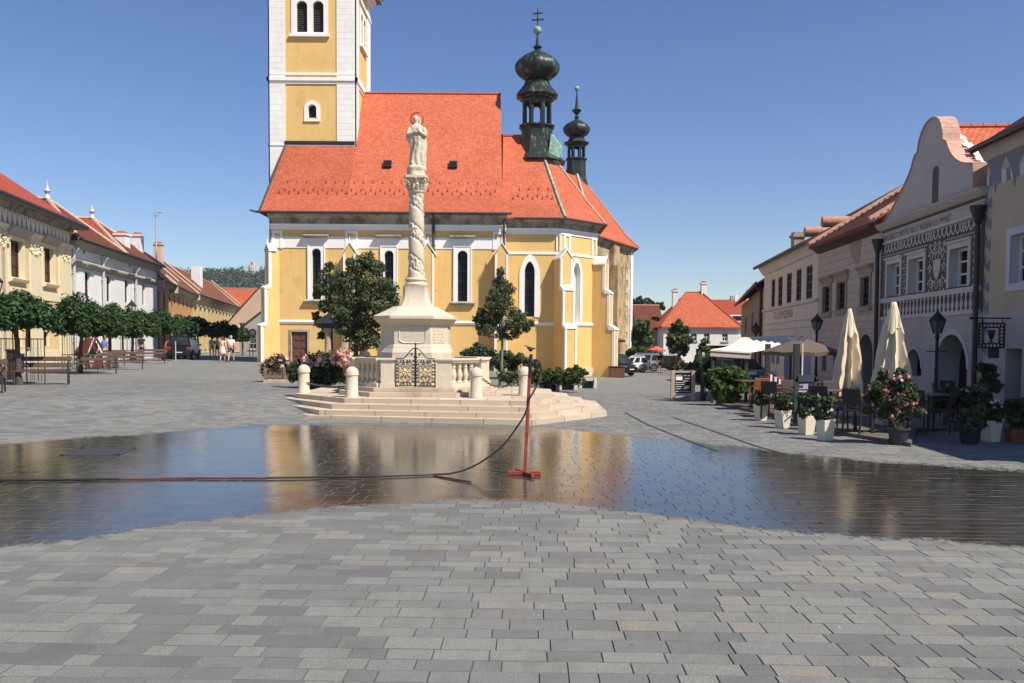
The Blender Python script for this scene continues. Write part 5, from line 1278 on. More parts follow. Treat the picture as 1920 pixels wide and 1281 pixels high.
# sgraffito decoration, each field one mesh
def ribbon(mb, pts, w, d, mat):
    for (a, b) in zip(pts, pts[1:]):
        du, dz = b[0] - a[0], b[1] - a[1]; l = math.hypot(du, dz) or 1; nu, nz_ = -dz / l * w / 2, du / l * w / 2
        mb.quad(fs.p(a[0] + nu, a[1] + nz_, d), fs.p(b[0] + nu, b[1] + nz_, d), fs.p(b[0] - nu, b[1] - nz_, d), fs.p(a[0] - nu, a[1] - nz_, d), mat)
SW = MT['sgw']; D1 = .004
mb = MB(); zm = (zlat0 + zlat1) / 2; hh = (zlat1 - zlat0) / 2; u = .2; k = 0
while u < fs.L - .3:
    p = .30
    ribbon(mb, [(u + p * t / 8, zm + hh * .92 * math.cos(math.pi * t / 8)) for t in range(9)], .055, D1, SW); ribbon(mb, [(u + p * t / 8, zm - hh * .92 * math.cos(math.pi * t / 8)) for t in range(9)], .055, D1 + .001, SW)
    mb.add([fs.p(u + p / 2 + .035 * math.cos(a), zm + .05 * math.sin(a), D1) for a in [0, 1.05, 2.1, 3.14, 4.2, 5.25]], [(0, 1, 2, 3, 4, 5)], SW)
    u += p; k += 1
    if k % 7 == 5: ribbon(mb, [(u + .12 + .12 * math.cos(a), zm + hh * .85 * math.sin(a)) for a in [2 * math.pi * i / 14 for i in range(15)]], .05, D1, SW); ribbon(mb, [(u + .12 + .05 * math.cos(a), zm + hh * .4 * math.sin(a)) for a in [2 * math.pi * i / 10 for i in range(11)]], .04, D1, SW); u += .26
build('lattice_band', mb, sg)
mb = MB()   # field of small pointed leaves round the windows
z = zrail + .1; row = 0
def blocked(u, z):
    if u < .18 or u > fs.L - .35: return True
    for h in WH:
        if h['u0'] - .27 < u < h['u1'] + .27 and z < h['z1'] + .33: return True
    return abs(u - uc) < .72 and z < zlat0 - .05
uc = fs.u(1752)
while z < zlat0 - .06:
    u = .15 + (row % 2) * .075
    while u < fs.L - .2:
        if not blocked(u, z):
            s = .058; fl = 1 if (row % 2) else -1
            mb.tri(fs.p(u - s, z - s * .8, D1), fs.p(u + s * .75, z + s * .1 * fl, D1), fs.p(u - s * .5, z + s * .95, D1), SW)
        u += .15
    z += .115; row += 1
o = build('sgraffito_field', mb, sg); o['kind'] = 'stuff'
mb = MB()   # central ornament with an empty shield, vases and scrolls
zb_, zt2 = zrail + .12, zlat0 - .08; Hh = zt2 - zb_
sh = [(uc + x * .26, zb_ + Hh * .42 + y * .30) for x, y in ((-1, 1), (0, 1.1), (1, 1), (.95, 0), (.5, -.8), (0, -1.1), (-.5, -.8), (-.95, 0))]
mb.add([fs.p(u, z, D1) for u, z in sh], [tuple(range(8))], SW)
for s in (-1, 1):
    for (cu, cz, r) in ((.42, .12, .2), (.42, .72, .17), (.2, .80, .12), (.5, .45, .13), (.28, .12, .10), (.15, .93, .11), (.5, .92, .1)):
        C_ = (uc + s * cu, zb_ + Hh * cz); ribbon(mb, [(C_[0] + s * r * (1 - .06 * i) * math.cos(i * .55), C_[1] + r * (1 - .06 * i) * math.sin(i * .55)) for i in range(14)], .042, D1, SW)
        for q in range(5):
            a = q * 1.26; mb.tri(fs.p(C_[0] + s * r * 1.0 * math.cos(a), C_[1] + r * math.sin(a), D1), fs.p(C_[0] + s * r * 1.45 * math.cos(a + .18), C_[1] + r * 1.45 * math.sin(a + .18), D1), fs.p(C_[0] + s * r * 1.0 * math.cos(a + .5), C_[1] + r * math.sin(a + .5), D1), SW)
    ribbon(mb, [(uc + s * .05, zb_), (uc + s * .10, zb_ + Hh * .2)], .05, D1, SW); ribbon(mb, [(uc + s * .06, zb_ + Hh * .58), (uc + s * .12, zb_ + Hh * .7), (uc + s * .03, zb_ + Hh * .8)], .05, D1, SW)
build('shield_ornament', mb, sg)
mb = MB()   # painted balustrade
fs.box(mb, .1, fs.L - .1, zrail - .10, zrail + .06, -.01, .05, SW); fs.box(mb, .1, fs.L - .1, zbb - .02, zbb + .10, -.01, .05, SW)
nb = 25
for i in range(nb):
    u = .3 + (fs.L - .6) * (i + .5) / nb; za, zz = zbb + .10, zrail - .10; hz = zz - za
    pr = [(.075, 0), (.075, .07), (.045, .10), (.09, .28), (.10, .38), (.04, .62), (.03, .8), (.065, .9), (.075, .94), (.075, 1)]
    fs.slab(mb, [(u + r, za + t * hz) for r, t in pr] + [(u - r, za + t * hz) for r, t in reversed(pr)], 0, .006, SW)
build('painted_balustrade', mb, sg)
mb = MB(); fs.box(mb, 0, fs.L, ztx0 - .08, ztx0 - .02, -.01, .06, SW); fs.box(mb, .06, fs.L - .06, ztx0 - .02, ztx1 + .04, -.01, .02, MT['gableg'])
for za, zz, d in ((ztx1 + .04, ztx1 + .10, .05), (ztx1 + .2, zcor - .16, .09)): fs.box(mb, -.02, fs.L + .02, za, zz, -.01, d, MT['gableg'])
fs.prof(mb, -.1, fs.L + .1, [(-.01, zcor - .16), (.12, zcor - .16), (.26, zcor - .03), (.28, zcor + .02), (-.01, zcor + .05)], MT['gableg'])
build('cornice', mb, sg)
def text(body_, fr, u, z, size, mat, parent, d=.004, sx=1.0, name='lettering'):
    c = bpy.data.curves.new(name, 'FONT'); c.body = body_; c.size = size; c.extrude = .002; c.align_x = 'LEFT'
    o = bpy.data.objects.new(name, c); COL.objects.link(o); bpy.context.view_layer.update()
    me = bpy.data.meshes.new_from_object(o.evaluated_get(bpy.context.evaluated_depsgraph_get())); bpy.data.objects.remove(o)
    me.materials.clear(); me.materials.append(mat); o = bpy.data.objects.new(name, me); COL.objects.link(o); o.parent = parent
    rot = Matrix((fr.t, Vector((0, 0, 1)), fr.n)).transposed().to_4x4(); o.matrix_local = Matrix.Translation(fr.p(u, z, d) - ORG[parent.name]) @ rot @ Matrix.Diagonal((sx, 1, 1, 1)); ORG[o.name] = ORG[parent.name]
    return o
hsz = (ztx1 - ztx0) * 1.12
text('QVI CRESCIT VIRTVTE DIES ET PASSIENS ILLE MVNIET', fs, .22, ztx0 + .04, hsz, MT['sgd'], sg, d=.024, sx=(fs.L - .45) / (hsz * 31.5))
# curved gable
pts_px = [(1648, 424), (1660.6, 414), (1672, 396), (1685, 371), (1695, 351), (1703, 334), (1709, 319), (1713, 303), (1717.5, 290), (1721.5, 288), (1722.5, 278), (1724.5, 266), (1728, 253), (1733.7, 240), (1738, 232), (1743.9, 226), (1749, 222.5), (1754, 221.5), (1758, 222.5), (1762, 226), (1765, 233), (1767, 241), (1768.5, 252), (1769, 264), (1775, 265.5), (1778, 274), (1782, 285), (1787, 293), (1792.6, 299.5), (1802.8, 306), (1813, 308), (1825, 308), (1826, 330), (1826, 352)]
gp = [fs.uz(*p) for p in pts_px]; gp[0] = (0.0, zcor + .05); gp[-1] = (gp[-2][0], zcor + .05)
nh = dict(u0=fs.u(1739.5), u1=fs.u(1751), z0=fs.z(1745, 383), z1=fs.z(1745, 316))
mb = MB(); fs.slab(mb, gp, -.45, 0, MT['gableg'])
gb = build('curved_gable', mb, sg)
mb = MB(); ap_ = archpts(nh['u0'], nh['u1'], nh['z0'], nh['z1'], 'round'); fs.slab(mb, [(nh['u0'], nh['z0'])] + ap_ + [(nh['u1'], nh['z0'])], 0, .005, MT['sgd']); build('niche', mb, gb)
M_COPE = plain('mortared_brick_coping', (.50, .31, .23), .9, var=.25, scale=7)
mb = MB(); M_COP = tiles('coping_brick', (.42, .13, .07), (.50, .26, .19), w=.3, h=.12, var=.8)
for (a, b) in zip(gp[:-1], gp[1:]):
    du, dz = b[0] - a[0], b[1] - a[1]; l = math.hypot(du, dz) or 1; nu, nz_ = -dz / l * .05, du / l * .05
    mb.hexa([fs.p(a[0], a[1], -.5), fs.p(b[0], b[1], -.5), fs.p(b[0], b[1], .04), fs.p(a[0], a[1], .04), fs.p(a[0] + nu, a[1] + nz_, -.5), fs.p(b[0] + nu, b[1] + nz_, -.5), fs.p(b[0] + nu, b[1] + nz_, .04), fs.p(a[0] + nu, a[1] + nz_, .04)], M_COPE)
build('coping', mb, gb)
mb = MB(); um = fs.u(1742); zr = W(1785, 239, 27.9).z; um = fs.L * .5
e1, e1b = fs.p(fs.L + .05, zcor - .1, -.5), fs.p(fs.L + .05, zcor - .1, -12); r, rb = fs.p(um, zr, -.5), fs.p(um, zr, -12); e0, e0b = fs.p(-.05, zcor - .1, -.5), fs.p(-.05, zcor - .1, -12)
roofq(mb, e1, e1b, rb, r, MT['tile']); roofq(mb, e0b, e0, r, rb, MT['tile']); ridge(mb, r, rb, MT['tile'], .1); rf = build('roof', mb, sg)
mb = MB()
for k in range(14): # mortared verge, stepped
    t = .12 + .8 * k / 14; a = e1.lerp(r, t); mb.obox(a + fs.n * -.05 + Vector((0, 0, .12)), fs.n * (.09 + .06 * (k % 2)), (e1 - r) * .022, (0, 0, .010), MT['trim'])
build('mortar_verge', mb, rf)
mb = MB()
for x, t in ((-3, .80), (-5.5, .82), (-2, .45)): a = e1.lerp(r, t) + fs.n * x + Vector((0, -.08, .1)); mb.lathe([(.16, 0), (.1, .1), (.02, .14)], a, MT['tiledark'], 8, sx=1.4)
build('roof_vent', mb, rf)
for u, k in ((.06, 0), (fs.L - .07, 1)):
    mb = MB(); mb.lathe([(.05, -.5), (.10, -.38), (.2, -.06), (.22, .0), (.22, .07)], fs.p(u, zcor - .55, .18), MT['darkmetal'], 10); mb.tube([fs.p(u, zcor - .9, .18), fs.p(u, 0, .14)], .075, MT['darkmetal'], 10); build('downpipe', mb, sg)
# --- yellow house at the right edge
fy_ = Fr(Rn, (12.3, 9.5)); yr = thing('corner_house', 'pale yellow house with blue grey painted quoins at the right edge', 'house', (16, 17, 0)); ZEV = fy_.z(1838, 290) + .05
W1 = dict(u0=fy_.u(1890), u1=fy_.u(1890) + 1.15, z0=fy_.z(1905, 531), z1=fy_.z(1905, 440), depth=.25)
DH = dict(u0=fy_.u(1886), u1=fy_.u(1917), z0=-.3, z1=fy_.z(1900, 654), depth=.45)
HH = [W1, dict(W1, u0=W1['u0'] + 3.6, u1=W1['u1'] + 3.6), dict(W1, u0=W1['u0'] + 7.2, u1=W1['u1'] + 7.2)]
mb = MB(); zsplit = fy_.z(1900, 585); fy_.wall(mb, 0, fy_.L, zsplit, ZEV, HH, MT['yellowr'], rev=MT['paleblue']); fy_.wall(mb, 0, fy_.L, -.5, zsplit, [DH], MT['lowgrey'])
for a in (0, fy_.L): mb.quad(fy_.p(a, -.5, -.002), fy_.p(a, -.5, -10), fy_.p(a, ZEV, -10), fy_.p(a, ZEV, -.002), MT['yellowr'])
mb.quad(fy_.p(0, -.5, -10), fy_.p(fy_.L, -.5, -10), fy_.p(fy_.L, ZEV, -10), fy_.p(0, ZEV, -10), MT['yellowr'])
build('wall', mb, yr)
for h in HH:
    window(fy_, h, yr, MT['wwhite'], MT['glass'], nx=3, nz=3, fw=.07, mw=.04)
    mb = MB(); o = .2
    for q in ((h['u0'] - o, h['u0'], h['z0'] - o, h['z1'] + o), (h['u1'], h['u1'] + o, h['z0'] - o, h['z1'] + o), (h['u0'], h['u1'], h['z1'], h['z1'] + o), (h['u0'], h['u1'], h['z0'] - o, h['z0'])): fy_.box(mb, *q, -.01, .03, MT['paleblue'])
    build('window_surround', mb, yr)
mb = MB(); fy_.box(mb, DH['u0'], DH['u1'], DH['z0'], DH['z1'], -.52, -.45, MT['lowgrey']); fy_.box(mb, DH['u0'] + .1, DH['u1'] - .1, 1.3, 1.75, -.45, -.44, MT['void']); fy_.box(mb, DH['u1'] - .2, DH['u1'], DH['z0'], DH['z1'], -.449, -.43, MT['void']); build('door', mb, yr)
mb = MB()   # painted quoins
z = .9; k = 0
while z < fy_.z(1846, 352) - .2:
    w = .34; h = .36
    fy_.slab(mb, [(.02, z), (.02, z + h), (w, z + h)] if False else [(.02, z + h * .5), (w, z + h), (w, z)], 0, .005, MT['blueg']); fy_.slab(mb, [(.02, z + h * .52), (.16, z + h * .95), (.02, z + h * 1.45)], 0, .005, MT['blueg'])
    z += .58
u = .12; zb_ = fy_.z(1852, 352); hb = .34
fy_.box(mb, 0, fy_.L, zb_, zb_ + hb, -.002, .003, MT['paleblue'])
while u < fy_.L - .4: fy_.slab(mb, [(u + .05, zb_), (u + .25, zb_), (u + .20, zb_ + hb), (u, zb_ + hb)], .003, .007, MT['blueg']); u += .46
u = 0
while u < fy_.L: # scalloped cove
    w = 1.0
    for t in range(10):
        a0, a1 = .5 * w * (1 - t / 10) ** 1.7 + .04, .5 * w * (1 - (t + 1) / 10) ** 1.7 + .04; za, zz = ZEV - .34 - .095 * t, ZEV - .34 - .095 * (t + 1)
        mb.quad(fy_.p(u + w / 2 - a0, za, .005), fy_.p(u + w / 2 + a0, za, .005), fy_.p(u + w / 2 + a1, zz, .005), fy_.p(u + w / 2 - a1, zz, .005), MT['blueg'])
    u += w
build('painted_quoins', mb, yr)
mb = MB(); fy_.prof(mb, -.02, fy_.L + .1, [(-.01, ZEV - .36), (.08, ZEV - .33), (.22, ZEV - .1), (.28, ZEV), (-.01, ZEV)], MT['lowgrey']); build('cornice', mb, yr)
mb = MB(); e0, e1 = fy_.p(-.1, ZEV, .42), fy_.p(fy_.L + .2, ZEV, .42); r0, r1 = fy_.p(-.1, ZEV + 3.6, -5), fy_.p(fy_.L + .2, ZEV + 3.6, -5); k0, k1 = fy_.p(-.1, ZEV, -10.4), fy_.p(fy_.L + .2, ZEV, -10.4)
roofq(mb, e0, e1, r1, r0, MT['tiledark']); roofq(mb, k1, k0, r0, r1, MT['tiledark']); build('roof', mb, yr)
mb = MB()
for u in (0, fy_.L): mb.add([fy_.p(u, ZEV), fy_.p(u, ZEV, -10), fy_.p(u, ZEV + 3.45, -5)], [(0, 1, 2)], MT['yellowr'])
build('gable_wall', mb, yr)
mb = MB(); mb.tube([e0, e1], .08, MT['darkmetal'], 8); build('gutter', mb, yr)
# hanging iron tavern sign
u = fy_.u(1893); root = fy_.p(u, fy_.z(1893, 597), 0); hs = thing('hanging_sign', 'black wrought iron tavern sign with a wine goblet on a bracket', 'sign', root)
z = root.z; n = fy_.n; IRn = MT['iron']
mb = MB(); mb.bar(root - n * .02, root + n * .98, .035, .035, IRn); mb.sphere(root + n * 1.0, .045, IRn, 10, 6); mb.bar(root + n * .2 - Vector((0, 0, .0)), root + n * .2 - Vector((0, 0, .14)), .02, .02, IRn); mb.bar(root + n * .72, root + n * .72 - Vector((0, 0, .14)), .02, .02, IRn); build('bracket', mb, hs)
mb = MB(); a0, a1, zt0, zb0 = .14, .80, z - .13, z - .78
for d in (a0, a1): mb.bar(root * 1 + n * d + Vector((0, 0, zt0 - z)), root + n * d + Vector((0, 0, zb0 - z)), .03, .03, IRn)
for zz in (zt0, zb0): mb.bar(root + n * a0 + Vector((0, 0, zz - z)), root + n * a1 + Vector((0, 0, zz - z)), .03, .03, IRn)
i0, i1 = a0 + .14, a1 - .14
for d in (i0, i1): mb.bar(root + n * d + Vector((0, 0, zt0 - .12 - z)), root + n * d + Vector((0, 0, zb0 + .12 - z)), .02, .02, IRn)
for zz in (zt0 - .12, zb0 + .12): mb.bar(root + n * i0 + Vector((0, 0, zz - z)), root + n * i1 + Vector((0, 0, zz - z)), .02, .02, IRn)
def ringn(c, r): mb.tube([c + n * r * math.cos(q) + Vector((0, 0, r * math.sin(q))) for q in [2 * math.pi * k / 12 for k in range(13)]], .014, IRn, 5)
for k in range(7):
    f = (k + .5) / 7
    for zz in (zt0 - .06, zb0 + .06): ringn(root + n * (a0 + (a1 - a0) * f) + Vector((0, 0, zz - z)), .05)
    for d in (a0 + .065, a1 - .065): ringn(root + n * d + Vector((0, 0, zb0 + (zt0 - zb0) * f - z)), .05)
build('sign_frame', mb, hs)
mb = MB(); c = root + n * ((a0 + a1) / 2) + Vector((0, 0, zb0 + .14 - z)); mb.lathe([(.09, 0), (.09, .015), (.025, .03), (.022, .08), (.05, .11), (.075, .2), (.095, .33), (.085, .33), (.06, .2)], c, IRn, 14); build('goblet', mb, hs, smooth=40)
mb = MB(); mb.obox(root + n * .40 + Vector((0, 0, zb0 - .14 - z)), n * .14, fy_.t * .012, (0, 0, .13), MT['gutter']); build('name_board', mb, hs)
# --- ruled beige house
fb = Fr((14.15, 39.7), (Rf[0], Rf[1] + .02)); bg_ = thing('beige_house', 'beige house with ruled plaster courses and three stone framed windows', 'house', (15.5, 36, 0))
ZEV = fb.z(1645, 421); H = [hole(fb, 1542, 538, 1555.5, 586, .11), hole(fb, 1568.5, 530, 1584, 580.5, .11), hole(fb, 1613, 520, 1629, 574, .11)]
GA = [dict(u0=fb.u(1609), u1=fb.u(1637), z0=-.5, z1=fb.z(1623, 627), depth=.6, arch='round'), dict(u0=fb.u(1563), u1=fb.u(1577), z0=-.5, z1=fb.z(1570, 655), depth=.5, arch='round'), dict(u0=fb.u(1542), u1=fb.u(1550), z0=fb.z(1546, 696), z1=fb.z(1546, 664), depth=.2)]
body(fb, ZEV, 9, H + GA, MT['beige'], bg_, rev=MT['stonefr'])
for h in H:
    window(fb, h, bg_, MT['wdark'], MT['glass'], nx=2, nz=4, fw=.06, mw=.03)
    mb = MB(); o = .14
    for q in ((h['u0'] - o, h['u0'], h['z0'] - .04, h['z1'] + o), (h['u1'], h['u1'] + o, h['z0'] - .04, h['z1'] + o), (h['u0'], h['u1'], h['z1'], h['z1'] + o)): fb.box(mb, *q, -.01, .05, MT['stonefr'])
    fb.prof(mb, h['u0'] - .3, h['u1'] + .3, [(-.01, h['z1'] + o), (.06, h['z1'] + o), (.1, h['z1'] + o + .14), (.2, h['z1'] + o + .24), (.2, h['z1'] + o + .3), (-.01, h['z1'] + o + .34)], MT['stonefr']); fb.box(mb, h['u0'] - .22, h['u1'] + .22, h['z0'] - .2, h['z0'] - .04, -.01, .12, MT['stonefr']); build('window_surround', mb, bg_)
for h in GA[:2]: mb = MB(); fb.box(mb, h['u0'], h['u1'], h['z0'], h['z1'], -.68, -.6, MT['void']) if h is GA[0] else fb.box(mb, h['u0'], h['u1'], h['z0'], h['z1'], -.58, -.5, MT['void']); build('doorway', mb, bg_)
window(fb, GA[2], bg_, MT['wdark'], MT['glass'], nx=2, nz=2, fw=.05, mw=.03)
mb = MB(); fb.slab(mb, [(fb.u(1586), ZEV - .08), (fb.u(1612), ZEV - .08), (fb.u(1609), ZEV - 1.2), (fb.u(1604), ZEV - 1.35), (fb.u(1592), ZEV - .9)], .0, .004, plaster('bare_patch', (.36, .29, .24), .12)); build('bare_patch', mb, bg_)
mb = MB(); e0, e1 = fb.p(-.05, ZEV, .45), fb.p(fb.L - .02, ZEV, .45); dh = 2.75; r0, r1 = fb.p(-.05, ZEV + dh, -4.0), fb.p(fb.L - .02, ZEV + dh, -4.0); k0, k1 = fb.p(-.05, ZEV, -9.4), fb.p(fb.L - .02, ZEV, -9.4)
roofq(mb, e0, e1, r1, r0, MT['tiledark'], th=.16); roofq(mb, k1, k0, r0, r1, MT['tiledark']); rf = build('roof', mb, bg_)
M_FWMORT = plain('firewall_mortar', (.50, .30, .22), .85, var=.3, scale=8)  # peach mortar colour of the firewall copings
for (a, b, w) in ((e0, r0, .24), (e1, r1, .2)):
    mb = MB()
    d = (b - a).normalized(); mb.bar(a + Vector((0, 0, .1)), b + Vector((0, 0, .1)), w, .24, M_FWMORT, up=d.cross(fb.t))
    for k in range(18): p = a.lerp(b, (k + .5) / 18); mb.obox(p + Vector((0, -.22, .10)), fb.t * (.16 + .05 * (k % 2)), d * .09, (0, 0, .03), M_FWMORT)
    build('firewall_coping', mb, rf)
mb = MB(); fb.prof(mb, 0, fb.L, [(-.01, ZEV - .35), (.08, ZEV - .33), (.4, ZEV - .06), (.4, ZEV - .01), (-.01, ZEV - .01)], MT['wdark']); build('eave_board', mb, bg_)
# --- off white long house
fw_ = Fr((15.7, 53.5), (14.15, 39.72)); wl = thing('off_white_house', 'off white house with five dark tall windows and painted lettering above the awning', 'house', (17, 46, 0))
ZEV = fw_.z(1523, 459); H = [hole(fw_, *q, .06) for q in ((1444.5, 525, 1451, 576), (1457, 520, 1465, 574), (1473, 513, 1482, 569), (1490.6, 506, 1500, 565), (1509, 499, 1520.6, 561))]
GL = [hole(fw_, 1447, 650, 1453, 682, .2), hole(fw_, 1456, 650, 1462, 683, .2), hole(fw_, 1471, 655, 1486, 720, .3), hole(fw_, 1509, 660, 1521, 712, .3)]
body(fw_, ZEV, 9, H + GL, MT['offwhite'], wl)
for h in H + GL[:2]: window(fw_, h, wl, MT['wdark'], MT['glassb'], nx=2, nz=4, fw=.08, mw=.05)
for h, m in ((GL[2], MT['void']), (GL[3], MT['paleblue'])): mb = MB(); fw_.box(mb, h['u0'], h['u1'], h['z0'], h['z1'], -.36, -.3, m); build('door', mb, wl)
mb = MB(); zz = fw_.z(1520, 562) - .08; fw_.prof(mb, .1, fw_.L, [(-.01, zz - .1), (.12, zz - .06), (.16, zz + .04), (-.01, zz + .08)], MT['offwhite']); z2 = fw_.z(1520, 596); fw_.box(mb, .1, fw_.L, z2 - .06, z2, -.01, .06, MT['offwhite']); fw_.box(mb, .1, fw_.L, z2 - .42, z2 - .36, -.01, .06, MT['offwhite']); build('string_course', mb, wl)
M_LET = plain('faded_letters', (.27, .22, .20), .9, var=.15)
text('TTEL & OM SZEMERIA', fw_, fw_.u(1449), fw_.z(1475, 596), .62, M_LET, wl, d=.006, sx=.9)
mb = MB(); fw_.prof(mb, 0, fw_.L, [(-.01, ZEV - .5), (.1, ZEV - .48), (.35, ZEV - .1), (.4, ZEV), (-.01, ZEV)], MT['offwhite']); build('cornice', mb, wl)
mb = MB(); e0, e1 = fw_.p(-.3, ZEV, .6), fw_.p(fw_.L - .05, ZEV, .6); dh = 2.7; r0, r1 = fw_.p(-.3, ZEV + dh, -4.2), fw_.p(fw_.L - .05, ZEV + dh, -4.2); k0, k1 = fw_.p(-.3, ZEV, -9.4), fw_.p(fw_.L - .05, ZEV, -9.4)
roofq(mb, e0, e1, r1, r0, MT['tiledark']); roofq(mb, k1, k0, r0, r1, MT['tiledark']); ridge(mb, r0, r1, MT['ridgetile'], .14); rf = build('roof', mb, wl)
mb = MB()
for u in (0, fw_.L - .1): mb.add([fw_.p(u, ZEV), fw_.p(u, ZEV, -9), fw_.p(u, ZEV + dh - .1, -4.2)], [(0, 1, 2)], MT['offwhite'])
build('gable_wall', mb, wl)
mb = MB(); mb.tube([e0, e1], .08, MT['gutter'], 6); build('gutter', mb, wl)
for t_, s_ in ((.55, .5), (.82, .75)):   # half round dormers
    c = fw_.p(fw_.L * t_, ZEV + dh * .46, -1.6); mb = MB(); mb.lathe([(.26, 0), (.28, .2), (.26, .4), (.28, .6), (.26, .8), (.28, 1.0), (.26, 1.3)], (0, 0, 0), MT['ridgetile'], 12)
    mb.v = [(c.x + y_, c.y + x_, c.z + 0) if False else tuple(c + fw_.t * x_ + fw_.n * (.9 - z_) + Vector((0, 0, y_))) for x_, y_, z_ in mb.v]; build('dormer', mb, rf, smooth=40)
p = W(1496, 436, 50); mb = MB(); mb.box(p.x - .3, p.x + .3, 49.7, 50.3, p.z - 2.4, p.z, MT['stonefr']); mb.box(p.x - .38, p.x + .38, 49.62, 50.38, p.z - .3, p.z - .15, MT['stonefr']); build('chimney', mb, wl)
# --- dark house further back
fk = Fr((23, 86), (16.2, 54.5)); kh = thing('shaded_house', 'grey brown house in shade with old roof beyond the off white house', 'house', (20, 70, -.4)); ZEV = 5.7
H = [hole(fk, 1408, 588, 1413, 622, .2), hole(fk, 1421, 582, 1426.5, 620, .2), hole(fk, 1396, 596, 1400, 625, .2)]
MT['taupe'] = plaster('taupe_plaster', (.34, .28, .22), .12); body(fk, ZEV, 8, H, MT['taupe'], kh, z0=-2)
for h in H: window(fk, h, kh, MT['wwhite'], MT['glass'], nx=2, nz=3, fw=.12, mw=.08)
mb = MB(); e0, e1, r0, r1 = fk.p(-.3, ZEV, .7), fk.p(fk.L, ZEV, .7), fk.p(-.3, ZEV + 3.0, -4), fk.p(fk.L, ZEV + 3.0, -4); roofq(mb, e0, e1, r1, r0, MT['tileold']); roofq(mb, fk.p(fk.L, ZEV, -8.5), fk.p(-.3, ZEV, -8.5), r0, r1, MT['tileold']); build('roof', mb, kh)
mb = MB()
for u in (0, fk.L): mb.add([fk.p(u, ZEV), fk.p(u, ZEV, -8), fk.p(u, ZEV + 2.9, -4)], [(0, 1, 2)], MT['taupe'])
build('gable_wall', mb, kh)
downpipe(fk, fk.u(1431), -1, ZEV - .2, kh, MT['darkmetal'], .1, .2)
mb = MB(); mb.tube([e0, e1], .1, MT['darkmetal'], 6); build('gutter', mb, kh)
# ------------------------------------------------------------------ trees and plants
LF_D = leafmat('catalpa_leaves', (.022, .055, .018), (.055, .115, .036), (.12, .18, .065), .35)
LF_L = leafmat('linden_leaves', (.055, .085, .038), (.12, .16, .075), (.25, .23, .10), .45)
LF_Y = leafmat('young_tree_leaves', (.065, .10, .045), (.14, .185, .085), (.22, .21, .10), .45)
LF_X = leafmat('yew_and_shaded_tree_leaves', (.014, .034, .016), (.035, .065, .028), None, .1)
LF_H = leafmat('hedge_leaves', (.02, .045, .012), (.07, .10, .03), (.14, .13, .05), .25)
LF_B = leafmat('bush_leaves', (.03, .07, .015), (.09, .17, .04), (.2, .26, .08), .35)
LF_R = leafmat('rose_leaves', (.03, .055, .02), (.07, .11, .04), (.16, .15, .07), .3)
LF_F = leafmat('forest_leaves', (.03, .052, .034), (.055, .085, .05), (.075, .105, .06), .1)
PETP = leafmat('pale_pink_petals', (.60, .30, .24), (.75, .48, .38), (.85, .70, .6), .25)
PETM = leafmat('magenta_petals', (.42, .09, .14), (.62, .26, .30), (.8, .58, .56), .25)
PETW = leafmat('white_petals', (.7, .68, .6), (.8, .78, .72), None, .2)

def trunk(parent, base, top, r, limbs, crown_c, name='trunk', mat=None):
    mb = MB(); base = Vector(base); top = Vector(top); n = 6
    pts = [base.lerp(top, k / n) + Vector((rng.uniform(-1, 1), rng.uniform(-1, 1), 0)) * r * (.35 if 0 < k < n else 0) for k in range(n + 1)]
    mb.tube(pts, [r * (1.35 if k == 0 else 1.05 - .35 * k / n) for k in range(n + 1)], mat or MT['bark'], 9)
    for e in limbs:
        e = Vector(e); s = base.lerp(top, rng.uniform(.7, .98)); m = s.lerp(e, .5) + Vector((0, 0, .12 * (e - s).length))
        mb.tube([s, m, e], [r * .5, r * .3, r * .1], mat or MT['bark'], 6)
    return build(name, mb, parent, smooth=60)
def umbrella_tree(px, pyb, px0, px1, pyt, pyl, lab, seed, group, leaf=.11, n=4200, lf=None, base=None):
    """clipped round headed street tree"""
    b = base or G(px, pyb); Y = b.y
    L_, R_, Tp, Lo = W(px0, 600, Y).x, W(px1, 600, Y).x, W(px, pyt, Y).z, W(px, pyl, Y).z
    c = Vector(((L_ + R_) / 2, Y, 0)); r = (R_ - L_) / 2; H = Tp - Lo
    t = thing('street_tree', lab, 'tree', b, group)
    cs, rs = [], []
    for k in range(60):
        a = rng.uniform(0, 2 * math.pi); q = r * .86 * math.sqrt(rng.random()); hh = Lo + H * .24 + (H * .56) * (1 - (q / r) ** 2.2) * rng.uniform(.1, 1)
        cs.append((c.x + q * math.cos(a), c.y + q * math.sin(a), hh)); rs.append((r * .25, r * .25, H * .22))
    p, d = blobpts(cs, rs, n); p[:, 2] = np.maximum(p[:, 2], Lo + .12 * nrng.random(n))
    d[:, 2] += .9
    leafmesh('crown', p, d / np.linalg.norm(d, axis=1)[:, None], leaf, lf or LF_D, t, b, .45)
    trunk(t, b, (b.x + (c.x - b.x) * .3, Y, Lo + H * .35), .085, [(c.x + r * .55 * math.cos(a), c.y + r * .55 * math.sin(a), Lo + H * .4) for a in [k * 1.05 + seed for k in range(6)]], c)
    return t, b
GRP = 'clipped street trees on the left'
trs = [(37, 722, -70, 98, 539, 626, 'clipped round street tree nearest on the left edge, bench beneath it'), (151, 700, 92, 226, 548, 638, 'broad clipped street tree with wide dark crown in front of the white house'),
       (203, 691, 176, 262, 566, 637, 'clipped street tree standing just behind the broad one'), (248, 680, 214, 298, 572, 636, 'clipped street tree beside the lamp with trunk between the benches'),
       (306, 676, 262, 352, 576, 632, 'clipped street tree at the end of the bench row, before the parked van')]
for i, a in enumerate(trs): umbrella_tree(*a[:6], a[6], i, GRP, leaf=.066 if i < 2 else .085, n=17000 if i < 2 else 9500)
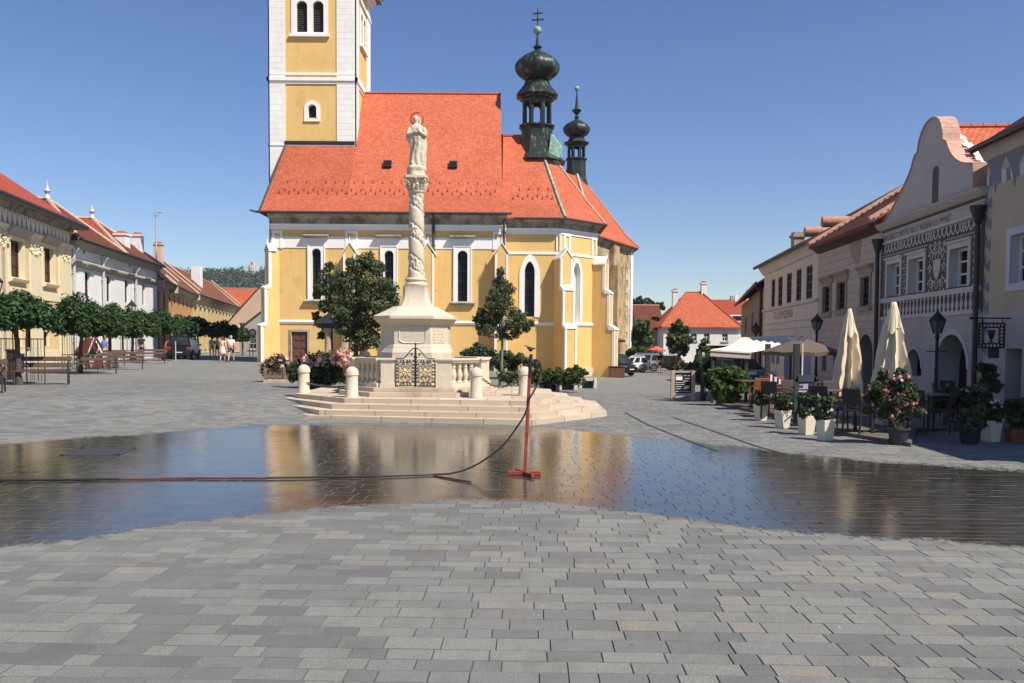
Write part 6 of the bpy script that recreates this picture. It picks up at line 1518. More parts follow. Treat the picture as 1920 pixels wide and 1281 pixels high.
for i, (px, Y, x0, x1, yt, yl, lab) in enumerate(((372, 68, 326, 404, 588, 633, 'dark shaded street tree before the butter yellow house'), (420, 78, 394, 446, 600, 636, 'street tree behind the walking couple'), (455, 84, 432, 478, 612, 642, 'smallest street tree at the far end beside the road sign'))):
    p = W(px, 640, Y); b = Vector((p.x, Y, gz(p.x, Y))); umbrella_tree(px, 0, x0, x1, yt, yl, lab, i, GRP, leaf=.14, n=4200, base=b, lf=LF_X if i == 0 else None)  # first tree takes the dark yew leaves, painting in the shade it stands in

def free_tree(name, lab, base, cs, rs, n, leaf, lf, r, top, limbs=9, group=None, mat=None, jit=.42):
    t = thing(name, lab, 'tree', base, group); c2, r2 = ruffle(cs, rs); p, d = blobpts(c2, r2, n, .2)
    leafmesh('crown', p, d, leaf, lf, t, base, jit)
    trunk(t, base, top, r, [cs[k % len(cs)] for k in range(limbs)], None, mat=mat)
    return t
def clumps(px_list, Y, dep=.8):
    """crown clumps given as (px, py, radius px) on the tree's own distance, spread in depth"""
    cs, rs = [], []
    for px, py, r in px_list:
        p = W(px, py, Y); q = r / F * Y; cs.append((p.x, Y + rng.uniform(-dep, dep) * q, p.z)); rs.append((q, q * 1.05, q * .95))
    return cs, rs
Y = 31.0; b = W(668, 640, Y); b.z = gz(b.x, Y)
cl = [(684, 486, 17), (668, 500, 20), (705, 505, 20), (650, 530, 24), (690, 530, 28), (722, 540, 22), (640, 560, 22), (668, 568, 30), (708, 575, 30), (738, 560, 13), (655, 605, 28), (690, 612, 28), (722, 600, 20), (676, 640, 20), (700, 640, 18), (640, 590, 20), (735, 585, 14), (660, 630, 16)]
cs, rs = clumps(cl, Y); free_tree('linden_tree', 'large dark green bushy tree left of the stone column', b, cs, rs, 16000, .054, LF_L, .11, (b.x, Y, 3.4))
Y = 37.5; b = W(622, 640, Y); b.z = gz(b.x, Y)
cl = [(616, 500, 10), (610, 520, 14), (630, 525, 15), (604, 545, 15), (625, 550, 18), (640, 545, 12), (612, 575, 15), (598, 605, 13), (606, 628, 10), (632, 585, 16), (592, 590, 7), (620, 605, 12)]
cs, rs = clumps(cl, Y); free_tree('thin_tree', 'thinner tree with drooping side branch over the stone well house', b, cs, rs, 9000, .05, LF_L, .08, (b.x, Y, 3.6))
Y = 33.5; b = W(941, 640, Y); b.z = gz(b.x, Y)
cl = [(940, 512, 8), (935, 530, 13), (946, 540, 14), (928, 552, 12), (950, 562, 13), (920, 572, 11), (938, 580, 16), (963, 585, 11), (908, 597, 12), (930, 605, 15), (958, 606, 15), (980, 603, 11), (914, 622, 11), (942, 628, 11), (966, 624, 11), (900, 612, 10), (994, 606, 8), (893, 600, 7), (975, 592, 9), (905, 586, 9), (985, 615, 9)]
cs, rs = clumps(cl, Y); rs = [tuple(1.18 * q for q in r) for r in rs]; free_tree('young_tree', 'young tree with pointed loose crown right of the column', b, cs, rs, 14000, .042, LF_Y, .06, (b.x, Y, 2.9), mat=plain('pale_bark', (.2, .17, .14), .9, var=.4, scale=14))

def bush(name, lab, cat, centre, cs, rs, n, leaf, lf, flowers=None, nf=0, fl=.05, group=None, jit=.7, stems=6, tone=None):
    t = thing(name, lab, cat, centre, group); c2, r2 = ruffle(cs, rs, 7); p, d = blobpts(c2, r2, n, .25)
    zf = np.array([gz(x, y) + .01 for x, y in p[:, :2]]) if n < 6000 else np.full(n, centre[2]); p[:, 2] = np.maximum(p[:, 2], zf + .03 * nrng.random(n))
    leafmesh('foliage', p, d, leaf, lf, t, centre, jit)
    mb = MB(); c = Vector(centre)
    for k in range(stems): e = Vector(cs[k % len(cs)]); mb.tube([c + Vector((rng.uniform(-.05, .05), rng.uniform(-.05, .05), 0)), c.lerp(e, .5), e], [.02, .014, .006], MT['bark'], 5)
    build('stems', mb, t)
    if flowers:
        p, d = blobpts(cs, [tuple(1.03 * q for q in (r if isinstance(r, tuple) else (r, r, r))) for r in rs], nf, .9); k = p[:, 2] > np.percentile(p[:, 2], 12); p, d = p[k], d[k]
        o = np.repeat(p, 5, 0) + nrng.normal(0, fl * .5, (len(p) * 5, 3)); f = leafmesh('blossoms', o, np.repeat(d, 5, 0), fl, flowers, t, centre, .6, aspect=.9); f['kind'] = 'stuff'
    return t
Y = 25.5; b = W(612, 640, Y); b.z = gz(b.x, Y)
cs, rs = clumps([(575, 690, 22), (600, 680, 24), (625, 675, 22), (648, 680, 20), (560, 700, 18), (590, 705, 24), (620, 702, 24), (645, 704, 20), (655, 668, 10), (668, 675, 9)], Y)
bush('rose_bush', 'broad rose bush with pale pink blossoms beside the left balustrade', 'bush', b, cs, rs, 9500, .042, LF_R)
cs2, rs2 = clumps([(640, 672, 14), (655, 680, 13), (628, 668, 9), (600, 676, 10), (655, 695, 9), (650, 665, 10), (575, 680, 9)], Y - .5)
p, d = blobpts(cs2, rs2, 130, .85); p = np.repeat(p, 6, 0) + nrng.normal(0, .03, (len(p) * 6, 3)); o = leafmesh('blossoms', p, np.repeat(d, 6, 0), .05, PETP, bpy.data.objects['rose_bush'], b, .6, aspect=.9); o['kind'] = 'stuff'
# flower tub on its low cobble edge
b = G(520, 716); t = thing('flower_tub', 'square wooden tub of pink flowers on a low stone edge left of the church door', 'planter', b)
mb = MB(); MW = plain('weathered_wood', (.20, .14, .085), .85, var=.4, scale=9); s = W(540, 700, b.y).x - W(504, 700, b.y).x; h = .46
for k in range(4): mb.box(b.x - s / 2, b.x + s / 2, b.y - s / 2, b.y + s / 2, b.z + .02 + k * h / 4, b.z + .02 + (k + .92) * h / 4, MW)
for a in (-1, 1):
    for c_ in (-1, 1): mb.box(b.x + a * s / 2 - .03, b.x + a * s / 2 + .03, b.y + c_ * s / 2 - .03, b.y + c_ * s / 2 + .03, b.z, b.z + h + .04, MW)
build('tub', mb, t)
cs = [(b.x + x, b.y + y, b.z + h + z) for x, y, z in ((-.2, 0, .15), (.15, -.1, .2), (0, .1, .3), (-.35, -.1, 0), (.35, 0, .08), (.05, -.25, .1))]; p, d = blobpts(cs, [.22] * 6, 900); leafmesh('foliage', p, d, .06, leafmat('bronze_leaves', (.05, .035, .03), (.10, .09, .045), (.2, .16, .08)), t, b)
p, d = blobpts(cs, [.25] * 6, 70, .9); p = np.repeat(p, 5, 0) + nrng.normal(0, .025, (350, 3)); o = leafmesh('blossoms', p, np.repeat(d, 5, 0), .04, PETP, t, b, aspect=.9); o['kind'] = 'stuff'
mb = MB(); x0, x1 = G(486, 719).x, G(547, 719).x
for k in range(9): mb.box(x0 + (x1 - x0) * k / 9, x0 + (x1 - x0) * (k + .9) / 9, b.y - .75, b.y - .55, b.z - .05, b.z + .09 + .02 * (k % 2), MT['limes'])
tag(build('cobble_edge', mb, org=(x0, b.y - .6, b.z)), 'low row of pale cobbles under the flower tub', 'edging')
# yews and hedge right of the pedestal
for i, (cl, Y, lab) in enumerate((([(878, 665, 14), (892, 660, 14), (905, 668, 16), (870, 675, 10), (915, 680, 12), (888, 680, 16)], 29, 'dark low yew bush just right of the balustrade'), ([(925, 672, 14), (950, 668, 14), (975, 674, 14), (940, 684, 14), (962, 686, 14), (990, 680, 12), (1005, 684, 10)], 35.5, 'dark wide yew bush behind the young tree trunk'))):
    b = W(cl[0][0] + 12, 640, Y); b.z = gz(b.x, Y); cs, rs = clumps(cl, Y); bush('yew_bush', lab, 'bush', b, cs, rs, 5200, .045, LF_X, jit=.4)
Y = 31; b = W(1010, 640, Y); b.z = gz(b.x, Y); cs, rs = clumps([(x, 704 + (k % 3) * 4, 13) for k, x in enumerate(range(946, 1092, 7))], Y, .5)
bush('low_hedge', 'low green and brown hedge in front of the choir', 'hedge', b, cs, [(a, a * 1.6, c) for a, _, c in rs], 5200, .05, LF_H)
Y = 39; b = W(1085, 640, Y); b.z = gz(b.x, Y); cs, rs = clumps([(1070, 697, 9), (1082, 694, 9), (1094, 698, 8)], Y); bush('grass_clump', 'light green grassy clump at the foot of the choir buttress', 'plant', b, cs, rs, 900, .07, LF_B)
# town well house: stone pillars and dark canopy
wy = 36.0; xa, xb = W(608, 640, wy).x, W(655, 640, wy).x; wz = gz(xa, wy)
t = thing('well_house', 'old stone pillar well house with dark canopy half hidden by trees', 'well house', ((xa + xb) / 2, wy + .5, wz))
for x, yy, r in ((xa + .15, wy, .14), (xb - .25, wy, .16), (xa + .55, wy + 1.1, .13), (xb - .1, wy + 1.1, .16)):
    mb = MB(); mb.lathe([(r * 1.25, wz), (r * 1.25, wz + .12), (r, wz + .18), (r * .92, wz + 1.75), (r * 1.15, wz + 1.82), (r * 1.25, wz + 1.95)], (x, yy, 0), MT['pillar'], 16); build('pillar', mb, t, smooth=40)
mb = MB(); zt = W(610, 594, wy).z; mb.box(xa - .1, xb + .05, wy - .2, wy + 1.3, wz + 1.95, wz + 2.15, MT['darkmetal']); xm = (xa + xb) / 2
mb.rings([[(xm + s * k * .85, wy + .55 + q * k * .95, wz + z) for s, q in ((-1, -1), (1, -1), (1, 1), (-1, 1))] for k, z in ((1, 2.15), (.9, 2.3), (.55, 2.5), (.05, 3.0))], MT['darkmetal']); build('canopy', mb, t)
# small dark bust-like stone by the balustrade
p = W(683, 640, 33); p.z = gz(p.x, 33); t = thing('stone_figure', 'small dark seated stone figure between the linden trunk and pedestal', 'sculpture', p)
mb = MB(); mb.lathe([(.3, 0), (.3, .5), (.24, .55), (.26, .75), (.2, 1.0), (.09, 1.1), (.13, 1.22), (.12, 1.33), (.03, 1.4)], p, plain('dark_stone', (.05, .035, .035), .9), 12, fn=lambda a, z: 1 + .1 * math.sin(3 * a + z)); build('figure', mb, t, smooth=50)
# concrete benches in a row
for i, (px, py) in enumerate(((1030, 734), (1064, 731), (1101, 728))):
    b = G(px, py); t = thing('concrete_bench', ['pale concrete bench nearest the monument steps in the row of three', 'middle one of three pale concrete benches before the hedge', 'pale concrete bench at the church end of the row of three'][i], 'bench', b, 'concrete benches before the hedge')
    w = .30
    for s in (-1, 1):
        mb = MB(); x = b.x + s * w; mb.prism([(x - .07, b.y - .22, b.z), (x + .07, b.y - .22, b.z), (x + .07, b.y - .16, b.z + .40), (x - .03, b.y - .16, b.z + .40)], (0, .5, 0), MT['concrete']); build('leg', mb, t, bevel=.01)
    mb = MB(); mb.box(b.x - w + .06, b.x + w - .06, b.y - .1, b.y + .3, b.z + .30, b.z + .38, MT['concrete']); build('seat', mb, t)
    mb = MB(); mb.box(b.x - w + .06, b.x + w - .06, b.y + .18, b.y + .3, b.z, b.z + .30, MT['gutter']); build('back_panel', mb, t)
b = G(926, 722); t = thing('stone_bench', 'small pale stone slab bench behind the right chain', 'bench', b); mb = MB(); mb.box(b.x - .38, b.x + .38, b.y - .15, b.y + .15, b.z + .25, b.z + .34, L); build('seat', mb, t, bevel=.01)
for s in (-1, 1): mb = MB(); mb.box(b.x + s * .28 - .05, b.x + s * .28 + .05, b.y - .12, b.y + .12, b.z, b.z + .25, L); build('leg', mb, t)

# ------------------------------------------------------------------ sprinkler and hoses
sb = G(983, 891); RD = plain('red_paint', (.26, .045, .025), .55, var=.35, scale=10); t = thing('sprinkler_stand', 'red metal sprinkler stand on a cross foot in the wet paving', 'sprinkler', sb)
YS = sb.y; P_ = lambda px, py, dy=0: W(px, py, YS + dy)
mb = MB(); mb.bar(P_(984, 888), P_(993, 700), .045, .045, RD); build('post', mb, t, bevel=.004)
mb = MB(); mb.bar(sb + Vector((-.22, 0, .028)), sb + Vector((.22, .0, .028)), .05, .05, RD); mb.bar(sb + Vector((-.10, .22, .028)), sb + Vector((.11, -.24, .028)), .05, .05, RD); build('cross_foot', mb, t, bevel=.004)
mb = MB(); top = P_(994, 700); q = P_(995, 655); mb.tube([top - Vector((0, 0, .05)), top + Vector((0, 0, .1)), P_(996, 664)], [.03, .026, .02], MT['darkmetal'], 10); mb.sphere(q, .032, MT['darkmetal'], 12, 8); mb.bar(q + Vector((-.05, 0, .015)), q + Vector((.06, 0, .01)), .03, .02, MT['darkmetal']); mb.tube([q + Vector((-.02, 0, .03)), q + Vector((-.08, -.02, .05))], .009, MT['darkmetal'], 6); build('sprinkler_head', mb, t, smooth=40)
mb = MB()
hp = [P_(999, 676), P_(1008, 675), P_(1013, 684), P_(1014, 700), P_(1010, 716, -.05), P_(1000, 735, -.06), P_(992, 750, -.08), P_(985, 775, -.1), P_(970, 800, -.1), P_(945, 833, -.1), P_(915, 858, -.1), P_(880, 878, -.1), P_(845, 888, -.12)]
hp += [G(px, py) + Vector((0, 0, .018)) for px, py in ((815, 892), (770, 894), (700, 896), (640, 897), (560, 898), (500, 899))]
def spline(pts, n=6):
    o = []
    for i in range(len(pts) - 1):
        p0, p1, p2, p3 = pts[max(i - 1, 0)], pts[i], pts[i + 1], pts[min(i + 2, len(pts) - 1)]
        for k in range(n):
            s = k / n; o.append(.5 * ((2 * p1) + (p2 - p0) * s + (2 * p0 - 5 * p1 + 4 * p2 - p3) * s * s + (3 * p1 - p0 - 3 * p2 + p3) * s ** 3))
    return o + [pts[-1]]
MH = plain('black_rubber', (.02, .018, .016), .5, var=.3); MRH = plain('red_hose', (.15, .045, .038), .5, var=.3)
mb.tube(spline(hp), .012, MH, 8)
tag(build('black_hose', mb, org=hp[-1], smooth=60), 'black hose hanging from the sprinkler stand and running over the wet paving', 'hose')
rp = [G(px, py) + Vector((0, 0, .017)) for px, py in ((500, 899), (420, 899), (350, 899), (280, 900), (225, 901))]
mb = MB(); mb.tube(spline(rp), .0135, MRH, 8); tag(build('red_hose', mb, org=rp[0], smooth=60), 'short red hose section between the two black hoses on the wet paving', 'hose')
bp = [G(px, py) + Vector((0, 0, .018)) for px, py in ((225, 901), (150, 902), (60, 903), (-40, 904), (-140, 906))]
mb = MB(); mb.tube(spline(bp), .015, MH, 8); tag(build('black_hose', mb, org=bp[0], smooth=60), 'thicker black hose at the left end running out of view', 'hose')
rp = [G(px, py) + Vector((0, 0, .012)) for px, py in ((812, 893), (835, 897), (862, 902), (884, 905))]
mb = MB(); mb.tube(spline(rp), .010, MRH, 6); tag(build('red_hose', mb, org=rp[0], smooth=60), 'thin loose red hose end beside the black hose near the sprinkler', 'hose')

# ------------------------------------------------------------------ benches, lamps and other street furniture on the left
WB = plain('bench_slats', (.075, .042, .027), .6, var=.35, scale=10); IB = plain('bench_iron', (.025, .028, .028), .5)
def make_bench(lab):
    t = thing('park_bench', lab, 'bench', (0, 0, 0), 'wooden benches under the clipped trees', rz=1e-6); w = .80
    for k in range(3):
        mb = MB(); mb.box(-w, w, -.02 - k * .15 - .06, -.02 - k * .15 + .06, .43 - .012 * k, .47 - .012 * k, WB); build('seat_slat', mb, t, local=True)
    for k in range(2):
        mb = MB(); z = .60 + k * .19; y = .10 + k * .05; mb.obox((0, y, z), (w, 0, 0), (0, .018, -.005), (0, .01, .065), WB); build('back_slat', mb, t, local=True)
    for s in (-1, 1):
        x = s * (w - .08); mb = MB()
        mb.tube([(x, -.40, 0), (x, -.36, .25), (x, -.36, .42)], .024, IB, 8); mb.tube([(x, .20, 0), (x, .06, .40), (x, .18, .88)], .024, IB, 8); mb.bar((x, -.38, .41), (x, .07, .41), .035, .035, IB)
        build('frame', mb, t, local=True)
        mb = MB(); mb.tube([(x, .11, .63), (x, -.10, .67), (x, -.30, .66), (x, -.40, .58), (x, -.37, .43)], .02, IB, 8); build('armrest', mb, t, local=True)
    return t
BN = [(80, 721, 'wooden bench with iron armrests nearest on the left, before the waste bin'), (182, 701, 'wooden bench in front of the maroon folded stall'), (236, 693, 'wooden bench beside the fourth clipped tree'), (206, 686, 'wooden bench behind, next to the white bag'), (285, 681, 'wooden bench farthest along the row before the parked van')]
proto = make_bench(BN[0][2])
for i, (px, py, lab) in enumerate(BN):
    b = G(px, py); o = proto if i == 0 else dup(proto, b, label=lab); o.location = b; o.rotation_euler = (0, 0, R(24))
b = G(-52, 748); dup(proto, b, R(24), 'wooden bench at the left edge of which only the end leg shows')
# bin
b = G(34, 706); t = thing('waste_bin', 'dark round waste bin behind the nearest bench', 'bin', b); mb = MB(); mb.lathe([(.17, .12), (.2, .15), (.22, .78), (.24, .8), (.24, .84), (.2, .86), (.2, .8)], b, plain('bin_metal', (.03, .028, .035), .5), 18); build('drum', mb, t, smooth=40)
mb = MB(); mb.tube([b, b + Vector((0, 0, .14))], .05, MT['gutter'], 8); build('foot', mb, t)
b = G(21, 712); t = thing('wooden_post', 'square dark wooden post left of the waste bin', 'post', b); mb = MB(); mb.box(b.x - .1, b.x + .1, b.y - .1, b.y + .1, b.z, b.z + 1.0, MT['wdark']); build('shaft', mb, t, bevel=.01); mb = MB(); mb.hexa([(b.x - .14, b.y - .14, b.z + 1.0), (b.x + .2, b.y - .14, b.z + 1.0), (b.x + .2, b.y + .14, b.z + 1.0), (b.x - .14, b.y + .14, b.z + 1.0), (b.x - .12, b.y - .12, b.z + 1.05), (b.x + .18, b.y - .12, b.z + 1.05), (b.x + .18, b.y + .12, b.z + 1.05), (b.x - .12, b.y + .12, b.z + 1.05)], MT['wdark']); build('cap', mb, t)
# tree guards: thin square iron frames round the first trunks
def guard(px, py, lab, w=.55, h=2.0, q_=.022):
    b = G(px, py); t = thing('tree_guard', lab, 'tree guard', b, 'iron guards round the tree trunks'); mb = MB()
    for a in (-1, 1):
        for c in (-1, 1): mb.bar(b + Vector((a * w, c * w, 0)), b + Vector((a * w, c * w, h)), q_, q_, IB)
    build('post_frame', mb, t)
    for z in (.75, h - .35):
        mb = MB()
        for a, c in (((-1, -1), (1, -1)), ((1, -1), (1, 1)), ((1, 1), (-1, 1)), ((-1, 1), (-1, -1))): mb.bar(b + Vector((a[0] * w, a[1] * w, z)), b + Vector((c[0] * w, c[1] * w, z)), .02, .03, IB)
        build('hoop', mb, t)
    mb = MB()
    for k in range(1, 5):
        for c in (-1, 1): x = -w + 2 * w * k / 5; mb.bar(b + Vector((x, c * w, .08)), b + Vector((x, c * w, h - .32)), .010, .010, IB); mb.bar(b + Vector((c * w, x, .08)), b + Vector((c * w, x, h - .32)), .010, .010, IB)
    build('bars', mb, t)
guard(38, 720, 'square iron guard round the trunk of the nearest clipped tree', .5, 1.75); guard(151, 698, 'square iron guard round the trunk of the broad clipped tree', .5, 1.95); guard(248, 679, 'square iron guard round the trunk beside the lamp', .5, 1.9); guard(306, 675, 'square iron guard round the trunk nearest the parked van', .5, 1.9)
# railings
def railing(pa, pb, h, n, lab):
    a, b = G(*pa), G(*pb); t = thing('railing', lab, 'railing', a, 'low railings before the yellow house'); mb = MB()
    for z in (h, .12): mb.bar(a + Vector((0, 0, z)), b + Vector((0, 0, z)), .03, .03, MT['zinc'] if h > .7 else IB)
    build('rail', mb, t); mb = MB()
    for k in range(n + 1): p = a.lerp(b, k / n); mb.bar(p, p + Vector((0, 0, h)), .02, .02, MT['zinc'] if h > .7 else IB)
    build('bars', mb, t)
railing((-20, 697), (74, 692), 1.0, 14, 'thin grey bar railing before the yellow house door'); railing((103, 688), (138, 685), .35, 6, 'very low iron railing at the corner of the yellow house')
# lanterns
LG = plain('lamp_glass', (.55, .56, .55), .2, var=.1, spec=.6)
def lamp(b, h, lab, k=1.0, head=.55, glassmat_=None, group='cast iron lanterns on the square'):
    t = thing('street_lamp', lab, 'street lamp', b, group); I = MT['iron']; H = h - head
    mb = MB(); mb.lathe([(.16 * k, 0), (.16 * k, .12), (.11 * k, .18), (.12 * k, .5), (.085 * k, .56), (.06 * k, .7), (.045 * k, 1.0), (.04 * k, H - .15), (.065 * k, H - .1), (.04 * k, H - .03), (.075 * k, H)], b, I, 12); mb.bar(b + Vector((-.28 * k, 0, H - .45)), b + Vector((.28 * k, 0, H - .45)), .025, .025, I); build('post', mb, t, smooth=40)
    c = b + Vector((0, 0, H)); r0, r1, hb = .10 * k, .21 * k, head * .52
    mb = MB()
    for j in range(6):
        a = 2 * math.pi * j / 6; d = Vector((math.cos(a), math.sin(a), 0)); mb.bar(c + d * r0, c + d * r1 + Vector((0, 0, hb)), .022 * k, .022 * k, I)
    mb.lathe([(r1 * 1.06, hb - .01), (r1 * 1.12, hb + .02), (r1 * .95, hb + .05), (r1 * .55, hb + head * .22), (r1 * .5, hb + head * .25), (r1 * .3, hb + head * .3), (.025 * k, head * .92), (.035 * k, head * .95), (.005, head)], c, I, 6); build('lantern_frame', mb, t)
    mb = MB(); mb.lathe([(r0 * .9, .01), (r1 * .93, hb)], c, glassmat_ or LG, 6); build('lantern_glass', mb, t)
    return t
b = G(-3, 714); lamp(b, W(0, 508, b.y).z - b.z, 'black cast iron lantern cut by the left edge of the view', 1.0, .75)
b = G(248, 672); b = Vector((W(248, 640, 62).x, 62, .3)); lamp(b, W(248, 562, 62).z - .3, 'black lantern rising above the clipped trees before the white house', 1.6, .9)
p = W(1757, 640, 21.5); lamp(Vector((p.x, p.y, 0)), W(1757, 579, 21.5).z, 'black cast iron lantern in front of the sgraffito house arch', .95, .62, plain('smoked_glass', (.10, .10, .11), .25))
p = W(1531, 640, 31); lamp(Vector((p.x, p.y, gz(p.x, 31))), W(1531, 587, 31).z - gz(p.x, 31), 'slender black lantern before the beige house, behind the brown parasol', 1.0, .62, plain('smoked_glass2', (.16, .15, .15), .25))
p = W(1417, 640, 50); lamp(Vector((p.x, p.y, gz(p.x, 50))), W(1417, 604, 50).z - gz(p.x, 50), 'distant black lantern in front of the shaded house', 1.2, .7, plain('smoked_glass3', (.10, .09, .09), .3))
# folded maroon stall
b = G(170, 693); MAR = plain('maroon_canvas', (.16, .035, .03), .85, var=.25, scale=4); t = thing('folded_stall', 'folded maroon canvas stall with white edged triangular opening behind the benches', 'stall', b); Ys = b.y + .6
q = lambda px, py, dy=0: W(px, py, Ys + dy)
mb = MB()
for a in (((138, 660), (160, 634), (176, 634), (160, 672)), ((138, 660), (160, 672), (162, 690), (150, 676)), ((176, 634), (186, 652), (176, 668), (166, 652)), ((186, 654), (194, 690), (172, 690), (176, 672))): mb.prism([q(*p_) for p_ in a], (0, .35, 0), MAR)
build('canvas', mb, t)
mb = MB(); mb.tube([q(176, 634, -.05), q(163, 668, -.05)], .03, MT['wwhite'], 6); mb.tube([q(186, 652, -.05), q(174, 680, -.05)], .03, MT['wwhite'], 6); mb.tube([q(180, 640, -.05), q(194, 668, -.05), q(196, 690, -.05)], .03, MT['wwhite'], 6); build('edging', mb, t)
mb = MB(); mb.prism([q(170, 652, -.03), q(178, 656, -.03), q(176, 672, -.03), q(166, 668, -.03)], (0, .02, 0), MT['void']); build('opening', mb, t)
b = G(216, 690); t = thing('white_bag', 'small white bag left on the ground by the benches', 'bag', b); mb = MB(); mb.lathe([(.12, 0), (.17, .08), (.16, .22), (.08, .3), (.05, .33)], b, MT['wwhite'], 12, fn=lambda a, z: 1 + .12 * math.sin(4 * a + z * 20)); build('sack', mb, t, smooth=60)
mb = MB(); mb.tube([b + Vector((-.05, 0, .3)), b + Vector((0, 0, .42)), b + Vector((.05, 0, .3))], .012, MT['wwhite'], 6); build('handle', mb, t)
# road signs
for px, py, Y, h, lab, col in ((474, 652, 70, 2.0, 'round red and white road sign on a grey pole beside the church', 'disc'), (468, 660, 72, 1.2, 'short bare grey pole left of the road sign', None), (329, 660, 58, 1.3, 'bare thin metal pole in front of the parked van', None)):
    p = W(px, 640, Y); b = Vector((p.x, Y, gz(p.x, Y))); t = thing('road_sign' if col else 'metal_pole', lab, 'sign' if col else 'pole', b); mb = MB(); mb.tube([b, b + Vector((0, 0, h))], .035, MT['zinc'], 8); build('pole', mb, t)
    mb = MB(); mb.sphere(b + Vector((0, 0, h)), .045, MT['zinc'], 8, 5); build('cap', mb, t)
    if col:
        c = b + Vector((0, -.05, h + .1)); mb = MB(); mb.prism([c + Vector((.32 * math.cos(a), 0, .32 * math.sin(a))) for a in [2 * math.pi * k / 20 for k in range(20)]], (0, .03, 0), plain('sign_red', (.4, .06, .05), .5)); build('disc', mb, t)
        mb = MB(); mb.prism([c + Vector((.22 * math.cos(a), -.012, .22 * math.sin(a))) for a in [2 * math.pi * k / 20 for k in range(20)]], (0, .01, 0), MT['wwhite']); build('face', mb, t)
        mb = MB(); mb.box(c.x - .22, c.x + .22, c.y, c.y + .03, c.z - .85, c.z - .4, MT['wwhite']); build('plate', mb, t)
# ------------------------------------------------------------------ people
SKIN = plain('skin', (.55, .32, .23), .6, var=.08)
def skinmesh(name, chains, mat, parent, sub=2):
    """chains: list of [(point, radius), ...] sharing equal points; grown with the skin modifier"""
    me = bpy.data.meshes.new(name); bm = bmesh.new(); lay = bm.verts.layers.skin.verify(); idx = {}
    first = True
    for chn in chains:
        prev = None
        for (p, r) in chn:
            k = tuple(round(c, 4) for c in p)
            if k not in idx:
                v = bm.verts.new(p); s = v[lay]; s.radius = (r, r) if not isinstance(r, tuple) else r; s.use_root = first; first = False; idx[k] = v
            v = idx[k]
            if prev is not None and prev is not v and not bm.edges.get((prev, v)): bm.edges.new((prev, v))
            prev = v
    bm.to_mesh(me); bm.free(); me.materials.append(mat)
    o = bpy.data.objects.new(name, me); COL.objects.link(o); o.parent = parent; ORG[o.name] = Vector((0, 0, 0))
    m = o.modifiers.new('skin', 'SKIN'); m.use_smooth_shade = True; s = o.modifiers.new('sub', 'SUBSURF'); s.levels = sub; s.render_levels = sub
    return o
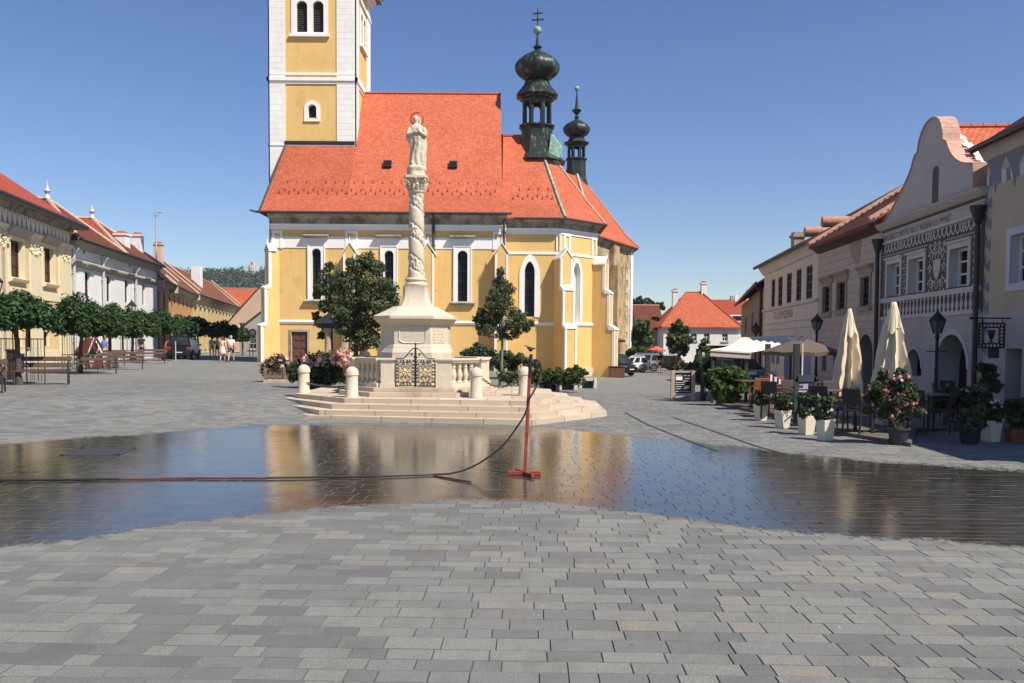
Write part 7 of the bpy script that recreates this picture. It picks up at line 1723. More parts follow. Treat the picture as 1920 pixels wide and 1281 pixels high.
def person(lab, loc, rz, h, top, top_c, leg, leg_c, hair_c, stride=.22, arm=.12, dress=False, shoes=(.03, .03, .03), bag=None, sleeve=True):
    """facing +Y in its own space"""
    k = h / 1.75; t = thing('person', lab, 'person', loc, rz=rz or 1e-6); V = lambda x, y, z: (x * k, y * k, z * k)
    pel = (V(0, 0, .95), .135 * k); wa = (V(0, 0, 1.12), .12 * k); che = (V(0, .0, 1.32), .15 * k); nb = (V(0, -.01, 1.47), .075 * k); ne = (V(0, 0, 1.53), .055 * k); hd0 = (V(0, .01, 1.60), .085 * k); hd1 = (V(0, .01, 1.67), .088 * k); hd2 = (V(0, .0, 1.72), .055 * k)
    CHN = [[pel, wa, che, nb, ne, hd0, hd1, hd2]]; nose = (V(0, .105, 1.625), .012 * k); CHN.append([hd0, nose])
    legs, arms = [], []
    for s in (-1, 1):
        f = stride * s
        hip = (V(s * .09, 0, .90), .095 * k); kn = (V(s * .095, f * .55 + .04, .50), .062 * k); ca = (V(s * .095, f * .55 + f * .15, .36), .058 * k); an = (V(s * .10, f, .09 + (.03 if f < 0 else 0)), .038 * k); he = (V(s * .105, f + .05, .04), .04 * k); toe = (V(s * .115, f + .17, .03), .03 * k)
        legs.append([hip, kn, ca, an]); CHN.append([pel, hip, kn, ca, an, he, toe])
        sh = (V(s * .185, 0, 1.40), .062 * k); el = (V(s * .25, -arm * s * .6 - .02, 1.13), .042 * k); wr = (V(s * .265, -arm * s + .08, .90), .028 * k); pa = (V(s * .265, -arm * s + .10, .84), .03 * k)
        arms.append([sh, el]); CHN.append([che, sh, el, wr, pa])
        for q in range(4): CHN.append([pa, (V(s * .262, -arm * s + .075 + q * .018, .79), .010 * k), (V(s * .255, -arm * s + .082 + q * .018, .745 - .006 * (1.5 - abs(q - 1.5)) * 2), .008 * k)])
        CHN.append([pa, (V(s * .255, -arm * s + .135, .83), .011 * k), (V(s * .25, -arm * s + .15, .795), .009 * k)])
    body_ = skinmesh('body', CHN, SKIN, t)
    TM = plain('cloth', top_c, .85, var=.1); LM = plain('cloth2', leg_c, .85, var=.1)
    g = lambda c, e: [(p, r + e * k) for p, r in c]
    C2 = [g([wa, che], .022), ]
    C2 = [[(V(0, 0, 1.0), .15 * k), (V(0, 0, 1.13), .145 * k), (V(0, 0, 1.32), .172 * k), (V(0, -.01, 1.45), .10 * k)]]
    if sleeve:
        for s, a in zip((-1, 1), arms): C2.append([(V(0, 0, 1.32), .172 * k), (a[0][0], .082 * k), (tuple(np.array(a[0][0]) * .45 + np.array(a[1][0]) * .55), .066 * k)])
    skinmesh(top, C2, TM, t)
    if dress:
        mb = MB(); mb.lathe([(.150 * k, 1.08 * k), (.19 * k, .95 * k), (.22 * k, .75 * k), (.25 * k, .56 * k), (.24 * k, .55 * k), (.1 * k, .9 * k)], (0, 0, 0), LM, 24, fn=lambda a, z: 1 + .07 * math.sin(7 * a) * (1.1 * k - z) / k * 1.5, sy=.85); build(leg, mb, t, smooth=60, local=True)
    else:
        C3 = [[(V(0, 0, 1.02), .14 * k), (V(0, 0, .93), .15 * k)]]
        for l in legs: C3.append([(V(0, 0, .93), .15 * k), (l[0][0], .112 * k), (tuple(np.array(l[0][0]) * .25 + np.array(l[1][0]) * .75), .09 * k)])
        skinmesh(leg, C3, LM, t)
    mb = MB(); rs = []
    for i in range(7):
        a = math.pi / 2 * i / 6; rs.append([(.095 * k * math.cos(a) * math.cos(q), -.012 * k + .105 * k * math.cos(a) * math.sin(q), (1.645 + .105 * math.sin(a)) * k - (.10 * k if math.sin(q) < -.2 and i == 0 else 0)) for q in [2 * math.pi * j / 16 for j in range(16)]])
    mb.rings(rs, plain('hair', hair_c, .8), True, True); build('hair', mb, t, smooth=60, local=True)
    for s in (-1, 1):
        f = stride * s; mb = MB(); mb.hexa([V(s * .105 - .045, f - .05, 0), V(s * .105 + .045, f - .05, 0), V(s * .115 + .045, f + .2, 0), V(s * .115 - .045, f + .2, 0), V(s * .105 - .04, f - .045, .085), V(s * .105 + .04, f - .045, .085), V(s * .115 + .04, f + .19, .05), V(s * .115 - .04, f + .19, .05)], plain('shoe', shoes, .6)); build('shoe', mb, t, local=True, bevel=.012)
    if bag: mb = MB(); mb.rings([[(.2 * k + .15 * math.cos(q) * e * k, .02 + .07 * math.sin(q) * e * k, z * k) for q in [2 * math.pi * j / 12 for j in range(12)]] for e, z in ((.7, .82), (1, .88), (1, 1.0), (.8, 1.08))], plain('bag', bag, .7)); b_ = build('bag', mb, t, smooth=50, local=True)
    return t
def pl(px, Y): p = W(px, 640, Y); return Vector((p.x, Y, gz(p.x, Y)))
person('woman in pale pink dress with bare back walking away down the left street', pl(417, 57), 0, 1.70, 'blouse', (.62, .38, .30), 'skirt', (.72, .52, .48), (.10, .05, .03), .16, .1, dress=True, shoes=(.4, .25, .2), sleeve=False)
person('man in white shirt and dark shorts walking beside the woman in pink', pl(433, 57), 0, 1.78, 'shirt', (.78, .78, .77), 'shorts', (.05, .05, .05), (.35, .33, .3), .24, .14, bag=(.5, .2, .2))
person('man in black shirt and black shorts walking under the clipped trees', pl(265, 58), 0, 1.80, 'shirt', (.02, .02, .025), 'shorts', (.025, .025, .03), (.03, .02, .02), .18, .16)
person('person in white top and pale trousers in the distance under the dark trees', pl(397, 78), math.pi, 1.74, 'shirt', (.75, .75, .74), 'trousers', (.45, .45, .45), (.1, .08, .06), .15)
person('distant person in white shirt and dark trousers just left of the couple', pl(407, 80), math.pi, 1.72, 'shirt', (.75, .73, .72), 'trousers', (.06, .05, .06), (.08, .06, .05), .12)
person('person in blue and white clothes sitting out behind the maroon stall', pl(196.5, 50), 0, 1.6, 'shirt', (.10, .20, .45), 'trousers', (.7, .7, .7), (.1, .08, .06), .05)
person('person in dark clothes on the terrace near the far red roofed house', pl(1238, 70), 0, 1.7, 'shirt', (.03, .02, .02), 'trousers', (.04, .03, .03), (.05, .04, .03), .1)

# ------------------------------------------------------------------ cars
CG = glassmat('car_glass', (.02, .024, .028), .05); TY = plain('tyre', (.015, .015, .016), .8); RIM = plain('alloy', (.45, .45, .46), .35, metal=.7); HL = plain('lamp_lens', (.7, .7, .68), .15); TLR = plain('tail_lens', (.4, .02, .02), .2)
def make_car(lab, col, L_=4.0, Wd=1.68, H=1.48, hatch=True, rough=.25, metal=0.0, van=False):
    t = thing('parked_car', lab, 'car', (0, 0, 0), 'parked cars', rz=1e-6); PM = plain('car_paint', col, rough, metal, var=.04); w = Wd / 2; hl = L_ / 2
    mb = MB(); sec = [(-hl, .34, .60, .80), (-hl + .08, .26, .78, .92), (-hl + .55, .22, .82, .97), (-.6, .20, .86, 1.0), (.6, .20, .86, 1.0), (hl - 1.05, .22, .84, .98), (hl - .45, .22, .78, .96), (hl - .08, .28, .66, .88), (hl, .36, .56, .74)]
    rs = []
    for x, z0, z1, e in sec:
        z1 = z1 * H / 1.48; ww = w * e
        rs.append([(x, -ww * .94, z0), (x, -ww, z0 + .12), (x, -ww, (z0 + z1) / 2 + .08), (x, -ww * .95, z1), (x, -ww * .5, z1 + .04), (x, 0, z1 + .05), (x, ww * .5, z1 + .04), (x, ww * .95, z1), (x, ww, (z0 + z1) / 2 + .08), (x, ww, z0 + .12), (x, ww * .94, z0)])
    mb.rings(rs, PM, True, True); build('body', mb, t, smooth=35, local=True)
    zb = .84 * H / 1.48; a0, a1, b1, b0 = (-hl + .12, -hl + .42, hl - 1.75, hl - .95) if not van else (-hl + .06, -hl + .2, hl - 1.2, hl - .55)
    cs_ = [(a0, zb, .93), (a1, H - .05, .74), (a1 + .35, H, .74), (b1 - .2, H, .74), (b1, H - .05, .74), (b0, zb, .93)]
    mb = MB(); rs = []
    for x, z, e in cs_: rs.append([(x, -w * e, z - .02), (x, -w * e * .6, z + (.015 if z > 1.1 else 0)), (x, w * e * .6, z + (.015 if z > 1.1 else 0)), (x, w * e, z - .02)])
    mb.rings(rs, PM, False, False, closed=False)   # screens and roof skin
    cab = build('roof', mb, t, smooth=40, local=True)
    mb = MB()
    for s in (-1, 1):
        P = [(a0 + .02, s * w * .935, zb - .02), (a1, s * w * .742, H - .075), (b1, s * w * .742, H - .075), (b0 - .02, s * w * .935, zb - .02)]; mb.quad(*P, PM)
    build('cabin_side', mb, t, local=True)
    def panel(name, P, off):
        mb = MB(); P = [Vector(p) for p in P]; n = (P[1] - P[0]).cross(P[3] - P[0]).normalized(); c = sum(P, Vector()) / 4
        if n.dot(c - Vector((0, 0, .9))) < 0: n = -n
        mb.quad(*[p + n * off for p in P], CG); return build(name, mb, t, local=True)
    for s in (-1, 1):
        f = lambda x, q: (x, s * w * (.935 + (.742 - .935) * q), zb - .02 + (H - .075 - zb + .02) * q)
        xs = [a0, a0 + (b0 - a0) * .32, a0 + (b0 - a0) * .60, b0]
        tp = [a1, a1 + (b1 - a1) * .30, a1 + (b1 - a1) * .64, b1]
        for i in range(3):
            g = lambda i_, q, o: (xs[i_] + (tp[i_] - xs[i_]) * q) + o
            panel('side_window', [f(g(i, .12, .07), .12), f(g(i + 1, .12, -.07), .12), f(g(i + 1, .88, -.06), .88), f(g(i, .88, .06), .88)], .012)
    panel('windscreen', [(b0 - .06, -w * .82, zb + .04), (b0 - .06, w * .82, zb + .04), (b1 + .06, w * .66, H - .10), (b1 + .06, -w * .66, H - .10)], .02)
    panel('rear_window', [(a0 + .03, -w * .8, zb + .06), (a0 + .03, w * .8, zb + .06), (a1 - .04, w * .64, H - .12), (a1 - .04, -w * .64, H - .12)], .02)
    for sx in (-1, 1):
        for s in (-1, 1):
            x = sx * L_ * .31; y = s * (w - .09); mb = MB(); mb.lathe([(.20, -.09), (.29, -.085), (.305, -.05), (.305, .05), (.29, .085), (.20, .09)], (0, 0, 0), TY, 20); mb.v = [(x + a, y + c, .305 + b) for a, b, c in mb.v]; wh_ = build('wheel', mb, t, smooth=40, local=True)
            mb = MB(); mb.lathe([(.21, -.07), (.19, -.1), (.05, -.075), (.02, -.1)], (0, 0, 0), RIM, 14); mb.v = [(x + a, y - c * s, .305 + b) for a, b, c in mb.v]; build('rim', mb, wh_, local=True, smooth=30)
            mb = MB(); mb.tube([(x + .37 * math.cos(q), s * (w - .005), .305 + .37 * math.sin(q)) for q in [math.pi * k / 10 for k in range(11)]], .035, TY, 6); build('wheel_arch', mb, t, local=True)
    for s in (-1, 1):
        mb = MB(); mb.obox((hl - .09, s * w * .66, .66), (.04, 0, .02), (0, .2, 0), (-.02, 0, .075), HL); build('headlight', mb, t, local=True, bevel=.02)
        mb = MB(); mb.obox((-hl + .05, s * w * .74, .80), (.04, 0, 0), (0, .1, 0), (0, 0, .15), TLR); build('tail_light', mb, t, local=True, bevel=.02)
        mb = MB(); mb.obox((b0 - .25, s * (w + .07), zb + .06), (.05, 0, 0), (0, .09, 0), (0, 0, .06), PM); build('mirror', mb, t, local=True, bevel=.02)
    for x in (hl, -hl): mb = MB(); mb.obox((x * 1.0, 0, .40), (.05, 0, 0), (0, w * .88, 0), (0, 0, .1), TY if col[0] > .3 else PM); build('bumper', mb, t, local=True, bevel=.02); mb = MB(); mb.obox((x * 1.015, 0, .5), (.012, 0, 0), (0, .24, 0), (0, 0, .055), MT['wwhite']); build('number_plate', mb, t, local=True)
    return t
def put(t, px, Y, rz): t.location = pl(px, Y); t.rotation_euler = (0, 0, rz)
put(make_car('white hatchback parked between the dark car and the silver one', (.72, .72, .70), 3.3, 1.5, 1.38), 1181, 72, R(178))
put(make_car('silver grey compact car parked behind the white hatchback', (.46, .47, .48), 3.4, 1.55, 1.58, metal=.5, van=True), 1203, 75, R(174))
put(make_car('large black car parked at the corner of the church choir', (.012, .013, .014), 4.2, 1.8, 1.62, van=True), 1145, 63.5, R(-50))
put(make_car('dark grey car farthest right in the parked row', (.04, .042, .05), 3.8, 1.65, 1.4), 1242, 78, R(150))
put(make_car('dark teal car parked under the cream awning', (.03, .09, .10), 4.2, 1.7, 1.4), 1384, 42, R(-70))
put(make_car('dark blue van parked in tree shade on the left street', (.010, .014, .02), 4.2, 1.75, 1.8, van=True), 346, 66, R(100))
put(make_car('orange car half hidden behind the last clipped tree', (.35, .11, .03), 3.9, 1.65, 1.4), 328, 68, R(110))
b = pl(1156, 60.5); t = thing('brown_planter', 'reddish brown square planter box in front of the black car', 'planter', b); mb = MB(); BP_ = plain('corten_steel', (.12, .05, .035), .8, var=.3); mb.box(b.x - .55, b.x + .55, b.y - .5, b.y + .5, b.z, b.z + .75, BP_); build('box', mb, t, bevel=.02); mb = MB(); mb.box(b.x - .6, b.x + .6, b.y - .55, b.y + .55, b.z + .75, b.z + .8, BP_); build('rim', mb, t)

# ------------------------------------------------------------------ background right
hD = gable_house('hipped_white_house', 'white house with big hipped orange red roof beyond the parked cars', W(1244, 640, 92).x, W(1384, 640, 92).x, 92, 100, W(1300, 613, 92).z, W(1300, 548, 96).z, MT['white'], MT['tile'], [(0, (1301 - 1244) / 1600 * 92, W(1300, 640, 92).z, W(1300, 624, 92).z, .65), (0, (1325 - 1244) / 1600 * 92, W(1300, 640, 92).z, W(1300, 624, 92).z, .65), (0, (1359 - 1244) / 1600 * 92, W(1300, 640, 92).z, W(1300, 624, 92).z, .65)], axis=('hip', 3.2), z0=-2)
chimney(1265.5, 543, 96, 3, .55, hD, MT['white'], MT['tile']); chimney(1319.5, 529, 96, 2.4, .6, hD, MT['white'], MT['tile'])
hE = gable_house('brown_roofed_wing', 'long wing with dark brown tiled roof left of the hipped white house', W(1196, 640, 96).x, W(1243, 640, 96).x, 96, 104, W(1230, 612, 96).z, W(1230, 573, 100).z, MT['taupe'], MT['tiledark'], [(0, 1.2, -.2, 1, .6)], axis='x', z0=-2)
hF = gable_house('orange_roofed_house', 'small house with orange roof peeping out right of the stone chapel', W(1150, 640, 106).x, W(1218, 640, 106).x, 106, 112, W(1190, 613, 106).z, W(1190, 582, 109).z, MT['peach'], MT['tile'], [(0, 3, -.2, 1, .6)], axis=('hip', 2.0), z0=-2)
hG = gable_house('far_red_roof_house', 'far house with red roof and dormer between hipped house and shaded house', W(1340, 640, 112).x, W(1440, 640, 112).x, 112, 122, W(1380, 612, 112).z, W(1380, 563, 117).z, MT['white'], MT['tilered2'], [(0, 2, 0, 1.4, .8)], axis='x', z0=-2)
p = W(1378, 597, 111.4); mb = MB(); mb.box(p.x - .7, p.x + .9, 111.3, 114, p.z - .45, p.z + .45, MT['white']); mb.box(p.x - .3, p.x + .8, 111.27, 111.3, p.z - .3, p.z + .3, MT['glass']); build('dormer', mb, hG)
mb = MB(); p = W(1376, 555, 117); mb.box(p.x - .5, p.x - .1, 116.8, 117.2, p.z - 1.8, p.z, MT['stonefr']); mb.box(p.x + .1, p.x + .5, 116.8, 117.2, p.z - 1.8, p.z + .1, MT['white']); build('chimney', mb, hG)
hx = W(1322, 640, 84).x; t = thing('brick_porch', 'low brown brick porch under the hipped white house, partly behind the awning', 'building', (hx, 84, -.6)); BRK = coursed('brown_brick', (.22, .11, .07), (.3, .25, .2), .25, .09, .01, .25); mb = MB(); f_ = Fr((hx, 84), (W(1372, 640, 84).x, 84)); f_.wall(mb, 0, f_.L, -1, W(1340, 650, 84).z, [], BRK); f_.box(mb, 0, f_.L, W(1340, 650, 84).z, W(1340, 648, 84).z, -3, .2, MT['tiledark']); build('wall', mb, t); mb = MB(); f_.box(mb, 1.9, 2.5, -1, .9, 0, .05, MT['glass']); build('door', mb, t); mb = MB(); f_.box(mb, .5, 1.1, .2, .9, 0, .05, MT['wwhite']); build('window', mb, t)
for (px, Y, cl, n, lf, lab) in ((1201, 82, [(1200, 612, 13), (1190, 622, 10), (1212, 620, 12), (1198, 635, 15), (1212, 640, 12), (1186, 640, 8)], 2600, LF_B, 'bright green round tree behind the parked cars'), (1272, 70, [(1272, 608, 9), (1265, 620, 12), (1280, 622, 12), (1258, 636, 11), (1272, 638, 15), (1287, 638, 10), (1262, 650, 12), (1280, 652, 12)], 3000, LF_L, 'dark conical tree in front of the hipped white house'),
                                (1200, 140, [(1186, 568, 10), (1198, 566, 9), (1210, 570, 10), (1222, 572, 9), (1180, 578, 9), (1236, 575, 8)], 1600, LF_F, 'dark tree tops above the roofs right of the chapel'), (1413, 125, [(1405, 552, 7), (1413, 546, 7), (1422, 543, 8), (1432, 548, 8)], 800, LF_F, 'dark tree top showing over the shaded house roof')):
    b = pl(px, Y); cs, rs = clumps(cl, Y); free_tree('background_tree', lab, b, cs, rs, n, .16 if Y < 100 else .3, lf, .12, (b.x, Y, cs[0][2] - .5), 6)
for lab, px, Y, cl, lf in (('long light green hedge behind the parked cars', 1205, 79, [(1185, 660, 8), (1197, 658, 8), (1210, 660, 8), (1222, 662, 8), (1175, 664, 7)], LF_B), ('flat grassy bed under the dark conical tree', 1280, 66, [(x, 687, 6) for x in range(1255, 1320, 8)], LF_H)):
    b = pl(px, Y); cs, rs = clumps(cl, Y); bush('green_bed', lab, 'hedge', b, cs, rs, 1800, .14, lf)
b = pl(1231, 78); t = thing('red_parasol', 'open red and white cafe parasol behind the parked cars', 'parasol', b); mb = MB(); mb.tube([b, b + Vector((0, 0, 2.1))], .03, MT['zinc'], 8); build('pole', mb, t); mb = MB(); mb.rings([[(b.x + r_ * math.cos(a), b.y + r_ * math.sin(a), b.z + z) for a in [2 * math.pi * k / 8 for k in range(8)]] for r_, z in ((.85, 1.7), (.85, 1.85), (.05, 2.2))], plain('red_canvas', (.5, .10, .06), .8)); build('canopy', mb, t)

# ------------------------------------------------------------------ hill and forest
def hz(x, y):
    t = ss(380, 900, y); r = 66 * t * (.80 + .20 * math.sin(x * .010 + 4.3)) * (.55 + .45 * ss(100, -260, x)); r += 9 * t * mnoise.noise(Vector((x * .008, y * .008, 3))); return r - 1.5 - 12 * (1 - t)
xs, ys = lin(-900, 300, 60), lin(380, 1200, 36); mb = MB(); nx = len(xs); MHI = plain('hill_ground', (.03, .05, .025), .95, var=.3, scale=.02)
mb.add([(x, y, hz(x, y)) for y in ys for x in xs], [(j * nx + i, j * nx + i + 1, (j + 1) * nx + i + 1, (j + 1) * nx + i) for j in range(len(ys) - 1) for i in range(nx - 1)], MHI); struct(build('hill', mb, smooth=80))
cs, rs = [], []
for k in range(1700):
    y = rng.uniform(560, 905); x = rng.uniform(-.44, -.24) * y; q = rng.uniform(4, 7.5); cs.append((x, y, hz(x, y) + q * .7)); rs.append((q, q, q * 1.15))
p, d = blobpts(cs, rs, 90000, .75); k = d[:, 1] < .35; p, d = p[k], d[k]
o = leafmesh('forest', p, d, 1.0, LF_F, None, (0, 0, 0), .6); struct(o, 'stuff')
c = W(473, 498, 800); c.z = hz(c.x, 800) - 2; zt = W(473, 492, 800).z + 1.2; t = thing('hill_tower', 'tiny white lookout castle on the wooded hill', 'tower', c)
MWH = plaster('lime_wall', (.62, .60, .55), .1); mb = MB(); mb.box(c.x - 5.5, c.x + 5.5, 796, 804, c.z, zt - 5, MWH); build('wall', mb, t); mb = MB(); mb.box(c.x - 1, c.x + 3.2, 795, 799, c.z, zt, MWH); build('turret', mb, t)
mb = MB()
for k in range(4): mb.box(c.x - 5 + 2.8 * k, c.x - 3.6 + 2.8 * k, 795.9, 797, zt - 5, zt - 3.8, MWH)
build('battlement', mb, t); mb = MB(); mb.box(c.x + .5, c.x + 1.6, 794.9, 795, zt - 4, zt - 1.8, MT['void']); build('window', mb, t)
# ------------------------------------------------------------------ cafe terrace on the right
CRM = plain('cream_canvas', (.66, .56, .39), .85, var=.06, scale=3); MT['pot'] = plain('cream_pot', (.68, .60, .46), .45, var=.06, scale=5)
def leafy(t, c, cs, rs, n, leaf, lf, nm='foliage'): p, d = blobpts(cs, rs, n, .35); return leafmesh(nm, p, d, leaf, lf, t, c, .7)
def white_planter(px, pyb, px0, px1, pyt, lab, plant, group='tall cream planters along the terrace'):
    b = G(px, pyb); Y = b.y; w1 = (px1 - px0) / 1600 * Y / 2 * .86; w0 = w1 * .78; h = W(px, pyt, Y).z - b.z
    t = thing('tall_planter', lab, 'planter', b, group); a = R(20); ca, sa = math.cos(a), math.sin(a)
    def sq(w, z): return [(b.x + (x * ca - y * sa) * w, b.y + (x * sa + y * ca) * w, b.z + z) for x, y in ((-1, -1), (1, -1), (1, 1), (-1, 1))]
    mb = MB(); mb.rings([sq(w0, 0), sq(w1, h), sq(w1 * .88, h), sq(w1 * .86, h - .06)], MT['pot'], True, False); build('pot', mb, t, bevel=.008)
    mb = MB(); mb.add(sq(w1 * .87, h - .05), [(0, 1, 2, 3)], MT['soil']); build('soil', mb, t)
    cs = [(b.x + rng.uniform(-.12, .12), b.y + rng.uniform(-.12, .12), b.z + h + rng.uniform(.05, plant)) for _ in range(9)]; leafy(t, b, cs, [rng.uniform(.07, .12) for _ in range(9)], 1100, .038, LF_R)
    mb = MB()
    for q in cs[:6]: mb.tube([(b.x, b.y, b.z + h - .05), q], .008, MT['bark'], 5)
    build('stems', mb, t)
    p, d = blobpts(cs, [.13] * 9, 9, .9); p = np.repeat(p, 5, 0) + nrng.normal(0, .012, (45, 3)); o = leafmesh('blossoms', p, np.repeat(d, 5, 0), .022, PETW, t, b, aspect=.9); o['kind'] = 'stuff'
    return t
white_planter(1426, 789, 1414, 1438, 758, 'tall cream planter farthest from the view, half in shade', .34); white_planter(1467, 803, 1453, 1480, 769, 'tall cream planter second from the back of the terrace row', .36)
white_planter(1512, 815, 1498, 1527, 779, 'tall cream planter third from the back, sunlit, beside the front one', .36); white_planter(1547, 826, 1532, 1562, 787, 'tall cream planter at the front of the row with leaf shadows on it', .36)
white_planter(1857, 828, 1841, 1874, 788, 'tall cream planter alone in deep shade on the right', .3)
# low deck
dk = [G(*q) for q in ((1330, 762), (1436, 786), (1568, 823), (1700, 846), (1840, 838), (1960, 845))]
mb = MB(); MDK = plain('terrace_deck', (.12, .10, .085), .8, var=.3, scale=5)
poly = [Vector((p.x + .35, p.y + .6, 0)) for p in dk[:4]] + [Vector((8.3, 17.4, 0)), Vector((12.6, 18.4, 0)), Vector((12.8, 24, 0)), Vector((13.2, 31, 0)), Vector((7.6, 31, 0))]
zt = .07
mb.add([(p.x, p.y, zt) for p in poly], [tuple(range(len(poly)))], MDK)
for a, b in zip(poly, poly[1:] + poly[:1]): mb.quad((a.x, a.y, -.3), (b.x, b.y, -.3), (b.x, b.y, zt), (a.x, a.y, zt), MDK)
struct(build('terrace_deck', mb))
# closed parasols
def closed_parasol(px, Y, ytop, yhem, wbot, lab, seed):
    p = W(px, 640, Y); b = Vector((p.x, Y, zt)); t = thing('closed_parasol', lab, 'parasol', b, 'closed cream parasols'); z1 = W(px, ytop, Y).z; z0 = W(px, yhem, Y).z; H = z1 - z0; w = wbot / 1600 * Y / 2
    mb = MB(); mb.tube([b, (b.x, Y, z1 - .1)], .035, MT['zinc'], 10); build('pole', mb, t)
    mb = MB(); mb.box(b.x - .3, b.x + .3, Y - .3, Y + .3, zt, zt + .09, MT['concrete']); build('base', mb, t, bevel=.015)
    mb = MB(); rs = []; NA = 96
    for i in range(34):
        s = i / 33; z = z1 - H * s; r = .055 + (w - .055) * s ** .82; ring = []
        for j in range(NA):
            a = 2 * math.pi * j / NA; amp = .40 * min(1, s * 3); f = 1 + amp * ((1 - 2 * abs(math.sin(4 * a + seed / 2 + .5 * math.sin(3 * s + a))) ** .7) * .9 + .35 * math.sin(3 * a + seed * 2 + 4 * s)); dz = -.12 * math.cos(8 * a + seed) * s * s
            ring.append((b.x + r * f * math.cos(a), Y + r * f * math.sin(a), z + dz + .05 * s * math.sin(2 * a + seed)))
        rs.append(ring)
    mb.rings(rs, CRM, True, False); cv = build('canvas', mb, t, smooth=75)
    mb = MB(); rs = []
    for i in range(10):
        s = i / 9; z = z1 + .03 - H * .30 * s; r = .045 + (w * .36) * s ** .9; rs.append([(b.x + r * (1 + .26 * s * math.cos(4 * a + seed)) * math.cos(a), Y + r * (1 + .26 * s * math.cos(4 * a + seed)) * math.sin(a), z - .10 * s * math.cos(4 * a + seed)) for a in [2 * math.pi * j / 48 for j in range(48)]])
    mb.rings(rs, CRM, True, False); build('vent_cap', mb, cv, smooth=75)
    mb = MB(); zz = z1 - H * .27; mb.tube([(b.x + w * .42 * math.cos(a), Y + w * .42 * math.sin(a), zz + .012 * math.sin(3 * a)) for a in [2 * math.pi * k / 20 for k in range(21)]], .012, CRM, 6); build('strap', mb, t)
    return t
closed_parasol(1591, 20.5, 581, 737, 52, 'closed cream parasol, the slimmer left one of the sunlit pair', .4); closed_parasol(1674, 18.2, 569, 742, 66, 'closed cream parasol behind the pink oleander, the larger right one', 2.1)
# oleander in a black pot
b = G(1684, 834); t = thing('oleander', 'pink flowering oleander in a big black pot at the terrace front', 'potted plant', b); Y = b.y
mb = MB(); PB = plain('black_pot', (.035, .035, .037), .5); mb.lathe([(.13, 0), (.14, .02), (.175, .25), (.20, .27), (.20, .31), (.17, .31), (.165, .25)], b, PB, 24); build('pot', mb, t, smooth=40)
cl = [(1640, 730, 16), (1660, 720, 15), (1685, 718, 17), (1705, 728, 16), (1650, 750, 16), (1675, 748, 18), (1700, 752, 17), (1665, 772, 15), (1690, 778, 15), (1632, 748, 9), (1720, 772, 10), (1715, 745, 10), (1628, 770, 8), (1690, 700, 9), (1655, 700, 8)]
cs, rs = clumps(cl, Y); leafy(t, b, cs, rs, 5200, .036, LF_R)
mb = MB()
for q in cs: mb.tube([b + Vector((rng.uniform(-.05, .05), 0, .25)), (b + Vector(q)) / 2 + Vector((0, 0, .12)), q], [.014, .01, .004], MT['bark'], 5)
build('stems', mb, t)
p, d = blobpts(cs, [tuple(1.08 * x for x in r) for r in rs], 105, .9); p = np.repeat(p, 6, 0) + nrng.normal(0, .018, (630, 3)); o = leafmesh('blossoms', p, np.repeat(d, 6, 0), .026, PETM, t, b, aspect=.9); o['kind'] = 'stuff'
# other plants
def shrub(name, lab, Y, px, cl, n, leaf, lf, fl=None, nf=0, base=None):
    b = W(px, 640, Y); b.z = base if base is not None else gz(b.x, Y); cs, rs = clumps(cl, Y); return bush(name, lab, 'plant', b, cs, rs, n, leaf, lf, fl, nf, .03)
shrub('bamboo_shrub', 'bushy bright green bamboo like shrub beside the menu board', 24.5, 1360, [(1340, 705, 14), (1362, 700, 16), (1385, 705, 15), (1345, 725, 16), (1368, 725, 17), (1388, 725, 13), (1350, 742, 13), (1375, 745, 13), (1398, 715, 8)], 5200, .07, LF_B)
shrub('dark_shrub', 'dark green leafy shrub rising behind the menu board', 27, 1322, [(1315, 690, 14), (1330, 680, 12), (1322, 705, 14), (1335, 720, 12), (1312, 672, 8)], 2600, .07, LF_L)
t = thing('palm', 'spiky palm like plant with long drooping leaves above the menu board', 'plant', W(1318, 690, 26.5)); b = W(1318, 640, 26.5); b.z = 0; mb = MB()
for k in range(26):
    a = rng.uniform(0, 6.28); l = rng.uniform(.45, .75); c = W(1318, 690, 26.5) + Vector((0, 0, .05)); d = Vector((math.cos(a), math.sin(a), rng.uniform(.4, 1.3))).normalized(); s = d.cross(Vector((0, 0, 1))).normalized() * .022
    m = c + d * l * .6; e = c + d * l + Vector((0, 0, -.16 * l)); mb.add([c - s * .4, c + s * .4, m + s, m - s, e], [(0, 1, 2, 3), (3, 2, 4)], LF_L)
build('fronds', mb, t); mb = MB(); mb.tube([b, W(1318, 688, 26.5)], [.07, .05], MT['bark'], 8); build('trunk', mb, t)
shrub('thin_plant', 'thin pale stemmed plant in the sun before the hipped white house', 40, 1317, [(1320, 640, 7), (1316, 652, 9), (1324, 655, 8), (1312, 668, 8)], 500, .07, LF_B)
shrub('olive_shrub', 'olive coloured potted shrub with tangled twigs right of the oleander', 17.8, 1778, [(1765, 745, 12), (1780, 735, 13), (1795, 740, 13), (1770, 758, 12), (1790, 760, 12), (1808, 735, 8), (1758, 740, 8)], 1900, .04, LF_H, PETP, 8, base=.1)
shrub('climbing_plant', 'tall dark climbing plant against the drainpipe', 22.2, 1848, [(1840, 690, 12), (1852, 700, 14), (1845, 720, 14), (1858, 725, 14), (1850, 745, 14), (1838, 740, 10)], 2400, .05, LF_L, base=.1)
shrub('red_geranium', 'dark pot plant with a few red blossoms below the iron sign', 17.5, 1822, [(1815, 735, 9), (1828, 732, 9), (1822, 750, 12), (1835, 755, 10), (1808, 755, 10)], 1100, .045, LF_R, PETM, 12, base=.1)
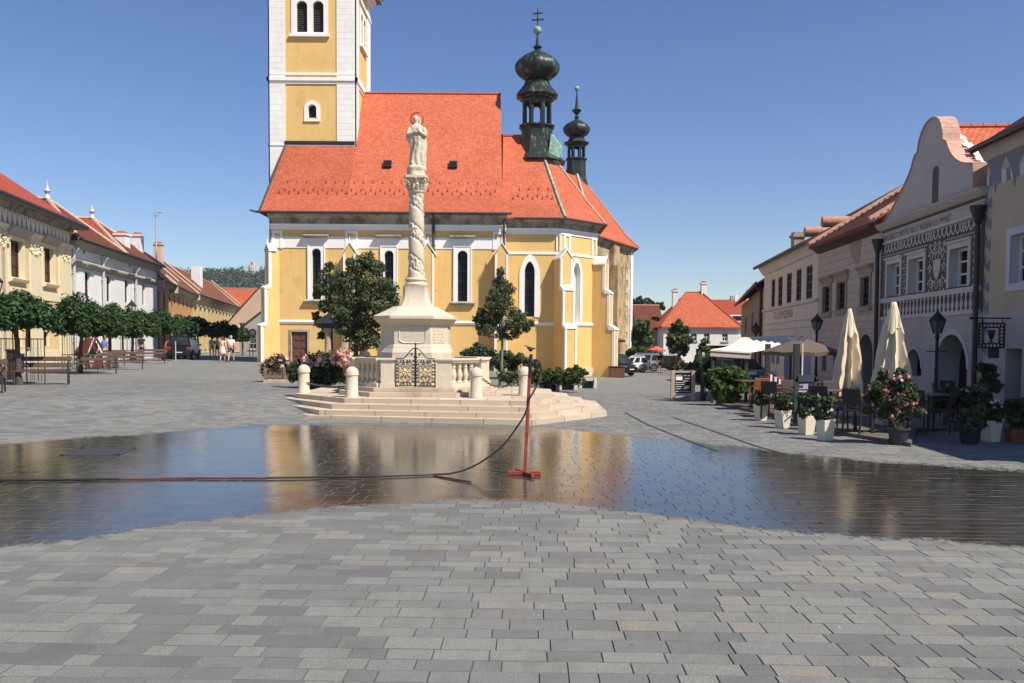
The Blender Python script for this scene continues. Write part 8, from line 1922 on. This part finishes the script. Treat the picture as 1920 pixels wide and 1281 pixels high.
shrub('box_plant', 'dark low plant in the terracotta box at the right edge', 16.3, 1905, [(1895, 765, 13), (1912, 760, 14), (1922, 775, 13), (1900, 785, 12), (1915, 795, 10)], 1500, .05, LF_L, base=.2)
b = G(1906, 830); t = thing('terracotta_box', 'long terracotta plant box at the right edge in shade', 'planter', b); mb = MB(); TC = plain('terracotta', (.22, .065, .04), .8, var=.2); mb.hexa([(b.x - .15, b.y - .1, 0), (b.x + .5, b.y - .1, 0), (b.x + .5, b.y + .1, 0), (b.x - .15, b.y + .1, 0), (b.x - .18, b.y - .13, .24), (b.x + .53, b.y - .13, .24), (b.x + .53, b.y + .13, .24), (b.x - .18, b.y + .13, .24)], TC); build('box', mb, t, bevel=.01); mb = MB(); mb.box(b.x - .16, b.x + .51, b.y - .11, b.y + .11, .24, .25, MT['soil']); build('soil', mb, t)
b = G(1818, 832); t = thing('dark_pot', 'dark round flower pot in deep shade on the terrace', 'planter', b); mb = MB(); mb.lathe([(.14, 0), (.19, .26), (.21, .28), (.21, .31), (.17, .31)], b, PB, 18); build('pot', mb, t, smooth=40); cs = [tuple(b + Vector((rng.uniform(-.15, .15), rng.uniform(-.1, .1), rng.uniform(.35, .6)))) for _ in range(6)]; leafy(t, b, cs, [.14] * 6, 600, .05, LF_L)
# menu board with sturdy posts
b = G(1280, 752); Y = b.y; t = thing('menu_board', 'black menu board with white writing framed by two pale wooden posts', 'sign board', b); MWP = plain('pale_wood', (.42, .30, .22), .7, var=.2, scale=8); X = lambda px: W(px, 700, Y).x; Z = lambda py: W(1280, py, Y).z
for a0, a1 in ((1258, 1265), (1296, 1303)): mb = MB(); mb.box(X(a0), X(a1), Y - .06, Y + .06, b.z, Z(695), MWP); build('post', mb, t, bevel=.006)
mb = MB(); mb.box(X(1265), X(1296), Y - .02, Y + .02, Z(737), Z(697), MT['void']); bd = build('board', mb, t)
for z0, z1 in ((Z(742), Z(737)), (Z(699), Z(695.5))): mb = MB(); mb.box(X(1265), X(1296), Y - .04, Y + .04, z0, z1, MWP); build('crossbar', mb, t)
fm = Fr((X(1266), Y - .02), (X(1295), Y - .02)); CH_ = plain('chalk', (.7, .7, .68), .9); u1 = fm.L
def scrib(u0, u1_, z, mat=CH_, h=.022):
    mb = MB(); u = u0
    while u < u1_:
        w_ = rng.uniform(.012, .03); fm.box(mb, u, min(u + w_, u1_), z - h / 2 * rng.uniform(.6, 1), z + h / 2, 0, .004, mat); u += w_ + .006
    return mb
for k, (a, c, py) in enumerate(((.03, .42, 704), (.55, .97, 704.5), (.55, .97, 710), (.5, .97, 714.5), (.03, .6, 717.5), (.03, .62, 721), (.03, .42, 725), (.03, .45, 729), (.03, .5, 734), (.55, .95, 734))): build('chalk_line', scrib(u1 * a, u1 * c, Z(py)), bd)
mb = MB(); fm.box(mb, .02, u1 * .46, Z(713), Z(706), 0, .003, MT['trim']); build('price_card', mb, bd); mb = MB(); fm.slab(mb, [(u1 * .5, Z(731)), (u1 * .9, Z(729)), (u1 * .92, Z(722)), (u1 * .55, Z(724))], 0, .003, MT['ridgepale']); fm.slab(mb, [(u1 * .58, Z(728.5)), (u1 * .82, Z(727)), (u1 * .8, Z(725)), (u1 * .6, Z(726))], .003, .006, MT['wwhite']); build('picture_card', mb, bd)
# second board on a stand
b = W(1516, 640, 18.6); b.z = zt; Y = 18.6; t = thing('chalk_stand', 'dark green chalkboard stand with blue white writing among the tables', 'sign board', b); GRN = plain('green_frame', (.03, .055, .05), .6); X = lambda px: W(px, 700, Y).x; Z = lambda py: W(1516, py, Y).z
mb = MB(); mb.box(X(1490), X(1496), Y - .03, Y + .03, zt, Z(706), GRN); mb.box(X(1526), X(1532), Y - .03, Y + .03, zt, Z(706), GRN); mb.slab = None; mb.prism([(X(1490), Y - .03, Z(716)), (X(1532), Y - .03, Z(716)), (X(1528), Y - .03, Z(704)), (X(1494), Y - .03, Z(704))], (0, .06, 0), GRN); build('frame', mb, t)
mb = MB(); mb.box(X(1496), X(1526), Y - .015, Y + .015, Z(736), Z(716), plain('slate_blue', (.025, .03, .055), .6)); bd = build('board', mb, t); fm = Fr((X(1496), Y - .015), (X(1526), Y - .015)); u1 = fm.L; BCH = plain('blue_chalk', (.35, .45, .55), .9)
for a, c, py, m in ((.08, .3, 722, BCH), (.06, .45, 729, BCH), (.7, .95, 725, CH_), (.62, .95, 730, CH_), (.04, .55, 734, CH_)): build('chalk_line', scrib(u1 * a, u1 * c, Z(py), m, .03), bd)
mb = MB(); fm.box(mb, u1 * .33, u1 * .64, Z(729), Z(720), 0, .003, plain('pink_card', (.45, .35, .38), .8)); build('picture_card', mb, bd)
# chairs and tables
CHM = plain('dark_rattan', (.030, .024, .02), .6, var=.3, scale=20); CHO = plain('orange_wood', (.32, .11, .03), .55, var=.2, scale=9); TBL = plain('table_top', (.10, .06, .045), .4, var=.2)
def make_chair(lab, mat, group):
    t = thing('cafe_chair', lab, 'chair', (0, 0, 0), group, rz=1e-6); w = .2
    mb = MB(); mb.box(-w, w, -w, w, .42, .45, mat); build('seat', mb, t, local=True, bevel=.01)
    mb = MB(); mb.prism([(-w, w - .02, .55), (w, w - .02, .55), (w * .95, w + .04, .86), (-w * .95, w + .04, .86)], (0, .025, 0), mat); build('backrest', mb, t, local=True, bevel=.01)
    for a in (-1, 1):
        mb = MB(); mb.bar((a * (w - .02), -w + .02, 0), (a * (w - .02), -w + .02, .42), .028, .028, mat); build('leg', mb, t, local=True); mb = MB(); mb.bar((a * (w - .02), w + .02, 0), (a * (w - .02), w - .01, .56), .028, .028, mat); build('leg', mb, t, local=True)
        mb = MB(); mb.tube([(a * w, -w + .03, .44), (a * w, -w + .03, .62), (a * w, w - .02, .66)], .014, mat, 6); build('armrest', mb, t, local=True)
    return t
def make_table(lab):
    t = thing('cafe_table', lab, 'table', (0, 0, 0), 'cafe tables on the terrace', rz=1e-6); mb = MB(); mb.box(-.38, .38, -.38, .38, .70, .73, TBL); build('table_top', mb, t, local=True, bevel=.008); mb = MB(); mb.tube([(0, 0, .03), (0, 0, .70)], .03, MT['iron'], 8); build('column', mb, t, local=True)
    mb = MB(); mb.box(-.25, .25, -.03, .03, 0, .03, MT['iron']); mb.box(-.03, .03, -.25, -.03, 0, .03, MT['iron']); mb.box(-.03, .03, .03, .25, 0, .03, MT['iron']); build('foot', mb, t, local=True); return t
def spot(px, Y): p = W(px, 640, Y); return Vector((p.x, Y, zt))
co_ = make_chair('orange brown wooden chair nearest the bright green shrub', CHO, 'orange wooden chairs'); co_.location = spot(1425, 21.5); co_.rotation_euler[2] = math.pi
dup(co_, spot(1450, 22.4), math.pi + .2, 'orange brown wooden chair with a striped cloth, right of the other orange one')
t = thing('striped_cloth', 'red and white cloth hung over the right orange chair', 'cloth', spot(1452, 22.1)); mb = MB(); c = spot(1452, 22.05) + Vector((0, 0, .86))
for k in range(6): mb.obox(c + Vector((-.14 + .056 * k, -.02 * (k % 2), -.03 * k)), (.028, 0, 0), (0, .06, 0), (0, 0, .09), MT['wwhite'] if k % 2 else MAR)
build('fabric', mb, t)
tb = make_table('cafe table between the two orange chairs and the shrub'); tb.location = spot(1412, 23)
TP = [(1470, 20.6, 'cafe table just behind the second cream planter'), (1560, 18.4, 'cafe table behind the front cream planter'), (1545, 22.5, 'cafe table behind the chalkboard stand'), (1640, 16.6, 'cafe table behind the oleander pot on its left'), (1745, 17.0, 'cafe table in shade right of the oleander'), (1800, 18.8, 'cafe table in shade below the lantern')]
for px, Y, lab in TP: dup(tb, spot(px, Y), rng.uniform(-.3, .3), lab)
cd = make_chair('dark woven armchair directly behind the second cream planter', CHM, 'dark woven armchairs'); cd.location = spot(1452, 19.6); cd.rotation_euler[2] = 2.4
CP = [(1492, 20.0, .4, 'dark woven armchair left of the chalkboard stand'), (1540, 17.6, 2.6, 'dark woven armchair behind the front cream planter on its left'), (1582, 17.2, -2.4, 'dark woven armchair below the slim closed parasol'), (1570, 19.6, .2, 'dark woven armchair with its back to the beige house, below the slim parasol'), (1520, 21.8, 1.5, 'dark woven armchair behind the chalkboard stand'), (1570, 23.5, -1.4, 'dark woven armchair near the beige house doorway'), (1612, 16.4, 2.2, 'dark woven armchair left of the oleander pot'), (1655, 17.8, -.5, 'dark woven armchair hidden behind the oleander'), (1722, 16.3, 2.5, 'dark woven armchair right beside the oleander pot'), (1768, 16.6, -2.3, 'dark woven armchair in front of the olive shrub'), (1775, 18.9, 1.2, 'dark woven armchair behind the olive shrub'), (1830, 18.6, -1.0, 'dark woven armchair under the iron tavern sign'), (1790, 20.2, .1, 'dark woven armchair closest to the arched door')]
for px, Y, rz, lab in CP: dup(cd, spot(px, Y), rz, lab)
# sunlit cream awning on posts
PO = plain('dark_post', (.035, .03, .028), .6); aw = thing('cream_awning', 'sunlit cream awning with striped valance stretched over the terrace', 'awning', pl(1400, 30))
Ya, Yb = 25.5, 31.5
A0, A1, B0, B1 = W(1332, 656, Ya), W(1408, 661, Ya), W(1386, 635.5, Yb), W(1494, 631, Yb)
mb = MB(); n = 12; CRL = plain('pale_cream_canvas', (.72, .64, .50), .85, var=.05)
rows = []
for i in range(9):
    s = i / 8; a, b = A0.lerp(B0, s), A1.lerp(B1, s); rows.append([a.lerp(b, k / 24) + Vector((0, 0, -.10 * math.sin(math.pi * s) + .025 * math.sin(k * math.pi / 2))) for k in range(25)])
for i in range(8):
    for k in range(24): mb.quad(rows[i][k], rows[i][k + 1], rows[i + 1][k + 1], rows[i + 1][k], CRL); e = Vector((0, 0, -.012)); mb.quad(rows[i][k] + e, rows[i][k + 1] + e, rows[i + 1][k + 1] + e, rows[i + 1][k] + e, CRL)
cv = build('canopy', mb, aw, smooth=60)
mb = MB()
for k in range(16):
    a, b = A0.lerp(A1, k / 16), A0.lerp(A1, (k + 1) / 16); mb.prism([a, b, b + Vector((0, 0, -.17)), (a + b) / 2 + Vector((0, 0, -.21)), a + Vector((0, 0, -.17))], (0, .012, 0), plain('valance', (.50, .40, .34), .85) if k == 0 else mb.m[0])
build('valance', mb, cv)
for q in (A0 + Vector((.1, .1, 0)), A1 + Vector((-.1, .1, 0)), B0 + Vector((.1, -.1, 0)), B1 + Vector((-.1, -.1, 0))): mb = MB(); mb.bar((q.x, q.y, gz(q.x, q.y)), (q.x, q.y, q.z - .03), .08, .08, PO); build('post', mb, aw)
mb = MB(); mb.bar(B0, B1, .10, .10, CRL); mb.bar(A0 + Vector((0, 0, -.01)), A1 + Vector((0, 0, -.01)), .06, .05, CRL); build('front_bar', mb, aw)
# open parasol with post, tan canvas darkened to paint in its shade
Y = 24.5; c = W(1503, 634, Y); t = thing('open_parasol', 'open square brown parasol in shade beside the white floodlights', 'parasol', Vector((c.x, Y, zt))); TAN_SHADED = plain('shaded_tan_canvas', (.11, .085, .06), .85, var=.1)
zr, hw = W(1503, 661, Y).z, (1570 - 1442) / 2 / 1600 * Y
mb = MB(); rs = []
for r, z in ((1.0, zr - .10), (1.0, zr), (.5, zr + (c.z - zr) * .55), (.06, c.z)): rs.append([(c.x + hw * r * math.cos(a) * 1.1, Y + hw * r * math.sin(a) * 1.1, z + (.035 if k % 2 else 0) * r) for k, a in enumerate([2 * math.pi * k / 16 for k in range(16)])])
mb.rings(rs, TAN_SHADED, False, True); build('canopy', mb, t)
mb = MB(); mb.tube([(c.x, Y, zt), (c.x, Y, c.z + .05)], .04, PO, 10); build('pole', mb, t)
for k in range(8): a = 2 * math.pi * k / 8; mb = MB(); mb.bar((c.x, Y, zr + .25), (c.x + hw * math.cos(a), Y + hw * math.sin(a), zr - .02), .022, .022, PO); build('rib', mb, t)
# floodlights on a slim post
Y = 23.0; b = W(1505, 640, Y); b.z = zt; t = thing('floodlight_post', 'slim pale post carrying two white floodlights over the terrace', 'lamp', b); mb = MB(); zt2 = W(1505, 638, Y).z; mb.tube([b, (b.x, Y, zt2)], .022, MT['wwhite'], 8); mb.bar((W(1484, 640, Y).x, Y, zt2), (W(1508, 640, Y).x, Y, zt2), .02, .02, MT['gutter']); build('post', mb, t)
for px, s in ((1487, -1), (1505, 1)):
    c = W(px, 635, Y); mb = MB(); mb.hexa([(c.x - .06, Y - .05, c.z - .06), (c.x + .06, Y - .05, c.z - .06), (c.x + .06, Y + .05, c.z - .06), (c.x - .06, Y + .05, c.z - .06), (c.x - .13, Y - .1, c.z + .04), (c.x + .13, Y - .1, c.z + .04), (c.x + .13, Y + .1, c.z + .04), (c.x - .13, Y + .1, c.z + .04)], MT['wwhite']); mb.sphere((c.x, Y, c.z + .05), .05, MT['gutter'], 8, 5); build('lamp_head', mb, t)
# wooden terrace post pair, dark
for px, Y, lab in ((1440, 26.5, 'dark square post under the cream awning on the left'), (1494, 22.2, 'dark thick post below the floodlights')):
    b = spot(px, Y); t = thing('terrace_post', lab, 'post', b); mb = MB(); h = W(px, 645, Y).z; mb.box(b.x - .07, b.x + .07, Y - .07, Y + .07, zt, h, PO); build('shaft', mb, t); mb = MB(); mb.box(b.x - .12, b.x + .12, Y - .12, Y + .12, zt, zt + .08, PO); build('foot', mb, t)
# ------------------------------------------------------------------ camera, sun and sky
cam = bpy.data.cameras.new('camera'); co = bpy.data.objects.new('camera', cam); COL.objects.link(co); SC.camera = co
cam.sensor_fit = 'HORIZONTAL'; cam.sensor_width = 36; cam.lens = 36 * F / 1920; cam.shift_y = (PPY - 640.5) / 1920; cam.clip_end = 4000; cam.clip_start = .05
co.matrix_world = Matrix.Translation(CAMP) @ Matrix((_rt, _up, -_fw)).transposed().to_4x4()
SUN_AZ, SUN_EL = 52.0, 50.0      # to the right of and behind the camera
sd = Vector((math.sin(R(SUN_AZ)) * math.cos(R(SUN_EL)), -math.cos(R(SUN_AZ)) * math.cos(R(SUN_EL)), math.sin(R(SUN_EL))))
sun = bpy.data.lights.new('sun', 'SUN'); sun.energy = 4.2; sun.angle = R(.5); sun.color = (1, .93, .82)
so = bpy.data.objects.new('sun', sun); COL.objects.link(so); so.rotation_euler = sd.to_track_quat('Z', 'Y').to_euler(); so.location = (30, -30, 40)
wd = bpy.data.worlds.new('World'); SC.world = wd; wd.use_nodes = True; nt = wd.node_tree; bg = nt.nodes['Background']
sky = nt.nodes.new('ShaderNodeTexSky'); sky.sky_type = 'NISHITA'; sky.sun_disc = False; sky.sun_elevation = R(SUN_EL)
sky.sun_rotation = math.atan2(sd.x, sd.y); sky.altitude = 200; sky.air_density = 1.0; sky.dust_density = .15; sky.ozone_density = 3.2
hs_ = nt.nodes.new('ShaderNodeHueSaturation'); hs_.inputs['Hue'].default_value = .512; hs_.inputs['Saturation'].default_value = 1.15; hs_.inputs['Value'].default_value = 1.06
nt.links.new(sky.outputs[0], hs_.inputs['Color']); nt.links.new(hs_.outputs[0], bg.inputs[0]); bg.inputs[1].default_value = .070
SC.view_settings.view_transform = 'Standard'; SC.view_settings.look = 'None'; SC.view_settings.exposure = .74; SC.view_settings.gamma = 1
# ------------------------------------------------------------------ thin summer haze
mb = MB(); mb.box(-950, 950, -70, 1700, -20, 140, MT['void']); hzb = build('haze', mb); hzb['kind'] = 'stuff'
mh = bpy.data.materials.new('haze_air'); mh.use_nodes = True; nt = mh.node_tree; nt.nodes.remove(nt.nodes['Principled BSDF']); pv = nt.nodes.new('ShaderNodeVolumePrincipled'); pv.inputs['Color'].default_value = (.80, .86, .95, 1); pv.inputs['Density'].default_value = .00014; pv.inputs['Anisotropy'].default_value = .2
nt.links.new(pv.outputs[0], nt.nodes['Material Output'].inputs['Volume']); hzb.data.materials.clear(); hzb.data.materials.append(mh)
